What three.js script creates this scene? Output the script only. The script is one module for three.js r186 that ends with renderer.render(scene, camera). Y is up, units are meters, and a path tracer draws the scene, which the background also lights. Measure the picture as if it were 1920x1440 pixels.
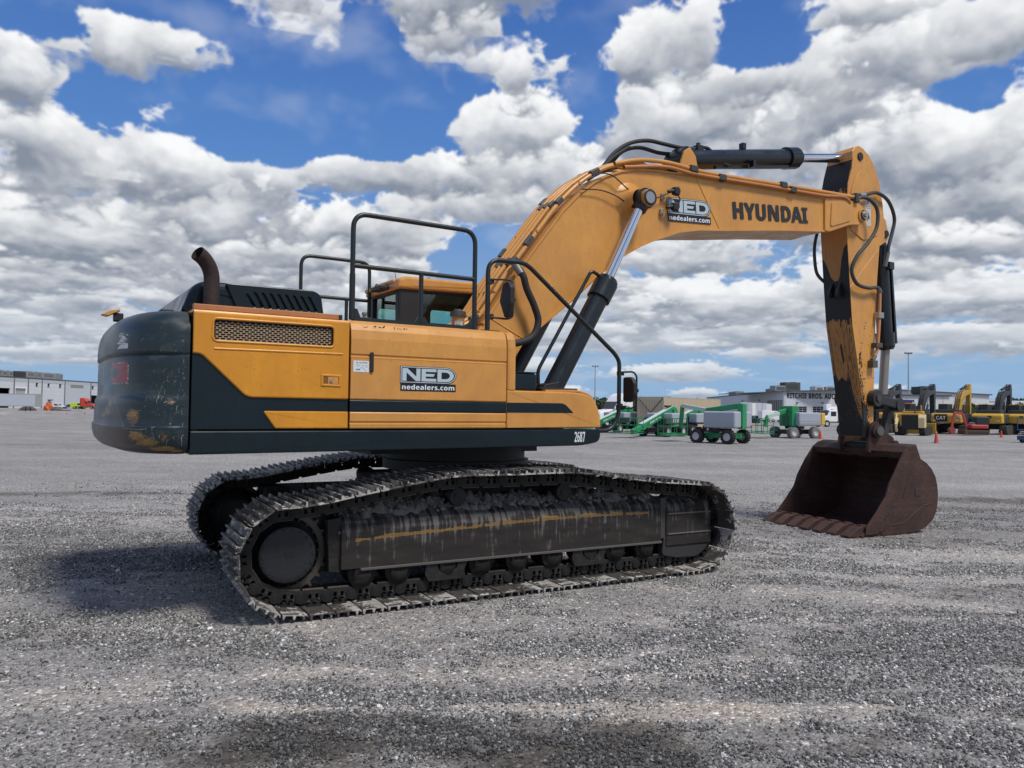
import * as THREE from 'three';
import { ImprovedNoise } from 'three/addons/math/ImprovedNoise.js';
import { mergeGeometries, toCreasedNormals } from 'three/addons/utils/BufferGeometryUtils.js';
import { RoundedBoxGeometry } from 'three/addons/geometries/RoundedBoxGeometry.js';

// ---------------------------------------------------------------- camera, sky, sun, exposure
const scene = new THREE.Scene();
const camera = new THREE.PerspectiveCamera(53.13, 4 / 3, 0.1, 9000);
camera.position.set(0, 1.804, 0);
camera.rotation.order = 'YXZ';
camera.rotation.set(0.03304, 0, 0.01232);

const renderer = new THREE.WebGLRenderer({ antialias: true });
renderer.toneMapping = THREE.LinearToneMapping;
renderer.toneMappingExposure = 1.0;
renderer.shadowMap.enabled = true;

const RAD = Math.PI / 180;
const lerp = (a, b, t) => a + (b - a) * t, clamp = (x, a = 0, b = 1) => Math.min(b, Math.max(a, x));
const sstep = (a, b, x) => { const t = clamp((x - a) / (b - a)); return t * t * (3 - 2 * t); };
function rng(seed) { let s = seed >>> 0; return () => { s = (s + 0x6D2B79F5) >>> 0; let t = s; t = Math.imul(t ^ (t >>> 15), t | 1); t ^= t + Math.imul(t ^ (t >>> 7), t | 61); return ((t ^ (t >>> 14)) >>> 0) / 4294967296; }; }
const perlin = new ImprovedNoise();
const n3 = (x, y, z) => perlin.noise(x, y, z);
function fbm(x, y, z, oct = 5) { let a = 0.5, s = 0, f = 1; for (let i = 0; i < oct; i++) { s += a * n3(x * f + i * 7.3, y * f + i * 3.1, z * f - i * 5.7); a *= 0.5; f *= 2.03; } return s; }
function billow(x, y, z, oct = 5) { let a = 0.5, s = 0, f = 1; for (let i = 0; i < oct; i++) { s += a * (1 - 2.2 * Math.abs(n3(x * f + i * 5.3, y * f - i * 2.1, z * f + i * 9.7))); a *= 0.52; f *= 2.07; } return s; }

const sun = new THREE.DirectionalLight(new THREE.Color(1.0, 0.95, 0.87), 3.3);
{
  const az = 131 * RAD, el = 57 * RAD;                       // azimuth from the view axis, clockwise
  sun.position.set(Math.sin(az) * Math.cos(el), Math.sin(el), -Math.cos(az) * Math.cos(el)).multiplyScalar(120);
  sun.position.z -= 10; sun.target.position.set(0, 0, -10);
  sun.castShadow = true; sun.shadow.radius = 26; sun.shadow.mapSize.set(4096, 4096);
  Object.assign(sun.shadow.camera, { left: -60, right: 60, top: 60, bottom: -60, near: 1, far: 400 });
  scene.add(sun, sun.target);
}

// Fair-weather cumulus: masses given as [azimuth, elevation, half width, half height, weight] in degrees, edges broken up by noise.
function makeSky() {
  const W = 4096, H = 2048, HH = H / 2;
  const masses = [[-33.7,19.5,3.1,3.3,1.00],[-32.4,15.1,4.8,3.8,1.00],[-26.6,15.0,7.3,3.7,1.00],[-20.5,14.4,6.6,3.9,1.00],[-30.5,11.1,8.9,3.7,1.00],[-21.5,10.3,8.9,2.6,0.80],[-27.2,22.7,4.2,2.1,0.80],[-24.2,22.3,4.3,1.9,0.60],[-22.1,23.0,2.4,1.3,0.50],[-16.1,26.7,5.2,1.6,0.55],[-13.8,24.6,2.2,1.3,0.40],[-16.1,25.5,3.0,1.2,0.30],[-5.2,26.4,4.4,2.3,0.70],[-7.1,24.6,2.8,2.0,0.50],[-8.7,22.1,2.4,1.4,0.40],[-1.9,24.1,2.4,2.0,0.40],[0.5,22.8,2.8,2.8,0.90],[-1.0,20.0,5.6,2.9,0.90],[1.4,17.1,6.0,2.6,0.80],[-8.2,16.8,8.6,2.2,1.00],[-2.6,14.8,7.1,1.9,1.00],[-10.4,12.9,7.8,2.2,0.90],[-8.1,11.9,4.7,2.3,0.80],[9.3,24.3,5.1,2.7,1.00],[13.2,25.4,4.2,3.0,1.00],[11.3,20.4,7.7,4.2,1.10],[18.8,19.9,9.0,4.4,1.20],[17.0,22.4,5.5,2.0,0.80],[27.3,23.0,9.6,3.4,1.10],[25.7,16.8,9.8,4.3,1.20],[31.8,15.0,5.8,4.8,1.10],[24.0,25.4,5.0,1.8,0.80],[31.9,23.3,4.4,2.6,1.00],[6.6,17.0,4.8,2.9,0.80],[20.6,13.1,9.1,2.5,0.80],[30.3,11.2,7.5,2.7,0.90],[11.3,11.3,7.7,2.2,0.80],[24.0,7.8,10.0,2.2,0.80],[31.8,7.4,5.8,2.0,0.80],[11.4,7.8,7.7,2.3,0.80],[18.8,5.8,8.9,1.5,0.60],[28.8,4.8,7.6,1.2,0.60],[7.5,4.7,7.8,1.5,0.60],[-31.0,8.1,5.9,1.6,0.70],[-32.1,4.9,4.6,1.6,0.70],[-25.4,7.1,3.0,1.0,0.70],[-19.7,9.0,6.4,1.5,0.70],[-30.6,3.0,4.4,1.2,0.60],[-10.4,8.0,3.5,2.0,0.70],[-13.4,6.3,3.0,1.6,0.60],[-0.5,10.6,2.4,2.0,0.50],[-12.9,21.5,7.2,3.1,-1.00],[-18.8,18.4,4.3,1.7,-0.80],[-9.8,19.2,5.8,1.4,-0.60],[-25.3,25.3,7.2,0.9,-0.50],[-28.9,19.3,1.8,1.2,-0.80],[-33.2,23.5,2.6,1.2,-0.90],[4.9,26.8,2.4,1.9,-0.60],[5.8,21.0,2.0,2.1,-0.50],[17.7,25.3,3.3,1.9,-0.90],[31.0,20.1,1.8,1.2,-1.10],[-2.5,11.3,4.0,1.9,-0.80],[-4.1,8.9,3.5,2.0,-0.60],[6.1,23.8,1.6,2.1,-0.60],[-10.7,26.0,2.0,2.9,-0.60]];
  // the same kind of sky all the way round
  const r = rng(77);
  for (let i = 0; i < 190; i++) {
    const el = 3 + Math.pow(r(), 0.8) * 84, s = 0.5 + el / 22, az = 38 + r() * 284;
    const wid = (4 + r() * 6) * s / Math.max(0.35, Math.cos(el * RAD));
    masses.push([az > 180 ? az - 360 : az, el, Math.min(wid, 60), (1.6 + r() * 2.6) * s, r() < 0.22 ? -0.7 : 0.7 + r() * 0.5]);
  }
  for (let i = 0; i < 110; i++) { const el = 33 + r() * 54; masses.push([-180 + r() * 360, el, Math.min(150, (9 + r() * 9) / Math.max(0.08, Math.cos(el * RAD))), 5 + r() * 6, 0.8 + r() * 0.4]); }
  for (let i = 0; i < 26; i++) { const az = -40 + r() * 80, el = 31 + r() * 50; masses.push([az, el, (7 + r() * 8) / Math.max(0.35, Math.cos(el * RAD)), 3 + r() * 5, r() < 0.25 ? -0.8 : 0.8 + r() * 0.5]); }
  for (let i = 0; i < 330; i++) { const el = 1.2 + Math.pow(r(), 1.1) * 10, k = 0.35 + el / 9; masses.push([-180 + r() * 360, el, (1.6 + r() * 2.6) * k, (0.55 + r() * 0.75) * k, 0.75 + r() * 0.45]); }
  for (let i = 0; i < 150; i++) { const el = 1.8 + r() * 6.5, k = 0.5 + el / 9; masses.push([-180 + r() * 360, el, (3 + r() * 3.5) * k, (0.6 + r() * 0.7) * k, 0.8 + r() * 0.4]); }
  // noise shared by all the clouds: puffs, larger folds, and a slow sideways push
  const N1 = new Float32Array(W * HH), N2 = new Float32Array(W * HH), img = new Float32Array(W * H * 4), clear = new Float32Array(W * HH);
  const zen = [0.030, 0.118, 0.42], mid = [0.085, 0.235, 0.58], hor = [0.27, 0.44, 0.66];
  for (let j = 0; j < HH; j++) {
    const el = (j + 0.5) / HH * Math.PI / 2, sy = Math.sin(el), cy = Math.cos(el), fr = 9 * (1 + 1.5 * Math.exp(-el / 0.09)), t1 = sstep(0.04, 0.34, el), t2 = sstep(0.24, 0.6, el);
    for (let i = 0; i < W; i++) {
      const u = ((i + 0.5) / W - 0.5) * 2 * Math.PI, px = Math.cos(u) * cy * fr, py = sy * fr * 1.35, pz = Math.sin(u) * cy * fr;
      const w = n3(px * 1.3 + 31, py * 1.3, pz * 1.3), f = fbm(px * 1.05, py * 1.1, pz * 1.05, 4);
      N1[j * W + i] = billow(px * 2.5 + w * 0.5, py * 2.5 + f * 0.8, pz * 2.5, 6) - 0.36; N2[j * W + i] = f + w * 0.25;
      const veil = 0.22 * sstep(0.0, 0.5, f + 0.3 * n3(px * 0.4, py * 2.2, pz * 0.4)) + 0.03, o = ((HH + j) * W + i) * 4;
      for (let c = 0; c < 3; c++) img[o + c] = lerp(lerp(lerp(hor[c], mid[c], t1), zen[c], t2), [0.66, 0.71, 0.78][c], veil);
      img[o + 3] = 1;
    }
  }
  const each = (m, reach, fn) => {
    const [maz, mel, rx, ry] = m, j0 = Math.max(0, Math.floor((mel - ry * reach) / 90 * HH)), j1 = Math.min(HH - 1, Math.ceil((mel + ry * reach) / 90 * HH)), half = Math.min(W / 2 - 1, Math.ceil(rx * reach / 360 * W)), ic = Math.round((maz - 90 + 180) / 360 * W);
    for (let j = j0; j <= j1; j++) { const dy = ((j + 0.5) / HH * 90 - mel) / ry; for (let q = -half; q <= half; q++) fn(((ic + q) % W + W) % W, j, q / W * 360 / rx, dy); }
  };
  for (const m of masses) if (m[4] < 0) each(m, 1.7, (i, j, dx, dy) => { clear[j * W + i] += -m[4] * 1.1 * sstep(1.6, 0.2, Math.sqrt(dx * dx + dy * dy)); });
  const clouds = masses.filter((m) => m[4] > 0).sort((p, q) => (p[1] - p[3] * 0.6) - (q[1] - q[3] * 0.6));   // the far ones, low in the sky, first
  clouds.forEach((m, n) => {
    const [, mel, , ry, wt] = m, fs = clamp(ry / 2, 0.45, 1), ox = Math.floor(r() * W), far = sstep(11, 1.5, mel), thin = wt < 0.65 ? 0.62 : 1, base = 0.04 + r() * 0.16;
    each(m, 1.75, (i, j, dx, dy) => {
      const k = j * W + (i + ox) % W, a = N1[k], f = N2[k], rr = Math.sqrt(dx * dx + (dy < 0 ? dy * dy * 1.7 : dy * dy));
      const dens = Math.min(wt, 1.05) * (1.02 - rr) + a * 0.60 + f * 0.84 * fs - clear[j * W + i];
      if (dens <= 0) return;
      const soft = dy < -0.1 ? 0.5 : 0.24, al = sstep(0, soft / thin, dens) * (thin < 1 ? 0.85 : 0.985), st = 3 + Math.round(ry * 2.2), jl = Math.max(0, j - st), jh = Math.min(HH - 1, j + st), sh = (i + ox + W - (st >> 1)) % W, sh2 = (i + ox + (st >> 1)) % W;
      const rel = clamp((N1[jl * W + sh] - N1[jh * W + sh2]) * 0.16 + (N2[jl * W + sh] - N2[jh * W + sh2]) * 0.42, -0.22, 0.24);
      const v = dy * 0.85 + a * 0.22 + f * 0.95 + 0.05, thick = sstep(0, 0.7, dens);
      let lit = lerp(base, 1, sstep(-0.50, 0.86, v)) + rel * (0.45 + 0.55 * thick) * (1 - 0.35 * far); lit = lerp(lit, Math.max(lit, 0.85), (1 - sstep(0, 0.45, dens)) * (dy > -0.1 ? 0.75 : 0.3)); lit = clamp(lit, 0.05, 1.05);
      const o = ((HH + j) * W + i) * 4, hz = far * 0.42;
      img[o] = lerp(img[o], lerp(lerp(0.20, 0.93, lit), 0.48, hz), al); img[o + 1] = lerp(img[o + 1], lerp(lerp(0.24, 0.94, lit), 0.57, hz), al); img[o + 2] = lerp(img[o + 2], lerp(lerp(0.315, 0.95, lit), 0.69, hz), al);
    });
    void n;
  });
  for (let j = 0; j < HH; j++) for (let i = 0; i < W; i++) { const o = (j * W + i) * 4; img[o] = 0.26; img[o + 1] = 0.26; img[o + 2] = 0.26; img[o + 3] = 1; }
  const t = new THREE.DataTexture(img, W, H, THREE.RGBAFormat, THREE.FloatType);
  t.mapping = THREE.EquirectangularReflectionMapping; t.magFilter = THREE.LinearFilter; t.minFilter = THREE.LinearFilter; t.needsUpdate = true;
  return t;
}
scene.background = makeSky();
scene.environment = scene.background;
// ---------------------------------------------------------------- helpers
const taken = {};
function numbered(name) { const k = (taken[name] = (taken[name] ?? -1) + 1); return k ? name + '_' + String(k).padStart(3, '0') : name; }
function boxUV(g, s = 1, ox = 0, oy = 0) {                       // uv in metres from position, by the face's main direction
  const n = g.index ? g.toNonIndexed() : g, p = n.attributes.position, nm = n.attributes.normal, uv = new Float32Array(p.count * 2);
  for (let i = 0; i < p.count; i += 3) {
    let ax = 0, ay = 0, az = 0;
    for (let k = 0; k < 3; k++) { ax += Math.abs(nm.getX(i + k)); ay += Math.abs(nm.getY(i + k)); az += Math.abs(nm.getZ(i + k)); }
    for (let k = 0; k < 3; k++) {
      const x = p.getX(i + k), y = p.getY(i + k), z = p.getZ(i + k);
      const [u, v] = az >= ax && az >= ay ? [x, y] : ax >= ay ? [z, y] : [x, z];
      uv[(i + k) * 2] = u * s + ox; uv[(i + k) * 2 + 1] = v * s + oy;
    }
  }
  n.setAttribute('uv', new THREE.BufferAttribute(uv, 2));
  return n;
}
function plain(g) { const n = g.index ? g.toNonIndexed() : g; for (const k of Object.keys(n.attributes)) if (!['position', 'normal', 'uv'].includes(k)) n.deleteAttribute(k); if (!n.attributes.uv) boxUV(n); n.clearGroups?.(); return n; }
const join = (list) => mergeGeometries(list.map(plain));
function part(parent, name, geo, mat, opt = {}) {
  let g = Array.isArray(geo) ? join(geo) : geo;
  if (!opt.keepUV) g = boxUV(g, 1, opt.ou ?? 0, opt.ov ?? 0);
  const m = new THREE.Mesh(g, mat); m.name = name; if (opt.label) m.userData.label = opt.label; if (opt.kind) m.userData.kind = opt.kind;
  parent.add(m); return m;
}
function thing(name, label, category, pos = [0, 0, 0], turn = 0, group) {
  const o = new THREE.Group(); o.name = numbered(name); scene.add(o); o.position.set(...pos); o.rotation.y = turn;
  o.userData = { label, category }; if (group) o.userData.group = group; return o;
}
function struct(name, geo, mat, keepUV) { const m = part(scene, name, geo, mat, { keepUV }); m.userData.kind = 'structure'; return m; }
function copyOf(src, pos, turn, label) { const c = src.clone(); c.name = numbered(src.name.replace(/_\d\d\d$/, '')); c.userData = { ...src.userData, label: label ?? src.userData.label }; c.position.set(...pos); c.rotation.y = turn; scene.add(c); return c; }

const box = (x0, x1, y0, y1, z0, z1, r = 0) => (r ? new RoundedBoxGeometry(x1 - x0, y1 - y0, z1 - z0, 2, Math.min(r, (x1 - x0) * 0.49, (y1 - y0) * 0.49, (z1 - z0) * 0.49)) : new THREE.BoxGeometry(x1 - x0, y1 - y0, z1 - z0)).translate((x0 + x1) / 2, (y0 + y1) / 2, (z0 + z1) / 2);
function shapeOf(pts, holes = []) { const s = new THREE.Shape(pts.map((p) => new THREE.Vector2(p[0], p[1]))); for (const h of holes) s.holes.push(new THREE.Path(h.map((p) => new THREE.Vector2(p[0], p[1])))); return s; }
function prism(pts, z0, z1, bevel = 0, holes = [], seg = 2) {   // outline in x,y pushed along z
  const b = Math.min(bevel, (z1 - z0) * 0.45);
  return new THREE.ExtrudeGeometry(shapeOf(pts, holes), { depth: z1 - z0 - 2 * b, bevelEnabled: b > 0, bevelThickness: b, bevelSize: b, bevelOffset: -b, bevelSegments: seg, curveSegments: 8 }).translate(0, 0, z0 + b);
}
const alongX = (prof, x0, x1, bevel = 0) => prism(prof.map(([z, y]) => [-z, y]), x0, x1, bevel).rotateY(Math.PI / 2);   // outline in z,y pushed along x
const alongY = (plan, y0, y1, bevel = 0) => prism(plan.map(([x, z]) => [x, -z]), y0, y1, bevel).rotateX(-Math.PI / 2); // outline in x,z pushed along y
function fillet(pts, rad, seg = 6, closed = false) {              // rounds the corners of a polyline
  const V = pts.map((p) => new THREE.Vector3(...(p.length === 2 ? [p[0], p[1], 0] : p))), out = [], n = V.length;
  for (let i = 0; i < n; i++) {
    if (!closed && (i === 0 || i === n - 1)) { out.push(V[i]); continue; }
    const a = V[(i - 1 + n) % n], b = V[i], c = V[(i + 1) % n], R = Array.isArray(rad) ? rad[i] : rad;
    const d = Math.min(R, a.distanceTo(b) * 0.49, b.distanceTo(c) * 0.49), p = b.clone().lerp(a, d / a.distanceTo(b)), q = b.clone().lerp(c, d / b.distanceTo(c));
    for (let k = 0; k <= seg; k++) { const t = k / seg; out.push(p.clone().multiplyScalar((1 - t) * (1 - t)).addScaledVector(b, 2 * t * (1 - t)).addScaledVector(q, t * t)); }
  }
  return out;
}
const fillet2 = (pts, rad, seg = 5) => fillet(pts, rad, seg, true).map((v) => [v.x, v.y]);
class Poly extends THREE.Curve {                                  // straight runs between dense points
  constructor(p) { super(); this.p = p; this.l = [0]; for (let i = 1; i < p.length; i++) this.l.push(this.l[i - 1] + p[i].distanceTo(p[i - 1])); }
  getPoint(t, o = new THREE.Vector3()) { const s = t * this.l[this.l.length - 1]; let i = 1; while (i < this.l.length - 1 && this.l[i] < s) i++; const k = (s - this.l[i - 1]) / Math.max(1e-9, this.l[i] - this.l[i - 1]); return o.lerpVectors(this.p[i - 1], this.p[i], clamp(k)); }
}
const pipe = (pts, r, rad = 0.08, seg = 48, rs = 10) => new THREE.TubeGeometry(new Poly(fillet(pts, rad)), seg, r, rs);
const hose = (pts, r, seg = 48, rs = 10) => new THREE.TubeGeometry(new THREE.CatmullRomCurve3(pts.map((p) => new THREE.Vector3(...p)), false, 'centripetal'), seg, r, rs);
function rod(a, b, r0, r1 = r0, seg = 20, open = false) {
  const A = new THREE.Vector3(...a), B = new THREE.Vector3(...b), g = new THREE.CylinderGeometry(r1, r0, A.distanceTo(B), seg, 1, open);
  g.applyQuaternion(new THREE.Quaternion().setFromUnitVectors(new THREE.Vector3(0, 1, 0), B.clone().sub(A).normalize())); return g.translate((A.x + B.x) / 2, (A.y + B.y) / 2, (A.z + B.z) / 2);
}
const zrod = (x, y, z0, z1, r, seg = 24) => rod([x, y, z0], [x, y, z1], r, r, seg);
function bar(a, b, w, h, r = 0) {                                  // box from a to b, w across, h deep
  const A = new THREE.Vector3(...a), B = new THREE.Vector3(...b), L = A.distanceTo(B), g = r ? new RoundedBoxGeometry(L, h, w, 2, r) : new THREE.BoxGeometry(L, h, w);
  const x = B.clone().sub(A).normalize(), up = Math.abs(x.y) > 0.99 ? new THREE.Vector3(1, 0, 0) : new THREE.Vector3(0, 1, 0), z = x.clone().cross(up).normalize(), y = z.clone().cross(x);
  g.applyMatrix4(new THREE.Matrix4().makeBasis(x, y, z)); return g.translate((A.x + B.x) / 2, (A.y + B.y) / 2, (A.z + B.z) / 2);
}
function lathe(prof, seg = 40) { return new THREE.LatheGeometry(prof.map((p) => new THREE.Vector2(p[0], p[1])), seg); }   // radius, height about y
const zlathe = (prof, x, y, z, seg = 40) => lathe(prof, seg).rotateX(Math.PI / 2).translate(x, y, z);                      // radius, z about the z axis

// ---------------------------------------------------------------- materials
function tex(w, h, fn, srgb = true, wrap = THREE.MirroredRepeatWrapping, rep = 1) {
  const d = new Uint8Array(w * h * 4);
  for (let j = 0; j < h; j++) for (let i = 0; i < w; i++) { const v = fn(i / w, j / h, i, j), o = (j * w + i) * 4; if (typeof v === 'number') d[o] = d[o + 1] = d[o + 2] = clamp(v) * 255; else { d[o] = clamp(v[0]) * 255; d[o + 1] = clamp(v[1]) * 255; d[o + 2] = clamp(v[2]) * 255; } d[o + 3] = 255; }
  const t = new THREE.DataTexture(d, w, h, THREE.RGBAFormat); t.wrapS = t.wrapT = wrap; t.magFilter = t.minFilter = THREE.LinearFilter; if (srgb) t.colorSpace = THREE.SRGBColorSpace; t.repeat.set(rep, rep); t.needsUpdate = true; return t;
}
const lin = (r, g, b) => new THREE.Color().setRGB(r, g, b);
function mat(rgb, rough = 0.6, metal = 0, extra = {}) { return new THREE.MeshStandardMaterial({ color: lin(...rgb), roughness: rough, metalness: metal, ...extra }); }
// dust film, specks and rubbed places on paint: factors near 1, 2.5 m to the tile
const paintTex = tex(1024, 1024, (u, v) => {
  const a = fbm(u * 6, v * 6, 1.3, 5), b = fbm(u * 40, v * 14, 4.7, 4), c = n3(u * 170, v * 170, 9.1);
  let k = 0.955 + a * 0.10 + b * 0.05; if (c > 0.50 && a > -0.05) k -= (c - 0.50) * 1.5;
  return [k, k * (1 + a * 0.02), k * (1.0 - a * 0.05 + 0.02 * b)];
}, true, THREE.MirroredRepeatWrapping, 0.4);
const paintRough = tex(512, 512, (u, v) => { const k = 0.72 + fbm(u * 9, v * 9, 3.3, 5) * 0.5; return k; }, false, THREE.MirroredRepeatWrapping, 0.4);
// oily steel with pale dust in patches, 1.2 m to the tile
const dustAt = (u, v, z) => sstep(-0.06, 0.12, fbm(u * 5, v * 5, z, 5) + 0.25 * n3(u * 46, v * 46, z));
const steelTex = tex(1024, 1024, (u, v) => {
  const d = dustAt(u, v, 2.2), g = fbm(u * 24, v * 24, 7.7, 4), s = n3(u * 200, v * 200, 3.1);
  const k = 0.235 + g * 0.10 + s * 0.02, p = 0.60 + g * 0.24 + s * 0.1;
  return [lerp(k * 1.04, p, d), lerp(k, p * 0.985, d), lerp(k * 0.97, p * 0.96, d)];
}, true, THREE.MirroredRepeatWrapping, 0.83);
const steelDark = tex(512, 512, (u, v) => { const g = fbm(u * 10, v * 10, 17.7, 5), d = 0.5 * sstep(0.16, 0.34, fbm(u * 7, v * 7, 31, 5)), k = 0.19 + g * 0.12; return [lerp(k * 1.05, 0.5, d), lerp(k, 0.49, d), lerp(k * 0.96, 0.47, d)]; }, true, THREE.MirroredRepeatWrapping, 1.0);
const rustTex = tex(1024, 1024, (u, v) => { const a = fbm(u * 5, v * 5, 11.3, 6), b = fbm(u * 36, v * 36, 5.1, 4), st = fbm(u * 3, v * 26, 8.8, 4), k = 0.30 + a * 0.16 + b * 0.10; const w = sstep(0.06, 0.3, st); return [k * 1.08 + w * 0.03, k * 0.78 + w * 0.035, k * 0.70 + w * 0.04]; }, true, THREE.MirroredRepeatWrapping, 0.6);
const fineBump = tex(512, 512, (u, v) => 0.5 + fbm(u * 30, v * 30, 1.1, 4) * 0.7, false, THREE.MirroredRepeatWrapping, 0.9);
const Y1 = mat([0.66, 0.272, 0.018], 0.42, 0, { map: paintTex, roughnessMap: paintRough });     // doors kept under cover: deeper colour
const Y2 = mat([0.635, 0.298, 0.068], 0.52, 0, { map: paintTex, roughnessMap: paintRough });     // faded paint
const NAVY = new THREE.MeshPhysicalMaterial({ color: lin(0.0065, 0.0155, 0.0205), roughness: 0.38, specularIntensity: 0.65, map: paintTex, roughnessMap: paintRough });
const RAIL = mat([0.009, 0.016, 0.017], 0.42);
const BLACK = mat([0.012, 0.012, 0.013], 0.55);
const GREASE = mat([0.012, 0.012, 0.014], 0.38, 0, { bumpMap: fineBump, bumpScale: 0.006 });
const RUBBER = mat([0.018, 0.018, 0.019], 0.7);
const CYL = mat([0.008, 0.013, 0.017], 0.42, 0, { roughnessMap: paintRough });
const CHROME = mat([0.78, 0.79, 0.80], 0.09, 1);
const STEEL = mat([0.42, 0.42, 0.42], 0.38, 0.9);
const SHOE = mat([1.15, 1.13, 1.10], 0.62, 0.1, { map: steelTex, bumpMap: fineBump, bumpScale: 0.004 });
const LINK = mat([0.52, 0.52, 0.53], 0.6, 0.2, { map: steelDark, bumpMap: fineBump, bumpScale: 0.004 });
const RUST = mat([0.60, 0.545, 0.485], 0.66, 0.1, { map: rustTex, bumpMap: fineBump, bumpScale: 0.003 });
const DARKIN = new THREE.MeshPhysicalMaterial({ color: lin(0.004, 0.004, 0.005), roughness: 1, specularIntensity: 0.1 });
const GLASS = new THREE.MeshPhysicalMaterial({ color: lin(0.72, 0.90, 0.86), roughness: 0.03, transmission: 1, thickness: 0, ior: 1.5 });
const WHITE = mat([0.74, 0.74, 0.73], 0.5), GREYPL = mat([0.30, 0.33, 0.38], 0.45);
function canvasMat(w, h, draw, rough = 0.5, extra = {}) {
  const c = document.createElement('canvas'); c.width = w; c.height = h; draw(c.getContext('2d'), w, h);
  const t = new THREE.CanvasTexture(c); t.colorSpace = THREE.SRGBColorSpace; return new THREE.MeshStandardMaterial({ map: t, roughness: rough, ...extra });
}
// ---------------------------------------------------------------- the yard
const groundY = (x, z) => -0.095 * sstep(2.9, 5.0, x) * sstep(-4, -9, z) - 0.0;   // the yard falls a little towards the right
// crushed stone: rounded cells of different grey, tileable, 4.2 m to the tile
const TILE = 4.2;
const [gravelMap, gravelBump] = (() => {
  const N = 2048, r = rng(5), h = new Float32Array(N * N), col = new Float32Array(N * N), warm = new Float32Array(N * N);
  const layer = (C, size, gain) => {                            // C cells a side
    const px = new Float32Array(C * C * 5); for (let i = 0; i < C * C * 5; i++) px[i] = r();
    for (let j = 0; j < N; j++) for (let i = 0; i < N; i++) {
      const x = i / N * C, y = j / N * C, cx = Math.floor(x), cy = Math.floor(y); let b1 = 9, id = 0;
      for (let q = -1; q <= 1; q++) for (let p = -1; p <= 1; p++) { const k = (((cy + q + C) % C) * C + (cx + p + C) % C) * 5, dx = cx + p + px[k] - x, dy = cy + q + px[k + 1] - y, d = Math.sqrt(dx * dx + dy * dy) / (size * (0.45 + px[k + 2])); if (d < b1) { b1 = d; id = k; } }
      if (b1 < 1) { const o = j * N + i, top = (1 - b1 * b1) * gain * (0.5 + px[id + 2]); if (top > h[o] - 0.12 * gain) { h[o] = Math.max(h[o], top); const t = px[id + 3]; col[o] = t < 0.30 ? 0.24 + t * 0.7 : t > 0.93 ? 0.80 + (t - 0.93) * 2 : 0.42 + (t - 0.30) * 0.34; warm[o] = px[id + 4]; } }
    }
  };
  for (let o = 0; o < N * N; o++) { col[o] = 0.47; warm[o] = 0.5; }
  layer(300, 0.50, 0.45); layer(150, 0.42, 0.8); layer(64, 0.26, 1.0);
  const map = tex(N, N, (u, v, i, j) => { const o = j * N + i, g = lerp(0.475, col[o], 0.58) * (0.95 + 0.10 * r()), w = (warm[o] - 0.5) * 0.05; return [g * (1 + w), g, g * (1 - w * 1.2)]; }, true, THREE.RepeatWrapping, 1 / TILE);
  const bump = tex(N, N, (u, v, i, j) => h[j * N + i] * 0.8, false, THREE.RepeatWrapping, 1 / TILE);
  return [map, bump];
})();
// what lies on the yard: [x, z, half length, half width, turn, kind, strength]; dust is pale, mud and oil are dark
const marks = [[-0.55, -4.25, 1.15, 0.34, 0.05, -1, 1.0], [0.35, -4.12, 0.85, 0.34, 0.1, -1, 0.95], [-1.15, -4.0, 0.5, 0.2, -0.1, -1, 0.7], [-9.0, -15.6, 2.6, 0.35, 0.1, -1, 0.8], [-4.5, -9.4, 1.8, 0.7, 0.2, -1, 0.4], [11.2, -17.2, 3.0, 0.7, -0.2, -1, 0.8], [9.4, -15.6, 1.6, 0.35, -0.1, -1, 0.5], [0.55, -4.75, 1.9, 0.07, 0.03, 1, 1.0],
  [-6.2, -6.6, 1.6, 0.25, 0.1, -1, 0.35], [0.25, -4.68, 1.6, 0.14, 0.02, 1, 0.9], [-1.05, -4.52, 1.0, 0.16, -0.32, 1, 0.9], [-0.2, -5.30, 1.8, 0.20, 0.0, 1, 0.8], [-2.4, -5.0, 1.3, 0.14, 0.25, 1, 0.8], [-2.6, -4.7, 1.0, 0.12, 0.3, 1, 0.7], [2.4, -4.8, 1.8, 0.16, 0.15, 1, 0.6], [1.6, -5.6, 2.2, 0.24, -0.1, 1, 0.7], [4.2, -7.6, 3.2, 0.30, -0.15, 1, 0.8], [3.0, -6.8, 2.8, 0.22, 0.1, 1, 0.7], [-2.0, -6.35, 1.2, 0.35, 0.0, 1, 0.7], [7.5, -10.5, 4.5, 0.5, -0.1, 1, 0.7], [6.0, -9.0, 3.5, 0.3, 0.12, 1, 0.6], [-6.5, -12.0, 4.0, 0.6, 0.1, 1, 0.6], [3.4, -4.5, 0.6, 0.07, -0.5, -1, 0.45], [4.6, -8.0, 0.5, 0.08, 0.2, -1, 0.5], [5.8, -8.3, 1.2, 0.10, -0.1, -1, 0.55], [1.9, -4.25, 0.5, 0.08, 0.5, -1, 0.5], [0.5, -4.9, 0.35, 0.03, -0.15, -1, 0.5], [2.2, -5.9, 0.9, 0.05, 0.2, -1, 0.4]];
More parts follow.
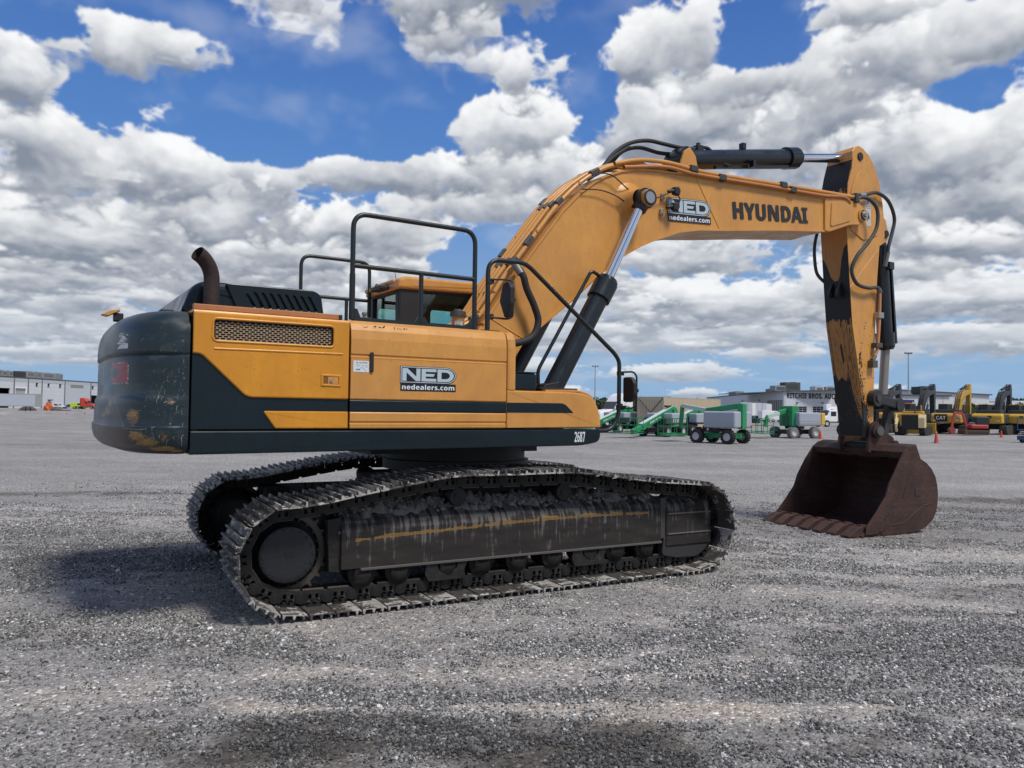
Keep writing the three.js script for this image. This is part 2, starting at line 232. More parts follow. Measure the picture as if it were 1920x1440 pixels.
function yardColor(x, z) {                                      // factor on the stone's own colour
  const n1 = fbm(x * 0.35, z * 0.8, 3.7, 5), n2 = fbm(x * 1.7, z * 2.6, 8.2, 4), far = fbm(x * 0.05, z * 0.16, 12.4, 5);
  let k = 1.0 + n1 * 0.35 + n2 * 0.20 + far * 0.3, warm = 0, oil = 0;
  for (const [mx, mz, a, b, t, kind, s] of marks) {
    const dx = x - mx, dz = z - mz; if (dx * dx + dz * dz > a * a * 5) continue;
    const c = Math.cos(t), sn = Math.sin(t), u = (dx * c - dz * sn) / a, v = (dx * sn + dz * c) / b, q = u * u + v * v + n2 * 2.6 + n1 * 0.8, w = sstep(1.5, 0.25, q) * s;
    if (kind > 0) { k = lerp(k, 1.40 + n2 * 0.15, w * 0.9); warm += w * 0.04; } else { oil = Math.max(oil, w); }
  }
  k *= 1 - 0.66 * oil; warm += oil * 0.08;
  // ruts of wheels that crossed the yard
  const rut = Math.sin(z * 1.25 + x * 0.22 + fbm(x * 0.12, z * 0.12, 2.0, 3) * 7) * 0.5 + 0.5; k *= 0.96 + 0.13 * Math.pow(rut, 4) * sstep(2.5, 6, -z);
  return [k * (1 + warm), k * (1 + warm * 0.2), k * (1 - warm * 0.9)];
}
{
  const angs = [], rads = []; for (let a = -46; a < 46; a += 0.24) angs.push(a); for (let a = 46; a < 314; a += 6) angs.push(a);
  for (let r = 1.6; r < 14; r *= 1.0125) rads.push(r); for (let r = 14; r < 90; r *= 1.022) rads.push(r); for (let r = 90; r < 5200; r *= 1.13) rads.push(r);
  const na = angs.length, nr = rads.length, P = new Float32Array((na * nr + 1) * 3), C = new Float32Array((na * nr + 1) * 3), U = new Float32Array((na * nr + 1) * 2), I = [];
  const put = (k, x, z) => { const c = yardColor(x, z), d = Math.hypot(x, z); P[k * 3] = x; P[k * 3 + 1] = groundY(x, z) + (d < 90 ? fbm(x * 0.9, z * 0.9, 5.5, 3) * 0.016 : 0) - 0.006; P[k * 3 + 2] = z; C.set(c, k * 3); U[k * 2] = x; U[k * 2 + 1] = z; };
  put(0, 0, 0);
  for (let i = 0; i < nr; i++) for (let j = 0; j < na; j++) put(1 + i * na + j, Math.sin(angs[j] * RAD) * rads[i], -Math.cos(angs[j] * RAD) * rads[i]);
  for (let j = 0; j < na; j++) { const j1 = (j + 1) % na; I.push(0, 1 + j1, 1 + j); for (let i = 0; i < nr - 1; i++) { const a = 1 + i * na + j, b = 1 + i * na + j1, c = a + na, d = b + na; I.push(a, b, c, b, d, c); } }
  const g = new THREE.BufferGeometry(); g.setAttribute('position', new THREE.BufferAttribute(P, 3)); g.setAttribute('color', new THREE.BufferAttribute(C, 3)); g.setAttribute('uv', new THREE.BufferAttribute(U, 2)); g.setIndex(I); g.computeVertexNormals();
  if (g.attributes.normal.getY(5) < 0) { g.index.array.reverse(); g.computeVertexNormals(); }
  struct('ground', g, mat([1.32, 1.26, 1.19], 0.95, 0, { map: gravelMap, bumpMap: gravelBump, bumpScale: 0.009, vertexColors: true }), true);
}
{ // loose stones standing proud of the surface
  const r = rng(21), geos = [];
  for (let v = 0; v < 3; v++) { const g = new THREE.IcosahedronGeometry(1, 0), p = g.attributes.position, key = {}; for (let i = 0; i < p.count; i++) { const k = [p.getX(i), p.getY(i), p.getZ(i)].map((q) => q.toFixed(3)).join(); key[k] ??= 0.72 + r() * 0.5; p.setXYZ(i, p.getX(i) * key[k], p.getY(i) * key[k] * 0.62, p.getZ(i) * key[k]); } g.computeVertexNormals(); geos.push(g); }
  const sm = mat([1, 1, 1], 0.9), m4 = new THREE.Matrix4(), q = new THREE.Quaternion(), e = new THREE.Euler(), c = new THREE.Color();
  geos.forEach((g, v) => {
    const N = 112000, im = new THREE.InstancedMesh(g, sm, N); let used = 0;
    for (let i = 0; i < N * 4 && used < N; i++) {
      const a = (r() * 2 - 1) * 42 * RAD, d = 2.6 + Math.pow(r(), 1.35) * 19, x = Math.sin(a) * d, z = -Math.cos(a) * d;
      const heap = sstep(-0.16, 0.20, fbm(x * 0.55 + 9, z * 1.15, 6.6, 4) + 0.35 * n3(x * 3.1, z * 4.6, 2.2));   // stones gather in drifts, dust lies bare between
      if (r() > (0.10 + 0.90 * heap) * sstep(21.6, 12, d)) continue;
      const yc = yardColor(x, z); if (yc[0] > 1.25 && r() < 0.8) continue;
      let s = (0.0036 + Math.pow(r(), 3) * 0.0085) * (0.8 + 0.35 * heap) * (1 + d * 0.012); if (r() < 0.003) s *= 2.2;
      m4.compose(new THREE.Vector3(x, groundY(x, z) + fbm(x * 0.9, z * 0.9, 5.5, 3) * 0.016 + s * 0.12, z), q.setFromEuler(e.set(r() * 0.7, r() * 6.3, r() * 0.7)), new THREE.Vector3(s * (0.8 + r() * 0.6), s * (0.7 + r() * 0.5), s));
      im.setMatrixAt(used, m4); const t = r(), k = (t < 0.46 ? 0.045 + t * 0.22 : t > 0.95 ? 0.60 : 0.17 + (t - 0.46) * 0.36) * Math.pow(clamp(yc[0], 0.2, 1.3), 0.85); im.setColorAt(used++, c.setRGB(k * 1.02, k, k * 0.97));
    }
    im.count = used; im.name = numbered('loose_gravel'); im.userData = { kind: 'stuff', label: 'loose grey stones scattered over the gravel yard', category: 'gravel' }; scene.add(im);
  });
}
// ---------------------------------------------------------------- the yellow excavator: x forward, y up, z to its right-hand side
const EX = thing('excavator', 'large yellow and dark green crawler excavator with a rusty bucket resting on the gravel', 'excavator', [-0.644, 0, -8.995], 0.56195);
const ZS = 1.49;
// counterweight: rounded casting, three tiers
{
  const x0 = -3.178, a = 0.55, b = ZS + 0.006, e = 3.0;
  const prof = [[1.405, 0.60], [1.407, 0.30], [1.418, 0.15], [1.45, 0.06], [1.50, 0.02], [1.56, 0.004], [1.625, 0], [1.635, 0.004], [1.642, 0.016], [1.70, 0.018], [1.80, 0.019], [1.845, 0.021], [1.868, 0.032], [1.89, 0.042], [2.00, 0.043], [2.12, 0.043], [2.186, 0.043], [2.196, 0.056], [2.206, 0.056], [2.214, 0.038], [2.23, 0.034], [2.30, 0.036], [2.37, 0.042], [2.43, 0.054], [2.475, 0.072], [2.51, 0.098], [2.536, 0.132], [2.554, 0.175], [2.566, 0.235], [2.574, 0.32], [2.580, 0.45], [2.584, 0.75], [2.586, 1.2]];
  const nu = 120, nv = prof.length, P = [], UV = [], I = []; let plan = [], len = [0];
  for (let i = 0; i <= nu; i++) { const t = Math.PI / 2 - i / nu * Math.PI, c = Math.cos(t), s = Math.sin(t); plan.push([Math.pow(Math.abs(c), 2 / e), Math.sign(s) * Math.pow(Math.abs(s), 2 / e)]); }
  for (let i = 1; i <= nu; i++) len.push(len[i - 1] + Math.hypot((plan[i][0] - plan[i - 1][0]) * a, (plan[i][1] - plan[i - 1][1]) * b));
  prof.forEach(([y, d], j) => plan.forEach(([c, s], i) => {
    const za = 1 - Math.min(1, Math.abs(c) * 2) ; const dz = d > 0.06 ? d : d * (0.25 + 0.75 * Math.min(1, c * 3));
    P.push(x0 - Math.max(0.02, a - Math.min(d, 0.53)) * c, y, Math.max(0, b - dz) * s); UV.push(len[i] / len[nu], j / (nv - 1) * 0 + (y - 1.4) / 1.2); void za;
  }));
  for (let j = 0; j < nv - 1; j++) for (let i = 0; i < nu; i++) { const k = j * (nu + 1) + i; I.push(k, k + nu + 1, k + 1, k + 1, k + nu + 1, k + nu + 2); }
  const g = new THREE.BufferGeometry(); g.setAttribute('position', new THREE.Float32BufferAttribute(P, 3)); g.setAttribute('uv', new THREE.Float32BufferAttribute(UV, 2)); g.setIndex(I); g.computeVertexNormals();
  const cw = part(EX, 'counterweight', g, canvasMat(2048, 640, (c, w, h) => {
    const r = rng(91), X = (s) => s * w, Yy = (y) => (1 - (y - 1.4) / 1.2) * h;       // s along the casting from its right-hand seam (0 to 1), y in metres
    c.fillStyle = 'rgb(41,54,57)'; c.fillRect(0, 0, w, h);
    const im = c.getImageData(0, 0, w, h);
    for (let j = 0; j < h; j++) for (let i = 0; i < w; i++) { const o = (j * w + i) * 4, n = fbm(i / 160, j / 60, 1.7, 5), f = fbm(i / 26, j / 5, 9.2, 3), q = sstep(0.02, 0.42, n + f * 0.35); im.data[o] = 27 + q * 24 + f * 10; im.data[o + 1] = 41 + q * 20 + f * 10; im.data[o + 2] = 46 + q * 17 + f * 9; }
    c.putImageData(im, 0, 0);
    // paint rubbed through to older yellow and to rust along the lower rear corner
    const scuff = (s0, y0, sw, sh, n, cols, dir = 0.25) => { for (let k = 0; k < n; k++) { const gx = (r() + r() + r() - 1.5) / 1.5, gy = (r() + r() + r() - 1.5) / 1.5, x = X(s0 + gx * sw), y = Yy(y0 + gy * sh), l = (4 + r() * 22); c.strokeStyle = cols[Math.floor(r() * cols.length)]; c.globalAlpha = 0.45 + r() * 0.5; c.lineWidth = 0.8 + r() * 2.6; c.beginPath(); c.moveTo(x, y); c.lineTo(x + l * Math.cos(dir), y + l * Math.sin(dir) * (r() < 0.3 ? -1 : 1)); c.stroke(); } c.globalAlpha = 1; };
    const yel = ['rgb(150,116,62)', 'rgb(132,102,56)', 'rgb(164,130,76)', 'rgb(118,94,58)'], rst = ['rgb(62,50,45)', 'rgb(52,45,43)', 'rgb(72,56,48)', 'rgb(58,52,49)'];
    // brown, worn-through area below the corner
    const poly = (pts, col) => { c.fillStyle = col; c.beginPath(); pts.forEach(([u, y], i) => (i ? c.lineTo(X(u), Yy(y)) : c.moveTo(X(u), Yy(y)))); c.fill(); };
    poly([[0.236, 1.875], [0.215, 1.82], [0.195, 1.74], [0.172, 1.66], [0.155, 1.615], [0.13, 1.60], [0.10, 1.58], [0.075, 1.53], [0.05, 1.475], [0.03, 1.43], [0.03, 1.40], [0.50, 1.40], [0.46, 1.52], [0.38, 1.60], [0.30, 1.66], [0.262, 1.74]], 'rgb(58,51,49)');
    scuff(0.20, 1.55, 0.11, 0.12, 900, rst, 0.15); scuff(0.222, 1.73, 0.028, 0.12, 420, rst, 0.1); scuff(0.36, 1.52, 0.12, 0.09, 500, rst, 0.1);
    scuff(0.262, 1.82, 0.020, 0.05, 130, yel, 0.05); scuff(0.29, 1.745, 0.045, 0.045, 260, yel, 0.05); scuff(0.345, 1.715, 0.05, 0.022, 150, yel, 0.05); scuff(0.128, 1.725, 0.028, 0.055, 300, yel, 0.1); scuff(0.120, 1.68, 0.016, 0.05, 110, ['rgb(92,62,44)', 'rgb(110,80,54)'], 0.1);
    scuff(0.112, 1.565, 0.028, 0.042, 300, yel, 0.35); scuff(0.085, 1.52, 0.035, 0.035, 260, yel, 0.5); scuff(0.05, 1.465, 0.035, 0.022, 260, yel, 0.3); scuff(0.02, 1.445, 0.02, 0.015, 90, yel, 0.2); scuff(0.46, 1.58, 0.02, 0.06, 90, yel, -1.1);
    scuff(0.045, 1.555, 0.007, 0.03, 60, ['rgb(84,60,42)', 'rgb(110,84,56)'], 0.9); scuff(0.034, 1.83, 0.012, 0.02, 26, ['rgb(150,90,70)', 'rgb(170,150,130)'], 0.4);
    c.strokeStyle = 'rgb(120,110,92)'; c.lineWidth = 3; c.beginPath(); c.moveTo(X(0.236), Yy(1.88)); c.lineTo(X(0.205), Yy(1.78)); c.lineTo(X(0.158), Yy(1.618)); c.lineTo(X(0.10), Yy(1.612)); c.lineTo(X(0.085), Yy(1.618)); c.stroke();
    // open joint of the corner block
    c.strokeStyle = 'rgb(14,15,16)'; c.lineWidth = 5; c.beginPath(); c.moveTo(X(0.305), Yy(1.650)); c.quadraticCurveTo(X(0.302), Yy(1.53), X(0.262), Yy(1.43)); c.stroke();
    // scratches
    for (let k = 0; k < 150; k++) { const u = 0.008 + Math.pow(r(), 1.4) * (k < 110 ? 0.09 : 0.3), y = 1.45 + r() * (k < 80 ? 0.65 : 1.0), x = X(u), yy = Yy(y), a2 = 0.4 + r() * 1.2, l = 4 + Math.pow(r(), 2) * 34; c.strokeStyle = r() < 0.6 ? 'rgb(158,156,144)' : r() < 0.6 ? 'rgb(150,118,86)' : 'rgb(100,108,108)'; c.globalAlpha = 0.4 + r() * 0.5; c.lineWidth = 0.8 + r() * 2.2; c.beginPath(); c.moveTo(x, yy); c.quadraticCurveTo(x + l * 0.4, yy + l * 0.1, x + l * 0.5 * Math.cos(a2), yy + l * Math.sin(a2)); c.stroke(); }
    for (let k = 0; k < 90; k++) { const x = X(0.10 + r() * 0.42), yy = Yy(1.9 + r() * 0.5); c.strokeStyle = r() < 0.5 ? 'rgb(92,104,106)' : 'rgb(26,36,40)'; c.globalAlpha = 0.15 + r() * 0.35; c.lineWidth = 0.7 + r(); c.beginPath(); c.moveTo(x, yy); c.lineTo(x + 30 + r() * 110, yy - 2 + r() * 6); c.stroke(); }
    c.globalAlpha = 1;
    // remains of stickers: red block with a notch, white scraps, pale strips
    const sx0 = 0.163, sx1 = 0.285, sy0 = 1.975, sy1 = 2.142; c.fillStyle = 'rgb(150,34,44)'; c.fillRect(X(sx0), Yy(sy1), X(sx1) - X(sx0), Yy(sy0) - Yy(sy1));
    poly([[0.231, 2.10], [sx1 + 0.006, 2.10], [sx1 + 0.006, 2.03], [0.262, 2.025], [0.240, 2.035], [0.229, 2.06]], 'rgb(40,53,56)');
    c.strokeStyle = 'rgb(44,54,57)'; c.lineWidth = 3; c.beginPath(); c.moveTo(X(0.170), Yy(2.12)); c.lineTo(X(0.196), Yy(2.06)); c.lineTo(X(0.226), Yy(1.975)); c.stroke(); c.beginPath(); c.moveTo(X(0.226), Yy(2.03)); c.lineTo(X(0.232), Yy(1.975)); c.stroke();
    for (let k = 0; k < 90; k++) { c.fillStyle = r() < 0.55 ? 'rgb(196,186,180)' : 'rgb(40,53,56)'; const ed = r() < 0.5; c.fillRect(ed ? X(r() < 0.7 ? sx0 : sx1) - 3 : X(sx0) + r() * (X(sx1) - X(sx0)), ed ? Yy(lerp(sy0, sy1, r())) : Yy(r() < 0.6 ? sy0 : sy1) - 3, 3 + r() * 9, 2 + r() * 5); }
    for (let k = 0; k < 60; k++) { c.fillStyle = r() < 0.6 ? 'rgb(196,198,198)' : 'rgb(126,134,136)'; const t = r(); c.fillRect(X(0.165 + r() * 0.05), Yy(2.385 - t * 0.10), 8 + r() * 40 * (0.3 + t), 2 + r() * 4); }
    poly([[0.164, 2.285], [0.212, 2.285], [0.232, 2.256], [0.164, 2.252]], 'rgb(202,204,204)');
    for (const [u0, u1, y0, y1] of [[0.44, 0.462, 1.975, 2.15], [0.495, 0.512, 1.99, 2.17], [0.535, 0.552, 1.97, 2.16]]) poly([[u0, y0], [u1, y0 + 0.01], [u1, y1], [u0, y1 - 0.01]], 'rgb(132,140,143)');
    for (let k = 0; k < 160; k++) { c.strokeStyle = r() < 0.5 ? 'rgb(54,67,70)' : 'rgb(26,37,41)'; c.lineWidth = 1.1; const x = X(0.22 + r() * 0.36), yy = Yy(1.95 + r() * 0.27); c.globalAlpha = 0.6; c.beginPath(); c.moveTo(x, yy); c.lineTo(x + (r() < 0.5 ? 0 : 20 + r() * 34), yy + (r() < 0.5 ? 14 : 0)); c.stroke(); } c.globalAlpha = 1;
  }, 0.5, { roughnessMap: paintRough }), { keepUV: true });
  part(cw, 'lifting_eye', [rod([-3.32, 2.575, 0.55], [-3.32, 2.60, 0.55], 0.09, 0.07), rod([-3.32, 2.60, 0.55], [-3.32, 2.615, 0.55], 0.05, 0.04)], BLACK);
  part(cw, 'cover_plate', box(-3.34, -3.24, 2.575, 2.60, 0.85, 1.05, 0.008), BLACK);
  // camera hood at the rear edge
  part(cw, 'camera_hood', prism([[-3.70, 2.628], [-3.63, 2.668], [-3.555, 2.685], [-3.55, 2.668], [-3.60, 2.645], [-3.65, 2.618]], -0.10, 0.05, 0.004), Y2, { label: 'small yellow camera hood on the counterweight rim' });
  part(cw, 'camera', box(-3.60, -3.52, 2.575, 2.650, -0.08, 0.03, 0.01), BLACK);
}
// lower frame skirt
{
  const sk = fillet2([[-3.165, 1.415], [0.72, 1.432], [0.945, 1.47], [0.958, 1.603], [-3.165, 1.603]], [0.01, 0.25, 0.09, 0.012, 0.01], 6);
  part(EX, 'side_skirt', prism(sk, 1.16, ZS, 0.012, [], 2), NAVY, { label: 'dark green lower skirt with white stencilled number' });
  part(EX, 'side_skirt', prism(sk, -ZS, -1.16, 0.035, [], 4), NAVY);
  part(EX, 'main_frame', [box(-3.1, 0.62, 1.425, 1.60, -1.16, 1.16), box(0.55, 1.1, 1.47, 1.60, -0.62, 0.62), box(-1.3, 0.72, 1.33, 1.425, -0.62, 0.62)], BLACK);
  part(EX, 'swing_bearing', [rod([0, 1.24, 0], [0, 1.40, 0], 0.80, 0.80, 56), rod([0, 1.13, 0], [0, 1.235, 0], 0.845, 0.845, 56), rod([0, 1.0, 0], [0, 1.13, 0], 0.72, 0.78, 48)], mat([0.020, 0.018, 0.017], 0.6));
  const num = canvasMat(256, 256, (c, w, h) => { c.clearRect(0, 0, w, h); c.fillStyle = 'rgb(214,218,220)'; c.save(); c.scale(0.56, 1.22); c.font = 'bold 190px sans-serif'; c.textAlign = 'center'; c.textBaseline = 'middle'; c.fillText('2687', w / 2 / 0.56, h / 2 / 1.2); c.restore(); }, 0.6, { transparent: true, alphaTest: 0.5 });
  part(EX, 'number', new THREE.PlaneGeometry(0.155, 0.165).translate(0.672, 1.523, ZS + 0.003), num, { keepUV: true, label: 'white stencilled 2687' });
}
// right-hand side doors
const groove = (y) => [[ZS, y + 0.030], [ZS - 0.010, y + 0.018], [ZS - 0.010, y + 0.008], [ZS + 0.002, y], [ZS, y - 0.012]];
function sideProfile(y0, y1, gy, round = true) {                  // z,y outline of a door skin from its foot to its rolled top
  const out = [[ZS - 0.05, y0], [ZS - 0.006, y0], [ZS, y0 + 0.01]];
  if (gy) for (const q of groove(gy).reverse()) out.push(q);
  if (round) { out.push([ZS, y1 - 0.17], [ZS - 0.012, y1 - 0.09], [ZS - 0.035, y1 - 0.035], [ZS - 0.065, y1 - 0.008], [ZS - 0.10, y1], [ZS - 0.30, y1 + 0.004], [ZS - 0.30, y1 - 0.03], [ZS - 0.13, y1 - 0.03], [ZS - 0.06, y1 - 0.12]); } else out.push([ZS, y1 - 0.01], [ZS - 0.006, y1], [ZS - 0.05, y1]);
  return out;
}
{
  // rear door: navy base, yellow pressing over it
  const base = part(EX, 'rear_door', prism([[-3.160, 1.612], [-1.868, 1.612], [-1.868, 2.53], [-3.160, 2.53]], ZS - 0.06, ZS - 0.016, 0.006, [[[-2.99, 2.34], [-2.03, 2.34], [-2.03, 2.485], [-2.99, 2.485]]]), NAVY, { label: 'rear side door with mesh grille and dark swoosh' });
  const grille = fillet2([[-3.005, 2.33], [-2.015, 2.33], [-2.015, 2.50], [-3.005, 2.50]], 0.03, 5).reverse();
  part(base, 'door_pressing', prism(fillet2([[-3.158, 2.218], [-3.095, 2.216], [-2.735, 1.876], [-1.870, 1.874], [-1.870, 2.555], [-3.158, 2.555]], [0.01, 0.05, 0.05, 0.012, 0.02, 0.02]), ZS - 0.03, ZS + 0.002, 0.014, [grille], 3), Y1, { label: 'deep yellow raised pressing of the rear door' });
  part(base, 'grille_rim', (() => { const p = fillet([[-3.012, 2.323], [-2.008, 2.323], [-2.008, 2.507], [-3.012, 2.507]], 0.035, 6, true); p.push(p[0].clone()); return new THREE.TubeGeometry(new Poly(p), 90, 0.011, 8).translate(0, 0, ZS - 0.001); })(), Y1);
  part(base, 'rib', [rod([-3.0, 2.262, ZS - 0.004], [-1.93, 2.268, ZS - 0.004], 0.012, 0.012, 10), rod([-3.0, 2.292, ZS - 0.009], [-1.93, 2.298, ZS - 0.009], 0.012, 0.012, 10)], Y1);
  part(base, 'lower_trim', prism(fillet2([[-2.605, 1.766], [-2.50, 1.620], [-1.870, 1.619], [-1.870, 1.766]], [0.03, 0.012, 0.006, 0.006]), ZS - 0.03, ZS, 0.012, [], 3), Y1);
  part(base, 'door_top', alongX([[ZS - 0.002, 2.548], [ZS - 0.012, 2.565], [ZS - 0.06, 2.572], [ZS - 0.30, 2.574], [ZS - 0.30, 2.545]], -3.158, -1.870, 0.004), Y1);
  // expanded mesh
  const bars = [], X0 = -3.0, X1 = -2.02, Y0 = 2.338, Yt = 2.492, nx = 21, ny = 9, dx = (X1 - X0) / nx, dy = (Yt - Y0) / ny;
  for (let j = 0; j <= ny; j++) for (let i = 0; i < nx + 1; i++) { const x = X0 + (i - (j % 2 ? 0 : 0.5)) * dx, y = Y0 + j * dy, xa = Math.max(X0, x + dx * 0.10), xb = Math.min(X1, x + dx * 0.90); if (xb - xa < 0.004) continue; bars.push(box(xa, xb, y - 0.0021, y + 0.0021, ZS - 0.024, ZS - 0.018)); if (j < ny && x + dx * 0.5 < X1 && x + dx * 0.5 > X0) bars.push(box(x + dx * 0.5 - 0.0028 * 2, x + dx * 0.5 + 0.0028 * 2, y, y + dy, ZS - 0.025, ZS - 0.019)); }
  part(base, 'mesh_grille', bars, mat([0.36, 0.26, 0.16], 0.5), { label: 'expanded metal grille over a dark opening', kind: 'stuff' });
  part(EX, 'grille_core', box(-3.05, -1.98, 2.30, 2.52, ZS - 0.16, ZS - 0.12), mat([0.10, 0.095, 0.09], 0.8));
  // latch
  const la = part(base, 'door_latch', prism([[-2.122, 1.985], [-1.945, 1.98], [-1.945, 2.085], [-2.122, 2.09]], ZS - 0.006, ZS + 0.010, 0.006, [[[-2.10, 2.005], [-2.10, 2.068], [-1.965, 2.064], [-1.965, 2.0]]]), Y1);
  part(la, 'latch_pull', box(-2.06, -1.97, 2.004, 2.063, ZS + 0.000, ZS + 0.008, 0.003), Y2); part(la, 'lock', [zrod(-2.03, 2.034, ZS + 0.004, ZS + 0.016, 0.015, 16)], STEEL); part(la, 'finger_well', box(-2.098, -2.062, 2.004, 2.066, ZS + 0.0005, ZS + 0.004), mat([0.20, 0.08, 0.01], 0.6));
}
{
  const x0 = -1.854, x1 = -0.243;
  const d = part(EX, 'middle_door', alongX(sideProfile(1.875, 2.582, 2.25), x0, x1, 0.004), Y2, { label: 'faded yellow middle door with dealer sticker' });
  part(d, 'stripe', alongX(sideProfile(1.768, 1.872, 0, false).map(([z, y]) => [z - 0.006, y]), x0, x1, 0.002), NAVY); part(d, 'lower_trim', alongX(sideProfile(1.618, 1.764, 1.655, false), x0, x1, 0.004), Y2);
  part(d, 'pull_handle', prism(fillet2([[-1.680, 2.118], [-1.645, 2.118], [-1.645, 2.30], [-1.680, 2.30]], 0.0175, 6), ZS - 0.001, ZS + 0.016, 0.005), BLACK, { label: 'black slot handle' });
  const caution = canvasMat(256, 180, (c, w, h) => { c.fillStyle = 'rgb(206,214,220)'; c.fillRect(0, 0, w, h); c.fillStyle = 'rgb(20,24,30)'; c.font = 'bold 32px sans-serif'; c.fillText('CAUTION', 88, 42); c.beginPath(); c.moveTo(44, 42); c.lineTo(60, 16); c.lineTo(76, 42); c.fill(); c.fillStyle = 'rgb(120,130,140)'; for (let k = 0; k < 4; k++) c.fillRect(40, 58 + k * 11, 90 - k * 9, 3); c.strokeStyle = 'rgb(100,110,122)'; c.lineWidth = 5; c.beginPath(); c.arc(160, 82, 13, 0, 7); c.stroke(); c.beginPath(); c.arc(212, 88, 16, 0, 7); c.moveTo(212, 72); c.lineTo(204, 60); c.stroke(); c.lineWidth = 7; c.beginPath(); c.moveTo(92, 146); c.lineTo(122, 110); c.quadraticCurveTo(172, 116, 206, 158); c.stroke(); c.fillRect(42, 130, 70, 24); });
  part(d, 'caution_label', box(-1.832, -1.686, 2.118, 2.218, ZS + 0.0005, ZS + 0.0025), [WHITE, WHITE, WHITE, WHITE, caution, WHITE], { keepUV: true, label: 'white caution label' });
  // rubbed marks near the rolled top
  const r = rng(6), bits = []; for (let k = 0; k < 22; k++) { const x = k < 9 ? -1.74 + r() * 0.2 : k < 18 ? -1.45 + r() * 0.16 : -1.62 + r() * 0.3, y = k < 18 ? 2.515 + r() * 0.02 : 2.45 + r() * 0.05; bits.push(new THREE.CircleGeometry(0.004 + r() * 0.006, 7).scale(1 + r() * 1.5, 0.8, 1).rotateZ(r()).translate(x, y, ZS - 0.026 + (2.53 - y) * 0.22)); }
  part(d, 'chipped_paint', bits, mat([0.03, 0.018, 0.012], 0.8), { kind: 'stuff' });
}
// dealer sticker
const dealer = canvasMat(1024, 470, (c, w, h) => {
  c.clearRect(0, 0, w, h); const S = (v) => v;
  c.fillStyle = 'rgb(16,18,26)'; c.beginPath(); c.moveTo(6, 6); c.lineTo(790, 6); c.bezierCurveTo(1060, 6, 1060, 318, 790, 318); c.lineTo(985, 322); c.lineTo(985, 460); c.lineTo(14, 460); c.lineTo(14, 318); c.lineTo(6, 318); c.fill();
  c.strokeStyle = 'rgb(196,200,206)'; c.lineWidth = 13; c.beginPath(); c.moveTo(22, 22); c.lineTo(790, 22); c.bezierCurveTo(1036, 22, 1036, 300, 790, 300); c.lineTo(22, 300); c.closePath(); c.stroke();
  c.fillStyle = 'rgb(176,192,200)'; const poly = (p) => { c.beginPath(); p.forEach(([x, y], i) => (i ? c.lineTo(x, y) : c.moveTo(x, y))); c.closePath(); c.fill(); };
  poly([[42, 44], [128, 44], [282, 196], [282, 44], [352, 44], [352, 278], [276, 278], [114, 122], [114, 278], [42, 278]]);
  poly([[372, 44], [632, 44], [632, 98], [446, 98], [446, 136], [606, 136], [580, 186], [446, 186], [446, 224], [632, 224], [632, 278], [372, 278]]);
  c.beginPath(); c.moveTo(652, 44); c.lineTo(790, 44); c.bezierCurveTo(1000, 44, 1000, 278, 790, 278); c.lineTo(652, 278); c.closePath(); c.fill(); c.fillStyle = 'rgb(16,18,26)'; c.beginPath(); c.moveTo(724, 100); c.lineTo(790, 100); c.bezierCurveTo(902, 100, 902, 224, 790, 224); c.lineTo(724, 224); c.closePath(); c.fill();
  c.fillStyle = 'rgb(222,226,232)'; c.font = 'bold 122px sans-serif'; c.textBaseline = 'alphabetic'; const tw = c.measureText('nedealers.com').width; c.save(); c.translate(30, 434); c.scale(940 / tw, 1); c.fillText('nedealers.com', 0, 0); c.restore(); void S;
}, 0.4, { transparent: true, alphaTest: 0.5 });
const decal = (w, h, x, y, z, m, parent, name, label) => part(parent, name, new THREE.PlaneGeometry(w, h).translate(x, y, z), m, { keepUV: true, label });
decal(0.60, 0.235, -1.088, 2.075, ZS + 0.003, dealer, EX, 'dealer_sticker', 'black and silver dealer sticker on the middle door');
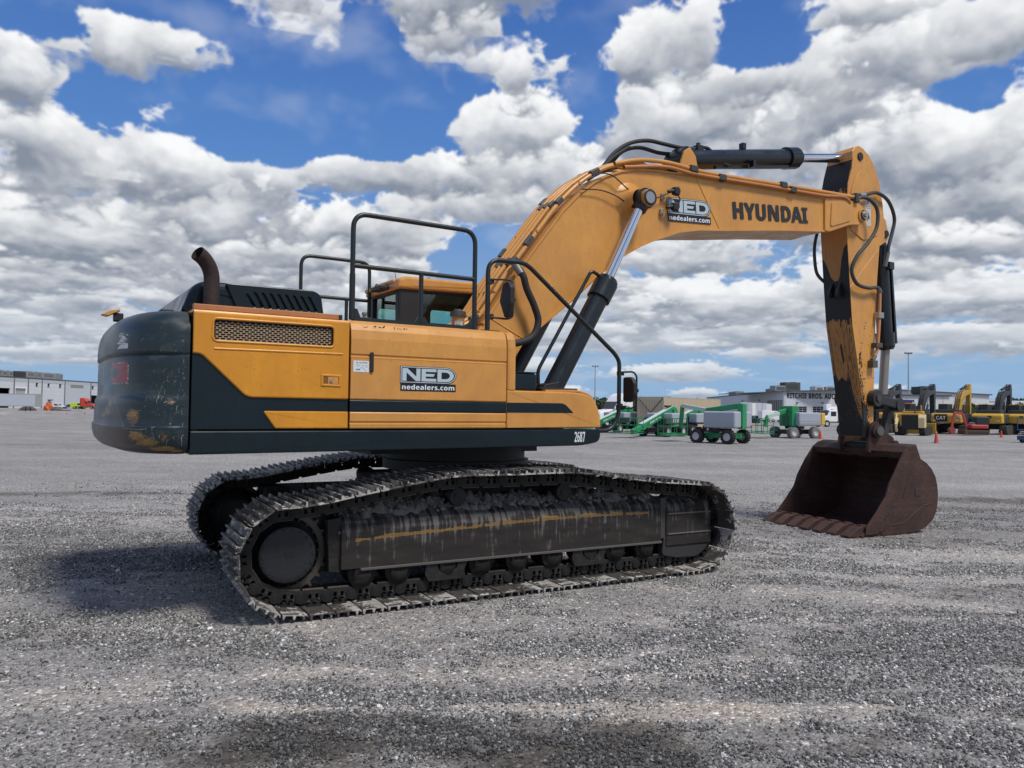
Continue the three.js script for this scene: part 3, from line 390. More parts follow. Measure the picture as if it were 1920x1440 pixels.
{ // front end: rolled end of the hood, fender over the tool box
  part(EX, 'hood_end', alongX([[ZS - 0.006, 1.992], [ZS, 2.0], [ZS, 2.42], [ZS - 0.012, 2.50], [ZS - 0.035, 2.55], [ZS - 0.075, 2.576], [ZS - 0.75, 2.58], [ZS - 0.75, 1.992]], -0.232, -0.125, 0.03), Y2);
  const f = part(EX, 'front_fender', prism(fillet2([[-0.232, 1.618], [0.955, 1.618], [0.955, 1.69], [0.925, 1.83], [0.84, 1.945], [0.68, 1.99], [-0.232, 1.994]], [0.004, 0.01, 0.05, 0.09, 0.09, 0.09, 0.01]), ZS - 0.05, ZS - 0.002, 0.016, [], 3), Y2, { label: 'yellow front fender with rounded nose and dark stripe' });
  part(f, 'stripe', prism(fillet2([[-0.228, 1.772], [0.59, 1.774], [0.47, 1.874], [-0.228, 1.871]], [0.002, 0.012, 0.05, 0.002]), ZS - 0.02, ZS + 0.001, 0.0015), NAVY);
  part(EX, 'tool_box', prism(fillet2([[-0.232, 1.618], [0.945, 1.618], [0.93, 1.80], [0.85, 1.93], [0.68, 1.978], [-0.232, 1.985]], [0.01, 0.02, 0.1, 0.1, 0.1, 0.01]), 0.80, ZS - 0.03, 0.012), Y2);
  part(EX, 'fender_lid', prism(fillet2([[0.27, 1.984], [0.70, 1.996], [0.86, 1.95], [0.93, 1.87], [0.935, 1.885], [0.865, 1.972], [0.71, 2.02], [0.27, 2.012]], [0, 0.05, 0.05, 0, 0, 0.05, 0.08, 0.01]), 0.82, ZS - 0.06, 0.004), Y2);
  part(EX, 'tread_plate', box(0.24, 0.72, 2.018, 2.034, 0.86, 1.38, 0.004), BLACK);
  part(EX, 'step_box', box(-0.12, 0.19, 1.992, 2.175, 0.95, 1.40, 0.03), NAVY, { label: 'dark moulded step box' });
  part(EX, 'step_box_lid', box(-0.11, 0.185, 2.176, 2.190, 0.955, 1.395, 0.006), NAVY);
}
{ // top deck, left-hand side, engine hood
  part(EX, 'deck', [box(-3.1, -0.14, 2.50, 2.548, -1.40, 1.19), box(-3.15, -0.2, 1.60, 2.5, -1.47, -1.40), box(-3.14, -3.10, 1.60, 2.5, -1.40, 1.40), box(-0.16, -0.12, 1.60, 2.5, -0.42, 0.74)], Y2);
  part(EX, 'deck_rail', box(-3.15, -1.945, 2.574, 2.622, ZS - 0.13, ZS - 0.07, 0.008), mat([0.42, 0.17, 0.06], 0.6, 0, { map: paintTex }), { label: 'scuffed orange angle iron along the deck edge' });
  part(EX, 'rail_end', box(-1.944, -1.915, 2.576, 2.62, ZS - 0.135, ZS - 0.065, 0.004), BLACK);
  const hp = fillet2([[-3.20, 2.56], [-3.12, 2.80], [-3.03, 2.862], [-2.12, 2.872], [-2.03, 2.84], [-1.975, 2.56]], [0.01, 0.07, 0.09, 0.09, 0.08, 0.01]);
  const hood = part(EX, 'engine_hood', prism(hp, -1.0, 1.12, 0.07, [], 4), NAVY, { label: 'dark green engine hood with slanted vent slots' });
  const slots = []; for (let k = 0; k < 9; k++) { const x = -2.665 + k * 0.068; slots.push(fillet2([[x, 2.79 - (k === 0 ? 0.02 : 0)], [x - 0.024, 2.79 - (k === 0 ? 0.02 : 0)], [x + 0.046, 2.665], [x + 0.070, 2.665]], 0.012, 4)); }
  part(hood, 'vent_panel', prism(fillet2([[-2.85, 2.85], [-2.09, 2.855], [-2.02, 2.82], [-1.985, 2.60], [-2.74, 2.60]], [0.01, 0.04, 0.05, 0.01, 0.02]), 1.108, 1.145, 0.008, slots), NAVY);
  const ex = [[-2.985, 2.56, 1.25], [-2.985, 2.72, 1.25], [-2.985, 2.82, 1.25], [-2.99, 2.89, 1.255], [-3.015, 2.955, 1.27], [-3.06, 3.01, 1.295], [-3.115, 3.045, 1.325]];
  const rp = mat([0.036, 0.022, 0.021], 0.75, 0.2, { bumpMap: fineBump, bumpScale: 0.003 });
  const st = part(EX, 'exhaust_stack', [hose(ex, 0.063, 40, 20), hose(ex, 0.055, 40, 20)], rp, { label: 'rusty brown curved exhaust stack' }); st.material.side = THREE.DoubleSide;
  part(st, 'clamp', rod([-2.985, 2.565, 1.25], [-2.985, 2.60, 1.25], 0.075, 0.075, 20), BLACK);
  // tanks, caps and toe board between the hood and the cab
  part(EX, 'toe_board', [box(-1.78, -0.50, 2.588, 2.625, 1.27, 1.31), prism([[-1.78, 2.62], [-1.70, 2.62], [-1.735, 2.70], [-1.78, 2.71]], 1.28, 1.31), prism([[-1.16, 2.62], [-1.02, 2.62], [-1.06, 2.68], [-1.12, 2.68]], 1.28, 1.31), prism([[-0.60, 2.62], [-0.48, 2.62], [-0.48, 2.72], [-0.54, 2.70]], 1.28, 1.31)], RAIL);
  const fc = part(EX, 'fuel_filler', rod([-0.48, 2.55, 0.9], [-0.48, 2.765, 0.9], 0.068, 0.068, 28), mat([0.40, 0.23, 0.09], 0.55)); part(fc, 'filler_cap', [rod([-0.48, 2.765, 0.9], [-0.48, 2.815, 0.9], 0.085, 0.082, 28), rod([-0.48, 2.815, 0.9], [-0.48, 2.838, 0.9], 0.05, 0.04, 16)], mat([0.06, 0.06, 0.055], 0.7));
  const fl = canvasMat(128, 160, (c, w, h) => { c.fillStyle = 'rgb(206,206,206)'; c.fillRect(0, 0, w, h); c.fillStyle = 'rgb(50,50,54)'; c.fillRect(14, 10, 90, 8); c.strokeStyle = 'rgb(40,40,44)'; c.lineWidth = 8; c.strokeRect(32, 44, 34, 70); c.lineWidth = 5; c.beginPath(); c.moveTo(66, 60); c.lineTo(80, 60); c.lineTo(80, 104); c.stroke(); c.beginPath(); c.arc(104, 80, 10, 0, 7); c.stroke(); });
  part(fc, 'filler_label', new THREE.CylinderGeometry(0.0695, 0.0695, 0.11, 20, 1, true, -1.0, 1.3).translate(-0.48, 2.655, 0.9), fl, { keepUV: true });
  const oc = part(EX, 'oil_tank', box(-1.30, -0.95, 2.548, 2.73, -0.38, 0.05, 0.03), Y2); part(oc, 'tank_cap', [rod([-1.10, 2.73, -0.15], [-1.10, 2.80, -0.15], 0.085, 0.085, 24), rod([-1.10, 2.80, -0.15], [-1.10, 2.855, -0.15], 0.022, 0.022, 12), rod([-1.10, 2.84, -0.15], [-1.10, 2.865, -0.15], 0.032, 0.03, 12)], mat([0.22, 0.20, 0.18], 0.5, 0.5));
  part(EX, 'hose_fitting', [rod([-0.36, 2.57, 0.72], [-0.22, 2.66, 0.66], 0.055, 0.055, 18), rod([-0.22, 2.66, 0.66], [-0.15, 2.69, 0.63], 0.07, 0.07, 18)], mat([0.10, 0.10, 0.10], 0.5, 0.4));
}
// handrails
part(EX, 'handrail', [pipe([[-1.785, 2.60, 1.30], [-1.785, 3.575, 1.30], [-0.512, 3.575, 1.30], [-0.512, 2.60, 1.30]], 0.0235, 0.14, 110, 12), rod([-1.785, 3.095, 1.30], [-0.512, 3.095, 1.30], 0.022, 0.022, 12), rod([-1.098, 2.62, 1.30], [-1.098, 3.09, 1.30], 0.022, 0.022, 12), rod([-1.785, 2.60, 1.30], [-1.785, 3.02, 1.30], 0.027, 0.027, 14), rod([-0.512, 2.60, 1.30], [-0.512, 2.98, 1.30], 0.024, 0.024, 14)], RAIL, { label: 'tall dark handrail hoop over the middle door' });
part(EX, 'handrail', [pipe([[-1.478, 2.55, -1.30], [-1.478, 3.655, -1.30], [-0.595, 3.655, -1.30], [-0.595, 2.60, -1.30]], 0.0225, 0.13, 100, 12), rod([-1.478, 3.165, -1.30], [-0.595, 3.165, -1.30], 0.022, 0.022, 12), rod([-0.895, 2.60, -1.30], [-0.895, 3.165, -1.30], 0.022, 0.022, 12)], RAIL, { label: 'lower handrail on the far side of the deck' });
{
  const h = part(EX, 'handrail', [pipe([[-0.36, 2.58, 1.30], [-0.36, 3.315, 1.30], [0.09, 3.33, 1.30], [1.30, 2.44, 1.30], [1.365, 2.36, 1.30], [1.362, 1.74, 1.30], [1.25, 1.585, 1.30], [0.92, 1.575, 1.30]], 0.0235, [0, 0.14, 0.10, 0.1, 0.12, 0.18, 0.16, 0], 160, 12), rod([-0.36, 2.58, 1.30], [-0.36, 2.95, 1.30], 0.026, 0.026, 14), rod([-0.345, 3.10, 1.30], [-0.345, 3.06, 1.30], 0.03, 0.03, 12)], RAIL, { label: 'bent front handrail carrying the mirrors' });
  part(h, 'base_plate', box(-0.46, -0.26, 2.578, 2.592, 1.22, 1.38, 0.004), BLACK);
  const a = part(EX, 'mirror', alongX(fillet2([[1.30, 2.90], [1.36, 3.07], [1.45, 3.09], [1.51, 3.03], [1.51, 2.86], [1.46, 2.73], [1.40, 2.72]], 0.02), -0.225, -0.165, 0.014), BLACK, { label: 'black upper mirror seen from its edge' });
  part(a, 'mirror_arm', [pipe([[-0.36, 3.11, 1.31], [-0.15, 3.115, 1.40], [-0.12, 3.05, 1.40], [-0.12, 2.74, 1.40], [-0.17, 2.715, 1.38], [-0.36, 2.73, 1.31]], 0.010, 0.05, 70, 8), rod([-0.19, 2.91, 1.40], [-0.10, 2.915, 1.40], 0.014, 0.014, 10), new THREE.SphereGeometry(0.028, 12, 10).translate(-0.12, 2.915, 1.40), box(-0.375, -0.30, 3.07, 3.12, 1.285, 1.325), box(-0.375, -0.30, 2.71, 2.76, 1.285, 1.325)], BLACK);
  const b = part(EX, 'mirror', alongX(fillet2([[1.33, 1.90], [1.33, 2.18], [1.46, 2.18], [1.52, 2.12], [1.52, 1.98], [1.46, 1.90]], 0.03), 1.39, 1.445, 0.016), BLACK, { label: 'black lower mirror at the front handrail' });
  part(b, 'mirror_arm', [pipe([[1.36, 2.235, 1.30], [1.50, 2.245, 1.38], [1.535, 2.20, 1.40], [1.535, 1.88, 1.40], [1.50, 1.835, 1.38], [1.36, 1.835, 1.30]], 0.011, 0.06, 70, 8), rod([1.43, 2.03, 1.42], [1.535, 2.035, 1.40], 0.014, 0.014, 10), new THREE.SphereGeometry(0.03, 12, 10).translate(1.53, 2.035, 1.40), box(1.345, 1.42, 2.20, 2.245, 1.28, 1.32), box(1.345, 1.42, 1.81, 1.86, 1.28, 1.32)], BLACK);
}
// cab: real openings, glass in them
{
  const z0 = -1.46, z1 = -0.47, xr = -0.53, xf = 1.12, yb = 1.60, yt = 3.30;
  const cab = part(EX, 'cab', [
    prism([[xr, yb], [xf + 0.12, yb], [xf + 0.12, 2.2], [xf - 0.18, yt], [xr, yt]], z1 - 0.06, z1, 0.012, [fillet2([[-0.27, 2.28], [0.98, 2.28], [0.86, 3.20], [-0.27, 3.20]], 0.05).reverse()]),
    prism([[xr, yb], [xf + 0.12, yb], [xf + 0.12, 2.2], [xf - 0.18, yt], [xr, yt]], z0, z0 + 0.06, 0.012, [fillet2([[-0.42, 2.72], [-0.10, 2.72], [-0.10, 3.10], [-0.42, 3.10]], 0.06).reverse(), fillet2([[0.33, 2.0], [0.98, 2.0], [0.86, 3.14], [0.33, 3.14]], 0.06).reverse()]),
    box(-0.60, -0.20, yb, 2.60, z0 + 0.06, z1 - 0.06),
    alongX([[z1 - 0.06, 2.6], [z1 - 0.06, yt], [z1 - 0.15, yt], [z1 - 0.13, 2.6]], xr, xr + 0.07), alongX([[z0 + 0.06, 2.6], [z0 + 0.06, yt], [z0 + 0.13, yt], [z0 + 0.11, 2.6]], xr, xr + 0.07),
    box(xr, xr + 0.07, 3.20, yt, z0 + 0.1, z1 - 0.1), box(xf + 0.02, xf + 0.1, yb, 2.2, z0 + 0.06, z1 - 0.06), bar([xf + 0.08, 2.2, z0 + 0.04], [xf - 0.2, yt, z0 + 0.04], 0.07, 0.07), bar([xf + 0.08, 2.2, z1 - 0.04], [xf - 0.2, yt, z1 - 0.04], 0.07, 0.07), box(xr, xf + 0.1, yb - 0.02, yb + 0.02, z0, z1)
  ], BLACK, { label: 'operator cab in black with a yellow roof' });
  part(cab, 'roof', prism(fillet2([[xr - 0.05, 3.225], [xf - 0.06, 3.255], [xf + 0.02, 3.36], [xf - 0.1, 3.405], [xr + 0.04, 3.38], [xr - 0.04, 3.34]], [0.03, 0.03, 0.03, 0.06, 0.05, 0.03]), z0 - 0.02, z1 + 0.04, 0.035, [], 3), Y2);
  part(cab, 'roof_step', [box(xr - 0.075, xr + 0.05, 3.27, 3.325, z0 + 0.02, z0 + 0.35, 0.02), box(xr - 0.06, xr + 0.05, 3.30, 3.35, z0 + 0.38, z1 - 0.1, 0.02)], Y2);
  part(cab, 'work_lamp', [box(xr - 0.17, xr - 0.05, 3.235, 3.285, z0 + 0.45, z1 - 0.22, 0.012), rod([xr - 0.12, 3.285, z1 - 0.45], [xr - 0.12, 3.33, z1 - 0.45], 0.03, 0.012, 8)], BLACK);
  part(cab, 'side_window', prism(fillet2([[-0.275, 2.275], [0.985, 2.275], [0.865, 3.205], [-0.275, 3.205]], 0.05), z1 - 0.035, z1 - 0.030), GLASS);
  part(cab, 'side_window', prism(fillet2([[-0.425, 2.715], [-0.095, 2.715], [-0.095, 3.105], [-0.425, 3.105]], 0.06), z0 + 0.03, z0 + 0.035), GLASS); part(cab, 'side_window', prism(fillet2([[0.325, 1.995], [0.985, 1.995], [0.865, 3.145], [0.325, 3.145]], 0.06), z0 + 0.03, z0 + 0.035), GLASS);
  part(cab, 'rear_window', box(xr + 0.03, xr + 0.036, 2.61, 3.20, z0 + 0.11, z1 - 0.12), GLASS); part(cab, 'windscreen', prism([[xf + 0.09, 2.2], [xf - 0.19, yt - 0.02], [xf - 0.185, yt - 0.02], [xf + 0.096, 2.2]], z0 + 0.07, z1 - 0.07), GLASS);
  part(cab, 'seat', [box(-0.15, 0.45, 2.05, 2.25, -1.2, -0.72, 0.05), box(-0.22, -0.08, 2.2, 2.9, -1.2, -0.72, 0.05), box(-0.18, -0.1, 2.9, 3.1, -1.08, -0.84, 0.04)], BLACK); part(cab, 'interior_lining', box(xr + 0.05, xf - 0.22, 3.22, 3.27, z0 + 0.05, z1 - 0.05), mat([0.03, 0.03, 0.03], 0.8));
  part(cab, 'antenna', rod([-0.25, 3.37, -1.2], [-0.29, 3.56, -1.2], 0.006, 0.003, 6), BLACK); part(cab, 'roof_bolt', [rod([-0.1, 3.38, -0.6], [-0.1, 3.415, -0.6], 0.022, 0.018, 10)], BLACK); part(cab, 'roof_bolt', [rod([0.62, 3.39, -0.55], [0.62, 3.42, -0.55], 0.022, 0.018, 10)], BLACK);
  const gm = []; for (let k = 0; k < 5; k++) gm.push(box(1.19, 1.2, 2.02 + k * 0.09, 2.025 + k * 0.09, -1.3, -0.55)); for (let k = 0; k < 8; k++) gm.push(box(1.19, 1.2, 1.98, 2.42, -1.3 + k * 0.1, -1.295 + k * 0.1)); part(cab, 'front_guard', gm, BLACK);
}
// ---------------------------------------------------------------- boom, arm, cylinders, bucket
const BZ = 0.36;
const boomTop = [[-0.12, 2.42], [0.13, 2.78], [0.52, 3.33], [0.86, 3.77], [1.24, 4.25], [1.50, 4.51], [1.72, 4.68], [1.92, 4.80], [2.17, 4.905], [2.45, 4.975], [2.72, 5.01], [2.97, 5.03], [3.40, 5.06], [4.01, 5.09], [5.2, 5.15], [6.34, 5.205]];
const boomLow = [[6.36, 4.69], [5.2, 4.55], [4.13, 4.40], [3.60, 4.335], [3.35, 4.285], [3.18, 4.245], [3.01, 4.18], [2.74, 4.08], [2.50, 3.97], [2.21, 3.81], [1.99, 3.66], [1.70, 3.42], [1.41, 3.17], [0.92, 2.80], [0.71, 2.61], [0.36, 2.06], [0.20, 1.95], [-0.02, 1.97], [-0.16, 2.12]];
{
  const boom = part(EX, 'boom', prism([...boomTop, ...boomLow].reverse(), -BZ + 0.03, BZ - 0.008, 0.006, [], 1), Y2, { label: 'long faded yellow goose-neck boom with maker lettering' });
  // flanges standing proud of the side plates
  const flange = (line, t, over) => { const g = []; for (let i = 0; i < line.length - 1; i++) g.push(bar([line[i][0], line[i][1], 0], [line[i + 1][0], line[i + 1][1], 0], 2 * (BZ + over), t)); return g; };
  part(boom, 'top_flange', flange(boomTop.slice(1), 0.026, 0.012), Y2); part(boom, 'bottom_flange', flange(boomLow.slice(0, 15), 0.026, 0.012), Y2);
  // weld beads between plates
  for (const [x0, y0, x1, y1] of [[0.02, 2.95, 0.69, 2.64], [3.52, 5.05, 3.98, 4.40], [6.33, 5.19, 6.36, 4.70]]) part(boom, 'weld_seam', rod([x0, y0, BZ - 0.008], [x1, y1, BZ - 0.008], 0.008, 0.008, 6), Y2);
  for (const s of [-1, 1]) {
    const tip = part(boom, 'tip_lug', prism(fillet2([[6.33, 4.69], [6.44, 4.68], [6.98, 4.87], [7.22, 4.90], [7.40, 4.98], [7.42, 5.12], [7.30, 5.24], [7.10, 5.275], [6.42, 5.235], [6.33, 5.215]], [0.01, 0.05, 0.1, 0.08, 0.1, 0.1, 0.08, 0.1, 0.05, 0.01]), s > 0 ? 0.265 : -0.385, s > 0 ? 0.385 : -0.265, 0.012), Y2);
    part(tip, 'raised_plate', prism(fillet2([[6.45, 4.76], [6.98, 4.93], [7.00, 5.12], [6.88, 5.19], [6.48, 5.17]], 0.06), s > 0 ? 0.38 : -0.40, s > 0 ? 0.400 : -0.38, 0.009), Y2);
    part(tip, 'pin_boss', zrod(7.30, 5.07, s > 0 ? 0.375 : -0.41, s > 0 ? 0.41 : -0.375, 0.115), Y2); part(tip, 'pin', [zrod(7.30, 5.07, s > 0 ? 0.40 : -0.44, s > 0 ? 0.44 : -0.40, 0.068), zrod(7.30, 5.07, s > 0 ? 0.43 : -0.47, s > 0 ? 0.47 : -0.43, 0.045, 6)], STEEL); part(tip, 'grease', zrod(7.30, 5.07, s > 0 ? 0.405 : -0.418, s > 0 ? 0.418 : -0.405, 0.085), GREASE);
    // boss for the boom cylinder
    part(boom, 'cylinder_boss', [zlathe([[0.27, 0], [0.20, 0.035], [0.15, 0.10], [0.13, 0.20]].map(([r, h]) => [r, s * h]), 2.33, 4.52, s * (BZ - 0.012), 36)], Y2);
  }
  part(boom, 'dealer_sticker', new THREE.PlaneGeometry(0.86, 0.335).rotateZ(0.075).translate(3.40, 4.565, BZ + 0.002), dealer, { keepUV: true, label: 'dealer sticker on the boom' });
  const maker = canvasMat(2048, 320, (c, w, h) => { c.clearRect(0, 0, w, h); c.fillStyle = 'rgb(30,34,40)'; c.font = 'bold 380px sans-serif'; c.textBaseline = 'alphabetic'; const tw = c.measureText('HYUNDAI').width; c.save(); c.translate(14, 296); c.scale((w - 28) / tw, 1.0); c.fillText('HYUNDAI', 0, 0); c.lineWidth = 16; c.strokeStyle = c.fillStyle; c.strokeText('HYUNDAI', 0, 0); c.restore(); c.globalCompositeOperation = 'destination-out'; const r = rng(4); for (let k = 0; k < 26; k++) { c.beginPath(); c.ellipse(880 + r() * 560, 20 + r() * 280, 2 + r() * 9, 1 + r() * 6, r() * 3, 0, 7); c.fill(); } for (let k = 0; k < 16; k++) { c.beginPath(); c.ellipse(r() * w, r() * h, 1 + r() * 4, 1 + r() * 3, 0, 0, 7); c.fill(); } c.globalCompositeOperation = 'source-over'; }, 0.5, { transparent: true, alphaTest: 0.5 });
  const mk = new THREE.PlaneGeometry(1.74, 0.27); mk.rotateZ(0.098); mk.translate(5.08, 4.79, BZ + 0.002); part(boom, 'maker_lettering', mk, maker, { keepUV: true, label: 'dark maker name lettering on the boom' });
  // steel pipes over the back of the boom, with clamps
  const off = (line, d) => line.map((p, i) => { const a = line[Math.max(0, i - 1)], b = line[Math.min(line.length - 1, i + 1)], l = Math.hypot(b[0] - a[0], b[1] - a[1]); return [p[0] - (b[1] - a[1]) / l * d, p[1] + (b[0] - a[0]) / l * d]; });
  const back = [[-0.30, 2.45], [-0.14, 2.62], ...boomTop.slice(1, 12)];
  for (const [z, d, r] of [[0.335, 0.095, 0.028], [0.215, 0.12, 0.026], [0.105, 0.12, 0.026], [-0.005, 0.12, 0.026], [-0.13, 0.11, 0.025]]) { const l = off(back, d); part(EX, 'boom_pipe', hose(l.map(([x, y], i) => [x, y - (i > 10 ? 0.05 : 0), z]), r, 72, 10), Y2); }
  const bt = off(back, 0.112), CL = mat([0.075, 0.073, 0.066], 0.45, 0.3);
  for (const [i, t, zs, w] of [[3, 0.35, [0.335, 0.215, 0.105, -0.005], 1], [3, 0.95, [0.335], 1.3], [3, 0.75, [-0.13], 1.2], [5, 0.05, [0.215, 0.105, -0.005], 1], [5, 0.15, [0.335], 1], [5, 0.5, [-0.13], 1.2], [7, 0.4, [0.335], 1.3], [8, 0.2, [-0.005, -0.13], 1.3], [1, 0.9, [0.335, 0.105], 1], [9, 0.3, [0.105, -0.005], 1.2]]) {
    const a = bt[i], b = bt[i + 1], p = [lerp(a[0], b[0], t), lerp(a[1], b[1], t)], l = Math.hypot(b[0] - a[0], b[1] - a[1]), u = [(b[0] - a[0]) / l * 0.06 * w, (b[1] - a[1]) / l * 0.06 * w];
    for (const z of zs) part(EX, 'pipe_clamp', bar([p[0] - u[0], p[1] - u[1], z], [p[0] + u[0], p[1] + u[1], z], 0.070, 0.070, 0.014), CL);
  }
  for (const [i, t] of [[4, 0.25], [2, 0.6], [6, 0.3]]) { const a = bt[i], b = bt[i + 1]; part(EX, 'pipe_bracket', bar([lerp(a[0], b[0], t), lerp(a[1], b[1], t) - 0.01, -0.14], [lerp(a[0], b[0], t), lerp(a[1], b[1], t) - 0.01, 0.37], 0.035, 0.035, 0.006), Y2); }
  part(EX, 'boom_pipe', hose([[2.05, 4.98, 0.36], [2.40, 5.085, 0.37], [2.75, 5.14, 0.38], [3.05, 5.155, 0.38], [3.6, 5.145, 0.38], [5.2, 5.235, 0.38], [6.6, 5.315, 0.38], [7.16, 5.345, 0.38]], 0.030, 90, 10), Y2);
  part(EX, 'boom_pipe', hose([[2.2, 4.96, 0.37], [2.9, 5.08, 0.40], [3.4, 5.08, 0.40], [5.0, 5.165, 0.40], [6.3, 5.235, 0.40], [6.85, 5.29, 0.39], [6.98, 5.23, 0.38]], 0.026, 80, 10), mat([0.50, 0.20, 0.06], 0.5, 0, { map: paintTex }));
  for (const [x, y] of [[3.42, 5.145], [3.98, 5.12], [5.30, 5.235], [5.52, 5.20]]) part(EX, 'pipe_clamp', box(x - 0.07, x + 0.07, y - 0.045, y + 0.045, 0.33, 0.435, 0.012), mat([0.055, 0.055, 0.05], 0.5, 0.3));
  part(EX, 'pipe_clamp', [box(7.06, 7.16, 5.25, 5.40, 0.32, 0.44, 0.012)], mat([0.055, 0.055, 0.05], 0.5, 0.3));
  // work lamps wired to the boom side
  const cable = mat([0.012, 0.012, 0.012], 0.6);
  part(EX, 'lamp_cable', [hose([[1.55, 4.62, 0.40], [1.75, 4.78, 0.41], [1.95, 4.80, 0.42], [2.2, 4.68, 0.42], [2.45, 4.56, 0.42], [2.75, 4.64, 0.42], [2.98, 4.75, 0.45]], 0.008, 60, 6), hose([[1.5, 4.55, 0.40], [1.8, 4.58, 0.41], [2.05, 4.54, 0.42], [2.25, 4.46, 0.42]], 0.008, 40, 6), hose([[3.03, 4.73, 0.47], [3.10, 4.66, 0.47], [3.06, 4.58, 0.47], [2.88, 4.52, 0.44]], 0.008, 30, 6)], cable);
  const lamp = (x, y) => { const l = part(EX, 'boom_lamp', [prism(fillet2([[x - 0.04, y - 0.05], [x + 0.045, y - 0.06], [x + 0.065, y + 0.01], [x + 0.03, y + 0.06], [x - 0.05, y + 0.045]], 0.015), 0.42, 0.50, 0.015), rod([x - 0.12, y - 0.02, 0.44], [x - 0.03, y, 0.46], 0.022, 0.03, 12)], BLACK); part(l, 'lamp_bracket', [prism(fillet2([[x - 0.185, y - 0.125], [x - 0.125, y - 0.125], [x - 0.115, y - 0.03], [x - 0.175, y - 0.03]], 0.02), BZ - 0.006, BZ + 0.03, 0.006), zrod(x - 0.15, y - 0.09, BZ + 0.02, BZ + 0.045, 0.02, 10)], mat([0.34, 0.31, 0.24], 0.45, 0.5)); };
  lamp(3.03, 4.76); lamp(3.01, 4.545);
}
// hydraulic cylinders
function ram(name, label, a, b, c, r0, r1, extra = []) {         // barrel a to b, rod b to c
  const A = new THREE.Vector3(...a), B = new THREE.Vector3(...b), u = B.clone().sub(A).normalize(), P = (o, t) => o.clone().addScaledVector(u, t).toArray();
  const cy = part(EX, name, [rod(a, b, r0, r0, 32), rod(P(B, -0.26), P(B, -0.02), r0 * 1.22, r0 * 1.22, 32), rod(P(B, -0.02), P(B, 0.04), r0 * 1.05, r0 * 1.0, 32), rod(P(A, -0.02), P(A, 0.1), r0 * 1.08, r0 * 1.08, 32), ...extra], CYL, { label });
  for (let k = 0; k < 10; k++) { const e = new THREE.Vector3(1, 0, 0).applyAxisAngle(u, k / 10 * 6.283), s = u.clone().cross(Math.abs(u.y) > 0.9 ? new THREE.Vector3(0, 0, 1) : new THREE.Vector3(0, 1, 0)).normalize().applyAxisAngle(u, k / 10 * 6.283); void e; part(cy, 'bolt', rod(P(B.clone().addScaledVector(s, r0 * 1.08), -0.03), P(B.clone().addScaledVector(s, r0 * 1.08), 0.012), 0.014, 0.014, 6), BLACK); }
  part(cy, 'piston_rod', rod(P(B, 0.0), c, r1, r1, 32), CHROME);
  return cy;
}
for (const s of [1, -1]) {
  const z = s * 0.545, cy = ram('boom_cylinder', s > 0 ? 'near boom cylinder with bright chrome rod' : 'far boom cylinder behind the boom', [0.92, 1.95, z], [1.79, 3.40, z], [2.33, 4.44, z], 0.122, 0.064);
  part(cy, 'rod_eye', [zrod(2.36, 4.52, z - 0.085, z + 0.085, 0.135), rod([2.30, 4.38, z], [2.36, 4.50, z], 0.10, 0.12, 20)], GREASE); part(cy, 'eye_pin', [zrod(2.37, 4.52, z - 0.12 + s * 0.02, z + 0.12 + s * 0.02, 0.11, 28)], Y2); part(cy, 'pin_end', zrod(2.37, 4.52, z + s * 0.13, z + s * 0.15, 0.075, 20), STEEL); part(cy, 'pin_ring', zlathe([[0.078, 0], [0.105, 0], [0.105, 0.012], [0.078, 0.012]].map(([r, h]) => [r, s * h]), 2.37, 4.52, z + s * 0.138, 28), GREASE);
  part(cy, 'oil_pipe', [pipe([[0.78, 2.10, z], [0.77, 2.26, z], [1.55, 3.52, z], [1.68, 3.46, z]], 0.022, 0.06, 60, 8)], CYL);
  part(cy, 'cylinder_foot', prism([[0.72, 1.99], [0.80, 2.10], [1.02, 2.14], [1.12, 1.98]], z - 0.12, z + 0.12, 0.01), BLACK);
}
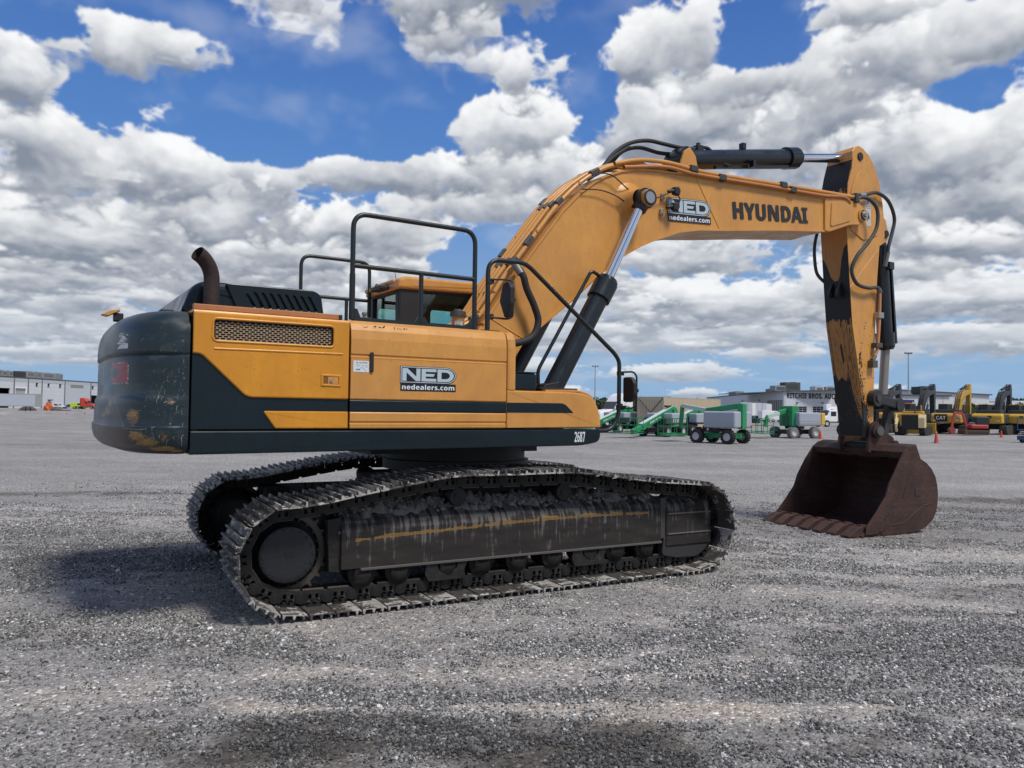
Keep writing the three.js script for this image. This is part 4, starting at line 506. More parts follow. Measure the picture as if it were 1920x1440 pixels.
{
  const cy = ram('arm_cylinder', 'dark arm cylinder along the top of the boom', [3.62, 5.415, 0], [6.10, 5.905, 0], [7.50, 6.165, 0], 0.142, 0.075, [bar([4.2, 5.40, 0.06], [5.85, 5.70, 0.06], 0.05, 0.05), box(4.88, 4.93, 5.50, 5.60, 0.12, 0.2), box(4.83, 4.90, 5.81, 5.90, -0.04, 0.04)]);
  part(cy, 'end_cap', [zrod(3.55, 5.40, -0.16, 0.16, 0.15), rod([3.50, 5.39, 0.0], [3.66, 5.42, 0.0], 0.165, 0.165, 32)], CYL); part(cy, 'valve_block', [box(3.86, 3.98, 5.56, 5.68, -0.06, 0.06, 0.01), box(3.60, 3.78, 5.53, 5.60, -0.08, 0.08, 0.01), rod([3.92, 5.66, 0], [3.92, 5.72, 0], 0.03, 0.03, 8)], BLACK);
  part(cy, 'tag', box(4.90, 4.94, 5.50, 5.58, 0.145, 0.15), mat([0.5, 0.45, 0.32], 0.6));
  part(EX, 'cylinder_lug', [prism([[3.30, 5.05], [3.75, 5.06], [3.66, 5.42], [3.55, 5.53], [3.44, 5.46]], 0.17, 0.21, 0.006), prism([[3.30, 5.05], [3.75, 5.06], [3.66, 5.42], [3.55, 5.53], [3.44, 5.46]], -0.21, -0.17, 0.006)], Y2);
  part(EX, 'hydraulic_hose', hose([[1.95, 4.86, -0.05], [2.18, 5.06, -0.05], [2.38, 5.29, -0.05], [2.65, 5.48, -0.05], [2.98, 5.585, -0.05], [3.30, 5.60, -0.05], [3.62, 5.60, -0.03], [3.90, 5.63, 0]], 0.028, 70, 10), RUBBER); part(EX, 'hydraulic_hose', hose([[2.0, 4.90, -0.15], [2.35, 5.12, -0.15], [2.60, 5.38, -0.15], [2.90, 5.50, -0.15], [3.30, 5.50, -0.15], [3.62, 5.52, -0.1]], 0.028, 60, 10), RUBBER); part(EX, 'hydraulic_hose', hose([[1.85, 4.84, 0.02], [2.10, 5.02, 0.02], [2.36, 5.24, 0.0], [2.62, 5.42, -0.02]], 0.024, 40, 8), RUBBER); part(EX, 'hydraulic_hose', hose([[3.95, 5.66, 0.02], [4.08, 5.66, 0.04], [4.25, 5.50, 0.09], [4.45, 5.46, 0.09]], 0.026, 40, 8), RUBBER);
  part(EX, 'hydraulic_hose', hose([[0.52, 3.50, 0.42], [0.58, 3.36, 0.50], [0.63, 3.22, 0.50], [0.75, 3.00, 0.50], [0.80, 2.84, 0.50], [0.73, 2.67, 0.50], [0.55, 2.58, 0.50], [0.30, 2.55, 0.46], [0.0, 2.56, 0.4]], 0.042, 80, 12), RUBBER, { label: 'thick corrugated hose at the boom foot' });
  part(EX, 'hose_end', rod([0.50, 3.52, 0.42], [0.56, 3.38, 0.49], 0.046, 0.046, 12), mat([0.18, 0.18, 0.17], 0.5, 0.5));
}
// arm
const AZ = 0.24;
{
  const out = [[7.26, 6.18], [7.33, 6.265], [7.43, 6.30], [7.55, 6.28], [7.72, 6.19], [7.88, 6.03], [8.02, 5.76], [8.11, 5.42], [8.16, 5.08], [8.17, 4.86], [8.09, 4.78], [8.02, 4.70], [7.94, 4.04], [7.87, 3.01], [7.845, 2.33], [7.82, 1.66], [7.76, 1.46], [7.64, 1.42], [7.585, 1.62], [7.51, 2.02], [7.38, 2.65], [7.24, 3.27], [7.17, 3.96], [7.095, 4.82], [7.10, 5.15], [7.13, 5.60], [7.24, 5.88]];
  const arm = part(EX, 'arm', prism(out.slice().reverse(), -AZ, AZ, 0.008, [], 1), Y2, { label: 'yellow dipper arm with black grease on its inner face' });
  for (const s of [-1, 1]) {
    part(arm, 'raised_plate', prism(fillet2([[7.16, 4.86], [7.20, 5.50], [7.34, 5.78], [7.52, 5.92], [7.72, 5.80], [7.92, 5.46], [8.02, 5.05], [7.98, 4.86], [7.55, 4.70]], 0.09), s > 0 ? AZ - 0.004 : -AZ - 0.016, s > 0 ? AZ + 0.016 : -AZ + 0.004, 0.01), Y2);
    part(arm, 'pin_cover', zrod(7.46, 6.12, s > 0 ? AZ : -AZ - 0.02, s > 0 ? AZ + 0.02 : -AZ, 0.068, 24), BLACK);
    part(arm, 'cylinder_bracket', prism(fillet2([[7.98, 4.66], [8.10, 5.22], [8.24, 5.18], [8.33, 4.92], [8.28, 4.80], [8.10, 4.70]], 0.05), s > 0 ? 0.16 : -0.21, s > 0 ? 0.21 : -0.16, 0.008), Y2); part(arm, 'bracket_pin', zrod(8.24, 4.92, s > 0 ? 0.20 : -0.235, s > 0 ? 0.235 : -0.20, 0.06, 20), BLACK);
  }
  for (const [x0, y0, x1, y1] of [[7.18, 3.88, 7.97, 4.62], [7.86, 2.42, 7.44, 2.40]]) part(arm, 'weld_seam', rod([x0, y0, AZ], [x1, y1, AZ], 0.007, 0.007, 6), Y2);
  // inner face: paint scraped and smeared with grease
  const faceLine = [[7.28, 6.10], [7.17, 5.80], [7.12, 5.60], [7.095, 4.82], [7.17, 3.96], [7.24, 3.27], [7.38, 2.65], [7.51, 2.02], [7.585, 1.62], [7.635, 1.425]];
  const P = [], UV = [], I = []; let L = 0; faceLine.forEach(([x, y], i) => { if (i) L += Math.hypot(x - faceLine[i - 1][0], y - faceLine[i - 1][1]); P.push(x - 0.006, y - 0.001, -AZ - 0.004, x - 0.006, y - 0.001, AZ + 0.004); UV.push(0, L, 1, L); if (i) { const k = i * 2; I.push(k - 2, k - 1, k, k - 1, k + 1, k); } });
  for (let i = 1; i < UV.length; i += 2) UV[i] = 1 - UV[i] / L;
  const g = new THREE.BufferGeometry(); g.setAttribute('position', new THREE.Float32BufferAttribute(P, 3)); g.setAttribute('uv', new THREE.Float32BufferAttribute(UV, 2)); g.setIndex(I); g.computeVertexNormals();
  const face = canvasMat(256, 2048, (c, w, h) => {
    const r = rng(14), yOf = (Y) => { // world height to canvas row
      let acc = 0; for (let i = 1; i < faceLine.length; i++) { const a = faceLine[i - 1], b = faceLine[i], s = Math.hypot(b[0] - a[0], b[1] - a[1]); if (Y <= a[1] && Y >= b[1]) return (acc + s * (a[1] - Y) / (a[1] - b[1])) / L * h; acc += s; } return Y > 5 ? 0 : h; }; 
    c.fillStyle = 'rgb(170,118,62)'; c.fillRect(0, 0, w, h);
    for (let k = 0; k < 900; k++) { c.globalAlpha = 0.10 + r() * 0.15; c.fillStyle = r() < 0.5 ? 'rgb(130,88,46)' : 'rgb(196,140,74)'; c.fillRect(r() * w, r() * h, 2 + r() * 6, 20 + r() * 90); } c.globalAlpha = 1;
    c.fillStyle = 'rgb(20,20,24)'; const blob = (pts) => { c.beginPath(); pts.forEach(([u, Y], i) => { const x = u * w, y = yOf(Y); i ? c.lineTo(x, y) : c.moveTo(x, y); }); c.fill(); };
    c.fillRect(0, 0, w, yOf(5.55)); for (let k = 0; k < 60; k++) c.fillRect(r() * w, yOf(5.6), 4 + r() * 14, r() * 70);
    blob([[0, 4.42], [0.06, 4.40], [0.18, 4.28], [0.30, 4.10], [0.42, 4.02], [0.58, 4.02], [0.66, 4.12], [0.74, 4.36], [0.86, 4.55], [1, 4.62], [1, 3.42], [0.8, 3.36], [0.5, 3.38], [0.3, 3.40], [0.0, 3.34]]);
    for (let k = 0; k < 70; k++) { c.fillRect(r() * w, yOf(3.42), 3 + r() * 10, r() * r() * 90); }
    // worn lower end
    blob([[0, 2.42], [0.10, 2.48], [0.2, 2.36], [0.34, 2.42], [0.5, 2.35], [0.6, 2.50], [0.66, 2.30], [0.72, 2.08], [0.80, 1.85], [0.9, 1.72], [1, 1.68], [1, 1.42], [0, 1.42]]);
    blob([[0.42, 2.95], [0.50, 2.98], [0.52, 2.70], [0.46, 2.62]]);
    for (let k = 0; k < 260; k++) { const Y = 1.7 + r() * 1.6, edge = r() < 0.5; c.fillStyle = r() < 0.6 ? 'rgb(34,28,26)' : r() < 0.5 ? 'rgb(90,62,38)' : 'rgb(120,84,44)'; c.globalAlpha = 0.5 + r() * 0.5; c.fillRect(edge ? (r() < 0.5 ? r() * 0.12 * w : (0.62 + r() * 0.25) * w) : r() * w, yOf(Y), 1.5 + r() * 5, 6 + r() * 42); }
    c.globalAlpha = 1; c.strokeStyle = 'rgb(56,40,26)'; c.lineWidth = 3; for (const u of [0.10, 0.62, 0.78]) { c.beginPath(); c.moveTo(u * w, yOf(3.36)); for (let k = 1; k < 14; k++) c.lineTo(u * w + (r() - 0.5) * 5, lerp(yOf(3.36), yOf(2.4), k / 13)); c.stroke(); }
    for (let k = 0; k < 20; k++) { c.fillStyle = 'rgb(40,28,20)'; c.fillRect(0.06 * w, lerp(yOf(3.3), yOf(2.5), k / 20), 10, 3); c.fillRect(0.60 * w, lerp(yOf(3.3), yOf(2.5), k / 20) + 6, 10, 3); }
    for (let k = 0; k < 40; k++) { c.fillStyle = 'rgb(58,56,56)'; c.globalAlpha = 0.4; c.fillRect(r() * w, yOf(1.55 + r() * 0.5), 6 + r() * 50, 2 + r() * 5); } c.globalAlpha = 1;
  }, 0.55, { bumpMap: null });
  part(arm, 'inner_face', g, face, { keepUV: true, label: 'scraped inner face of the arm, black with grease in two bands' });
  part(arm, 'worn_paint', (() => { const r = rng(8), l = []; for (let k = 0; k < 150; k++) { const t = Math.pow(r(), 1.6), y = 1.62 + t * 1.25, xl = lerp(7.585, 7.42, clamp((y - 1.62) / 0.85)), x = xl + 0.012 + r() * r() * 0.20 * (1 - t * 0.6); l.push(new THREE.CircleGeometry(0.005 + r() * r() * 0.022, 7).scale(0.7 + r() * 0.5, 1 + r() * 1.6, 1).translate(x, y, AZ + 0.002 + k * 0.00001)); } for (let k = 0; k < 40; k++) l.push(new THREE.CircleGeometry(0.004 + r() * 0.008, 6).translate(7.3 + r() * 0.5, 1.8 + r() * 1.6, AZ + 0.0021 + k * 0.00001)); return l; })(), mat([0.03, 0.022, 0.018], 0.7), { kind: 'stuff', label: 'chipped paint along the lower edge of the arm' });
  part(arm, 'grease_cap', prism(fillet2([[7.40, 1.44], [7.545, 1.40], [7.78, 1.42], [7.79, 1.52], [7.66, 1.66], [7.585, 1.95], [7.50, 2.02], [7.53, 1.86]].slice(1), 0.02), AZ - 0.02, AZ + 0.006, 0.003), GREASE);
  // tie lugs on the inner face
  for (const z of [-0.08, 0.07]) part(arm, 'tie_lug', prism(fillet2([[7.20, 4.06], [7.06, 3.84], [7.05, 3.76], [7.10, 3.72], [7.22, 3.80]], 0.03), z - 0.025, z + 0.025, 0.006, [[[7.085, 3.78], [7.115, 3.78], [7.115, 3.81], [7.085, 3.81]].reverse()]), GREASE);
  // pipes and hoses
  part(EX, 'arm_pipe', pipe([[7.92, 3.90, 0.30], [7.90, 3.40, 0.30], [7.84, 2.86, 0.30], [7.74, 2.72, 0.27]], 0.028, 0.06, 60, 10), mat([0.55, 0.25, 0.09], 0.5, 0, { map: paintTex }));
  part(EX, 'pipe_clamp', box(7.83, 7.97, 3.42, 3.52, 0.24, 0.345, 0.006), STEEL); part(EX, 'pipe_clamp', box(7.76, 7.93, 2.92, 3.00, 0.24, 0.345, 0.01), mat([0.10, 0.08, 0.06], 0.5, 0.3)); part(EX, 'pipe_end', [box(7.66, 7.80, 2.58, 2.70, 0.24, 0.34, 0.01), rod([7.73, 2.70, 0.29], [7.79, 2.78, 0.29], 0.034, 0.034, 10)], mat([0.10, 0.09, 0.075], 0.5, 0.3));
  const hz = mat([0.045, 0.046, 0.046], 0.65);
  part(EX, 'hydraulic_hose', hose([[7.16, 5.345, 0.38], [7.40, 5.36, 0.42], [7.62, 5.22, 0.44], [7.62, 4.92, 0.44], [7.40, 4.62, 0.42], [7.16, 4.38, 0.38], [7.08, 4.14, 0.34], [7.22, 3.95, 0.33], [7.56, 3.90, 0.33], [7.80, 3.93, 0.32], [7.92, 3.88, 0.30]], 0.030, 110, 12), hz, { label: 'S-shaped hydraulic hose across the arm' });
  part(EX, 'hydraulic_hose', hose([[7.10, 5.37, 0.36], [7.45, 5.45, 0.36], [7.80, 5.54, 0.33], [8.18, 5.46, 0.30], [8.42, 5.20, 0.26], [8.38, 4.95, 0.24], [8.29, 4.70, 0.23], [8.28, 4.46, 0.20], [8.26, 4.36, 0.18]], 0.030, 100, 12), hz, { label: 'looping hydraulic hose behind the arm' });
  part(EX, 'hydraulic_hose', hose([[7.26, 5.2, -0.34], [7.20, 4.75, -0.44], [7.14, 4.42, -0.40], [7.16, 4.18, -0.36], [7.30, 4.02, -0.28], [7.40, 3.96, -0.26]], 0.028, 60, 10), hz); part(EX, 'hose_end', [rod([7.06, 5.345, 0.38], [7.20, 5.345, 0.385], 0.038, 0.038, 12), rod([7.25, 5.40, 0.37], [7.40, 5.43, 0.37], 0.036, 0.036, 12)], STEEL); part(EX, 'hose_end', [rod([7.84, 3.925, 0.318], [7.93, 3.87, 0.30], 0.037, 0.037, 12), rod([8.285, 4.60, 0.22], [8.26, 4.36, 0.18], 0.037, 0.037, 12)], mat([0.2, 0.2, 0.2], 0.4, 0.6));
  // warning label
  const warn = canvasMat(128, 384, (c, w, h) => { c.fillStyle = 'rgb(192,190,184)'; c.fillRect(0, 0, w, h); c.strokeStyle = 'rgb(40,42,46)'; c.lineWidth = 7; c.beginPath(); c.moveTo(64, 24); c.lineTo(112, 110); c.lineTo(16, 110); c.closePath(); c.stroke(); c.fillStyle = 'rgb(40,42,46)'; c.fillRect(56, 54, 14, 36); c.fillRect(16, 130, 96, 6); c.beginPath(); c.moveTo(30, 330); c.lineTo(70, 190); c.lineTo(110, 300); c.lineTo(80, 270); c.fill(); c.beginPath(); c.arc(44, 220, 16, 0, 7); c.fill(); });
  part(EX, 'warning_label', new THREE.PlaneGeometry(0.15, 0.46).rotateZ(0.05).translate(7.66, 5.20, AZ + 0.0185), warn, { keepUV: true });
}
{ // bucket cylinder and linkage
  const cy = ram('bucket_cylinder', 'dark bucket cylinder behind the arm', [8.40, 4.72, 0], [8.56, 2.98, 0], [8.47, 2.10, 0], 0.13, 0.075, [rod([8.26, 4.95, 0], [8.40, 4.72, 0], 0.11, 0.13, 20), bar([8.56, 4.40, 0.10], [8.70, 3.05, 0.10], 0.05, 0.045), box(8.38, 8.52, 4.33, 4.46, 0.06, 0.2, 0.01)]);
  cy.children.filter((q) => q.name === 'piston_rod').forEach((q) => { q.material = mat([0.30, 0.265, 0.24], 0.38, 0.6); q.userData.label = 'dull scuffed piston rod'; }); part(cy, 'rod_eye', zrod(8.46, 2.03, -0.1, 0.1, 0.12), GREASE);
  const lk = mat([0.020, 0.020, 0.022], 0.45, 0, { bumpMap: fineBump, bumpScale: 0.004 });
  for (const s of [-1, 1]) {
    const l = part(EX, 'side_link', [bar([7.78, 2.06, s * 0.315], [8.40, 1.97, s * 0.315], 0.075, 0.15, 0.02), zrod(7.76, 2.065, s > 0 ? 0.25 : -0.37, s > 0 ? 0.37 : -0.25, 0.135), zrod(8.42, 1.96, s > 0 ? 0.25 : -0.365, s > 0 ? 0.365 : -0.25, 0.115)], lk, { label: s > 0 ? 'near black bucket side link' : 'far black bucket side link' }); part(l, 'link_pin', [zrod(7.76, 2.065, s > 0 ? 0.365 : -0.39, s > 0 ? 0.39 : -0.365, 0.062, 20)], mat([0.07, 0.065, 0.06], 0.5, 0.4));
  }
  part(EX, 'bucket_link', [bar([8.42, 1.96, 0.15], [8.20, 1.28, 0.15], 0.11, 0.14, 0.02), bar([8.42, 1.96, -0.15], [8.20, 1.28, -0.15], 0.11, 0.14, 0.02), bar([8.33, 1.68, -0.2], [8.33, 1.68, 0.2], 0.10, 0.10, 0.02), bar([8.10, 1.86, 0.12], [8.02, 1.30, 0.12], 0.05, 0.10, 0.01), zrod(8.42, 1.96, -0.25, 0.25, 0.08)], mat([0.035, 0.033, 0.032], 0.55, 0.1), { label: 'dark H-shaped bucket link' });
}
{ // bucket
  const B = new THREE.Mesh(); const br = -8 * RAD, W2 = 0.95;
  const side = [[-0.90, -0.07], [-0.86, 0.04], [-0.63, 0.28], [-0.44, 0.50], [-0.36, 0.70], [-0.18, 0.97], [-0.02, 1.21], [0.10, 1.29], [0.25, 1.325], [0.30, 1.22], [0.36, 1.09], [0.50, 1.02], [0.62, 0.92], [0.70, 0.80], [0.745, 0.66], [0.76, 0.50], [0.745, 0.34], [0.70, 0.20], [0.62, 0.09], [0.48, 0.00], [0.32, -0.055], [-0.03, -0.09], [-0.5, -0.09]];
  const shell = [[0.25, 1.315], [0.31, 1.19], [0.37, 1.075], [0.50, 1.00], [0.61, 0.905], [0.69, 0.79], [0.735, 0.65], [0.748, 0.50], [0.735, 0.345], [0.69, 0.21], [0.61, 0.105], [0.47, 0.015], [0.31, -0.04], [-0.03, -0.078], [-0.5, -0.082], [-0.88, -0.078]];
  const inner = shell.map(([x, y], i) => { const a = shell[Math.max(0, i - 1)], b = shell[Math.min(shell.length - 1, i + 1)], l = Math.hypot(b[0] - a[0], b[1] - a[1]), nx = (b[1] - a[1]) / l, ny = -(b[0] - a[0]) / l; return [x + nx * 0.035, y + ny * 0.035]; });
  void B;
  const bk = part(EX, 'bucket', prism([...shell, ...inner.reverse()], -W2 + 0.02, W2 - 0.02, 0.004), RUST, { label: 'wide rusty digging bucket with flat teeth' });
  bk.position.set(7.7, 0, 0); bk.rotation.y = br;
  for (const s of [-1, 1]) {
    part(bk, 'side_plate', prism(side.slice().reverse(), s > 0 ? W2 - 0.03 : -W2, s > 0 ? W2 : -W2 + 0.03, 0.006), RUST);
    part(bk, 'side_cutter', prism(fillet2([[-0.90, -0.06], [-0.62, -0.06], [-0.42, 0.26], [-0.22, 0.52], [-0.02, 0.92], [0.12, 1.20], [0.02, 1.235], [-0.19, 0.985], [-0.375, 0.71], [-0.455, 0.51], [-0.645, 0.29], [-0.875, 0.05]], 0.02), s > 0 ? W2 - 0.002 : -W2 - 0.02, s > 0 ? W2 + 0.02 : -W2 + 0.002, 0.006), RUST);
    part(bk, 'wear_strip', (() => { const c = new THREE.CatmullRomCurve3([[-0.30, 0.06], [-0.02, 0.10], [0.22, 0.24], [0.42, 0.34], [0.60, 0.36]].map(([x, y]) => new THREE.Vector3(x, y, s * (W2 + 0.002)))); return new THREE.TubeGeometry(c, 24, 0.009, 6); })(), RUST);
    part(bk, 'wear_strip', (() => { const c = new THREE.CatmullRomCurve3([[-0.05, 0.48], [0.02, 0.68], [0.14, 0.88], [0.28, 1.02]].map(([x, y]) => new THREE.Vector3(x, y, s * (W2 + 0.002)))); return new THREE.TubeGeometry(c, 24, 0.007, 6); })(), RUST);
    part(bk, 'maker_plate', box(0.22, 0.36, 0.50, 0.62, s > 0 ? W2 : -W2 - 0.008, s > 0 ? W2 + 0.008 : -W2, 0.003), mat([0.05, 0.032, 0.03], 0.6, 0.2));
    for (const [x, y] of [[-0.08, 0.90], [-0.48, 0.16], [-0.40, 0.24], [-0.40, 0.06], [-0.46, 0.02]]) part(bk, 'bolt_hole', zrod(x, y, s > 0 ? W2 + 0.0195 : -W2 - 0.022, s > 0 ? W2 + 0.022 : -W2 - 0.0195, 0.012, 10), BLACK);
    // ears that take the arm pin
    part(bk, 'ear', [prism(fillet2([[-0.10, 1.16], [0.42, 1.02], [0.52, 1.40], [0.40, 1.46], [0.22, 1.50], [0.17, 1.66], [0.05, 1.68], [-0.04, 1.58]], 0.06), s > 0 ? 0.27 : -0.33, s > 0 ? 0.33 : -0.27, 0.008)], RUST);
    part(bk, 'pin_end', [zrod(0.08, 1.52, s > 0 ? 0.32 : -0.43, s > 0 ? 0.43 : -0.32, 0.075, 22)], mat([0.16, 0.15, 0.14], 0.45, 0.6)); part(bk, 'pin_collar', [zrod(0.08, 1.52, s > 0 ? 0.33 : -0.385, s > 0 ? 0.385 : -0.33, 0.115, 22)], RUST);
  }
  part(bk, 'ear_tie', [box(0.0, 0.40, 1.20, 1.33, -0.27, 0.27, 0.05)], mat([0.10, 0.095, 0.09], 0.7, 0, { map: steelDark })); part(bk, 'ear_pin', zrod(0.48, 1.30, -0.4, 0.4, 0.06, 18), RUST);
  part(bk, 'top_bar', prism([[-0.03, 1.20], [0.02, 1.10], [0.06, 1.11], [0.26, 1.29], [0.25, 1.325], [0.10, 1.292]], -W2 + 0.03, W2 - 0.03, 0.008), RUST);
  part(bk, 'lip', prism([[-0.98, -0.062], [-0.92, -0.03], [-0.52, -0.01], [-0.50, -0.085], [-0.96, -0.09]], -W2, W2, 0.006), RUST);
  for (let k = 0; k < 7; k++) { const z = -W2 + 0.10 + k * (2 * W2 - 0.2) / 6; const t = part(bk, 'tooth', prism([[-1.215, -0.085], [-1.21, -0.060], [-1.0, 0.055], [-0.90, 0.072], [-0.90, -0.085], [-1.0, -0.092]], z - 0.082, z + 0.082, 0.008), RUST); part(t, 'adapter', prism([[-0.93, -0.02], [-0.905, 0.085], [-0.80, 0.085], [-0.60, 0.01], [-0.60, -0.03]], z - 0.055, z + 0.055, 0.012), RUST); }
}
// ---------------------------------------------------------------- undercarriage, turned a little against the upper structure
{
  const TURN = -0.06314, ZO = 1.67, SW = 0.85, N = 52;
  const top = (y) => y;
  // path of the shoe plates (outer face of the chain side), forward along the ground, round the idler, back over the carrier rollers, round the sprocket
  const ctrl = []; const PB = 0.052;
  for (let x = -2.05; x <= 2.16; x += 0.2) ctrl.push([x, PB]);
  const arc = (cx, cy, r, a0, a1, n) => { for (let k = 0; k <= n; k++) { const a = lerp(a0, a1, k / n) * RAD; ctrl.push([cx + r * Math.cos(a), cy + r * Math.sin(a)]); } };
  arc(2.29, 0.515, 0.463, -88, 74, 14);
  for (const p of [[2.10, 0.992], [1.72, 1.022], [1.36, 1.064], [0.98, 1.120], [0.66, 1.156], [0.30, 1.165], [-0.05, 1.162], [-0.40, 1.166], [-0.70, 1.168], [-1.05, 1.128], [-1.45, 1.062], [-1.85, 0.995], [-2.10, 0.945]]) ctrl.push([p[0], top(p[1])]);
  arc(-2.225, 0.52, 0.448, 92, 262, 14);
  const V = ctrl.map(([x, y]) => new THREE.Vector3(x, y, 0)), curve = new THREE.CatmullRomCurve3(V, true, 'centripetal'); curve.arcLengthDivisions = 2000;
  // joints at equal distance along the path, one of them at x = -2.10 on the ground
  const D = curve.getSpacedPoints(6000), LEN = curve.getLength(), pitch = LEN / N; let i0 = 0, best = 9; D.forEach((p, i) => { if (p.y < 0.1) { const d = Math.abs(p.x + 2.10 + 0.0); if (d < best) { best = d; i0 = i; } } });
  const joint = (k) => D[Math.round((i0 + k / N * 6000) % 6000 + 6000) % 6000];
  console.log('track pitch', pitch.toFixed(4));
  // shoe section: plate with three grousers, s along the chain, h outwards (down on the ground run)
  const pl = pitch, sec = [[0.010, 0], [0.010, -0.016], [0.014, -0.020], [0.020, -0.050], [0.034, -0.050], [0.042, -0.016], [pl * 0.5 - 0.016, -0.014], [pl * 0.5 - 0.007, -0.047], [pl * 0.5 + 0.007, -0.047], [pl * 0.5 + 0.016, -0.014], [pl - 0.052, -0.014], [pl - 0.042, -0.047], [pl - 0.028, -0.047], [pl - 0.020, -0.014], [pl - 0.004, -0.018], [pl + 0.006, -0.030], [pl + 0.006, -0.020], [pl - 0.004, -0.004], [pl - 0.014, 0.0]];
  const r = rng(17), shoes = [];
  for (let v = 0; v < 8; v++) shoes.push(boxUV(prism(sec.slice().reverse(), -SW / 2, SW / 2, 0.004, [], 1), 1, r() * 5, r() * 5));
  // link pair: two side links with a boss at each end, bolts to the shoe
  const lk = []; for (const s of [-1, 1]) { lk.push(prism(fillet2([[-0.030, 0.055], [0.02, 0.138], [pl - 0.04, 0.138], [pl + 0.016, 0.12], [pl + 0.03, 0.07], [pl - 0.02, 0.025], [pl * 0.78, 0.012], [pl * 0.68, 0.05], [pl * 0.56, 0.05], [pl * 0.50, 0.012], [pl * 0.42, 0.05], [pl * 0.30, 0.05], [pl * 0.22, 0.012], [0.0, 0.010]], 0.014), s * 0.095 - 0.024, s * 0.095 + 0.024, 0.005, [fillet2([[pl * 0.28, 0.055], [pl * 0.28, 0.105], [pl * 0.45, 0.105], [pl * 0.45, 0.055]], 0.012), fillet2([[pl * 0.55, 0.055], [pl * 0.55, 0.105], [pl * 0.72, 0.105], [pl * 0.72, 0.055]], 0.012)]), zrod(0, 0.068, s * 0.095 - 0.032, s * 0.095 + 0.038, 0.046, 14)); for (const t of [0.36, 0.64]) lk.push(rod([pl * t, 0.0, s * 0.140], [pl * t, 0.034, s * 0.140], 0.021, 0.021, 6), box(pl * t - 0.03, pl * t + 0.03, 0.001, 0.012, s * 0.14 - 0.03, s * 0.14 + 0.03)); }
  const linkGeo = boxUV(join(lk)), worn = boxUV(join([-1, 1].map((s) => box(0.02, pl - 0.02, 0.137, 0.1415, s * 0.095 - 0.017, s * 0.095 + 0.017)))), wornM = mat([0.15, 0.122, 0.088], 0.5, 0.3), pinGeo = boxUV(zrod(0, 0.068, -0.136, 0.136, 0.024, 12));
  const frameTex = canvasMat(2048, 320, (c, w, h) => {             // 4.4 m long, 0.62 m high: brown steel, pale dried mud runs, a rubbed line of old yellow
    const rr = rng(33), im = c.createImageData(w, h);
    for (let j = 0; j < h; j++) for (let i = 0; i < w; i++) { const o = (j * w + i) * 4, n = fbm(i / 120, j / 40, 2.2, 5), st = fbm(i / 14, j / 190, 4.4, 4), f = n3(i / 2.2, j / 2.2, 1), t = 1 - j / h, d = sstep(0.05, 0.55, st * 1.5 + n * 0.6 + (t - 0.42) * 1.0), y = Math.abs(t * 0.62 - (0.295 + 0.055 * Math.sin((i / w - 0.18) * 3.6)) - n * 0.03 - f * 0.006) < 0.016 + 0.026 * n + 0.016 * st && i > w * 0.06 && i < w * 0.80 && n3(i / 30, 3, 1) > -0.30 && n3(i / 6, j / 3, 5) > -0.35; const k = 0.120 + n * 0.09 + f * 0.03; let R = k * 1.16, G = k, B2 = k * 0.93; R = lerp(R, 0.40 + f * 0.1, d * 0.85); G = lerp(G, 0.395 + f * 0.1, d * 0.85); B2 = lerp(B2, 0.385 + f * 0.1, d * 0.85); if (y && f > -0.25) { R = 0.50 + f * 0.25; G = 0.385 + f * 0.2; B2 = 0.20 + f * 0.1; } im.data[o] = clamp(R) * 255; im.data[o + 1] = clamp(G) * 255; im.data[o + 2] = clamp(B2) * 255; im.data[o + 3] = 255; }
    c.putImageData(im, 0, 0); void rr;
  }, 0.8);
  const frameUV = (g, zf) => { const n = g.index ? g.toNonIndexed() : g, p = n.attributes.position, uv = []; for (let i = 0; i < p.count; i++) uv.push((p.getX(i) + 1.9) / 4.5, clamp((p.getY(i) - 0.34) / 0.62 + (Math.abs(p.getZ(i) - zf) > 0.04 ? Math.abs(p.getZ(i) - zf) * 0.6 : 0), 0.002, 0.998)); n.setAttribute('uv', new THREE.Float32BufferAttribute(uv, 2)); return n; };
  const CRUST = mat([0.180, 0.170, 0.155], 0.98, 0, { bumpMap: fineBump, bumpScale: 0.01 });
  for (const s of [1, -1]) {
    const zc = s > 0 ? ZO - SW / 2 : -1.545, near = s > 0;
    const tr = part(EX, 'crawler_track', box(-0.4, 0.4, 0.17, 0.18, zc - 0.03, zc + 0.03), LINK, { label: near ? 'near crawler track with dusty triple-grouser shoes' : 'far crawler track' });
    tr.rotation.y = TURN;
    const pins = [], strips = [];
    for (let k = 0; k < N; k++) {
      const a = joint(k), b = joint(k + 1), ang = Math.atan2(b.y - a.y, b.x - a.x);
      const place = (m) => { m.position.set(a.x, a.y, zc); m.rotation.z = ang; };
      const sh = new THREE.Mesh(shoes[(k * 5 + (near ? 0 : 3)) % 8], SHOE); sh.name = 'track_shoe'; place(sh); tr.add(sh);
      const l = new THREE.Mesh(linkGeo, LINK); l.name = 'track_link'; place(l); tr.add(l);
      const m4 = new THREE.Matrix4().makeRotationZ(ang).setPosition(a.x, a.y, zc); pins.push(pinGeo.clone().applyMatrix4(m4)); strips.push(worn.clone().applyMatrix4(m4));
    }
    part(tr, 'link_pins', pins, LINK, { keepUV: true, kind: 'stuff' }); part(tr, 'link_treads', strips, wornM, { keepUV: true, kind: 'stuff' });
    // track frame
    const zf = zc + s * 0.185, zi = zc - s * 0.25, zl = Math.min(zf, zi), zh = Math.max(zf, zi);
    const sec2 = [[zi, 0.345], [zf, 0.355], [zf, 0.70], [zf - s * 0.04, 0.775], [zf - s * 0.18, 0.855], [zi, 0.88]];
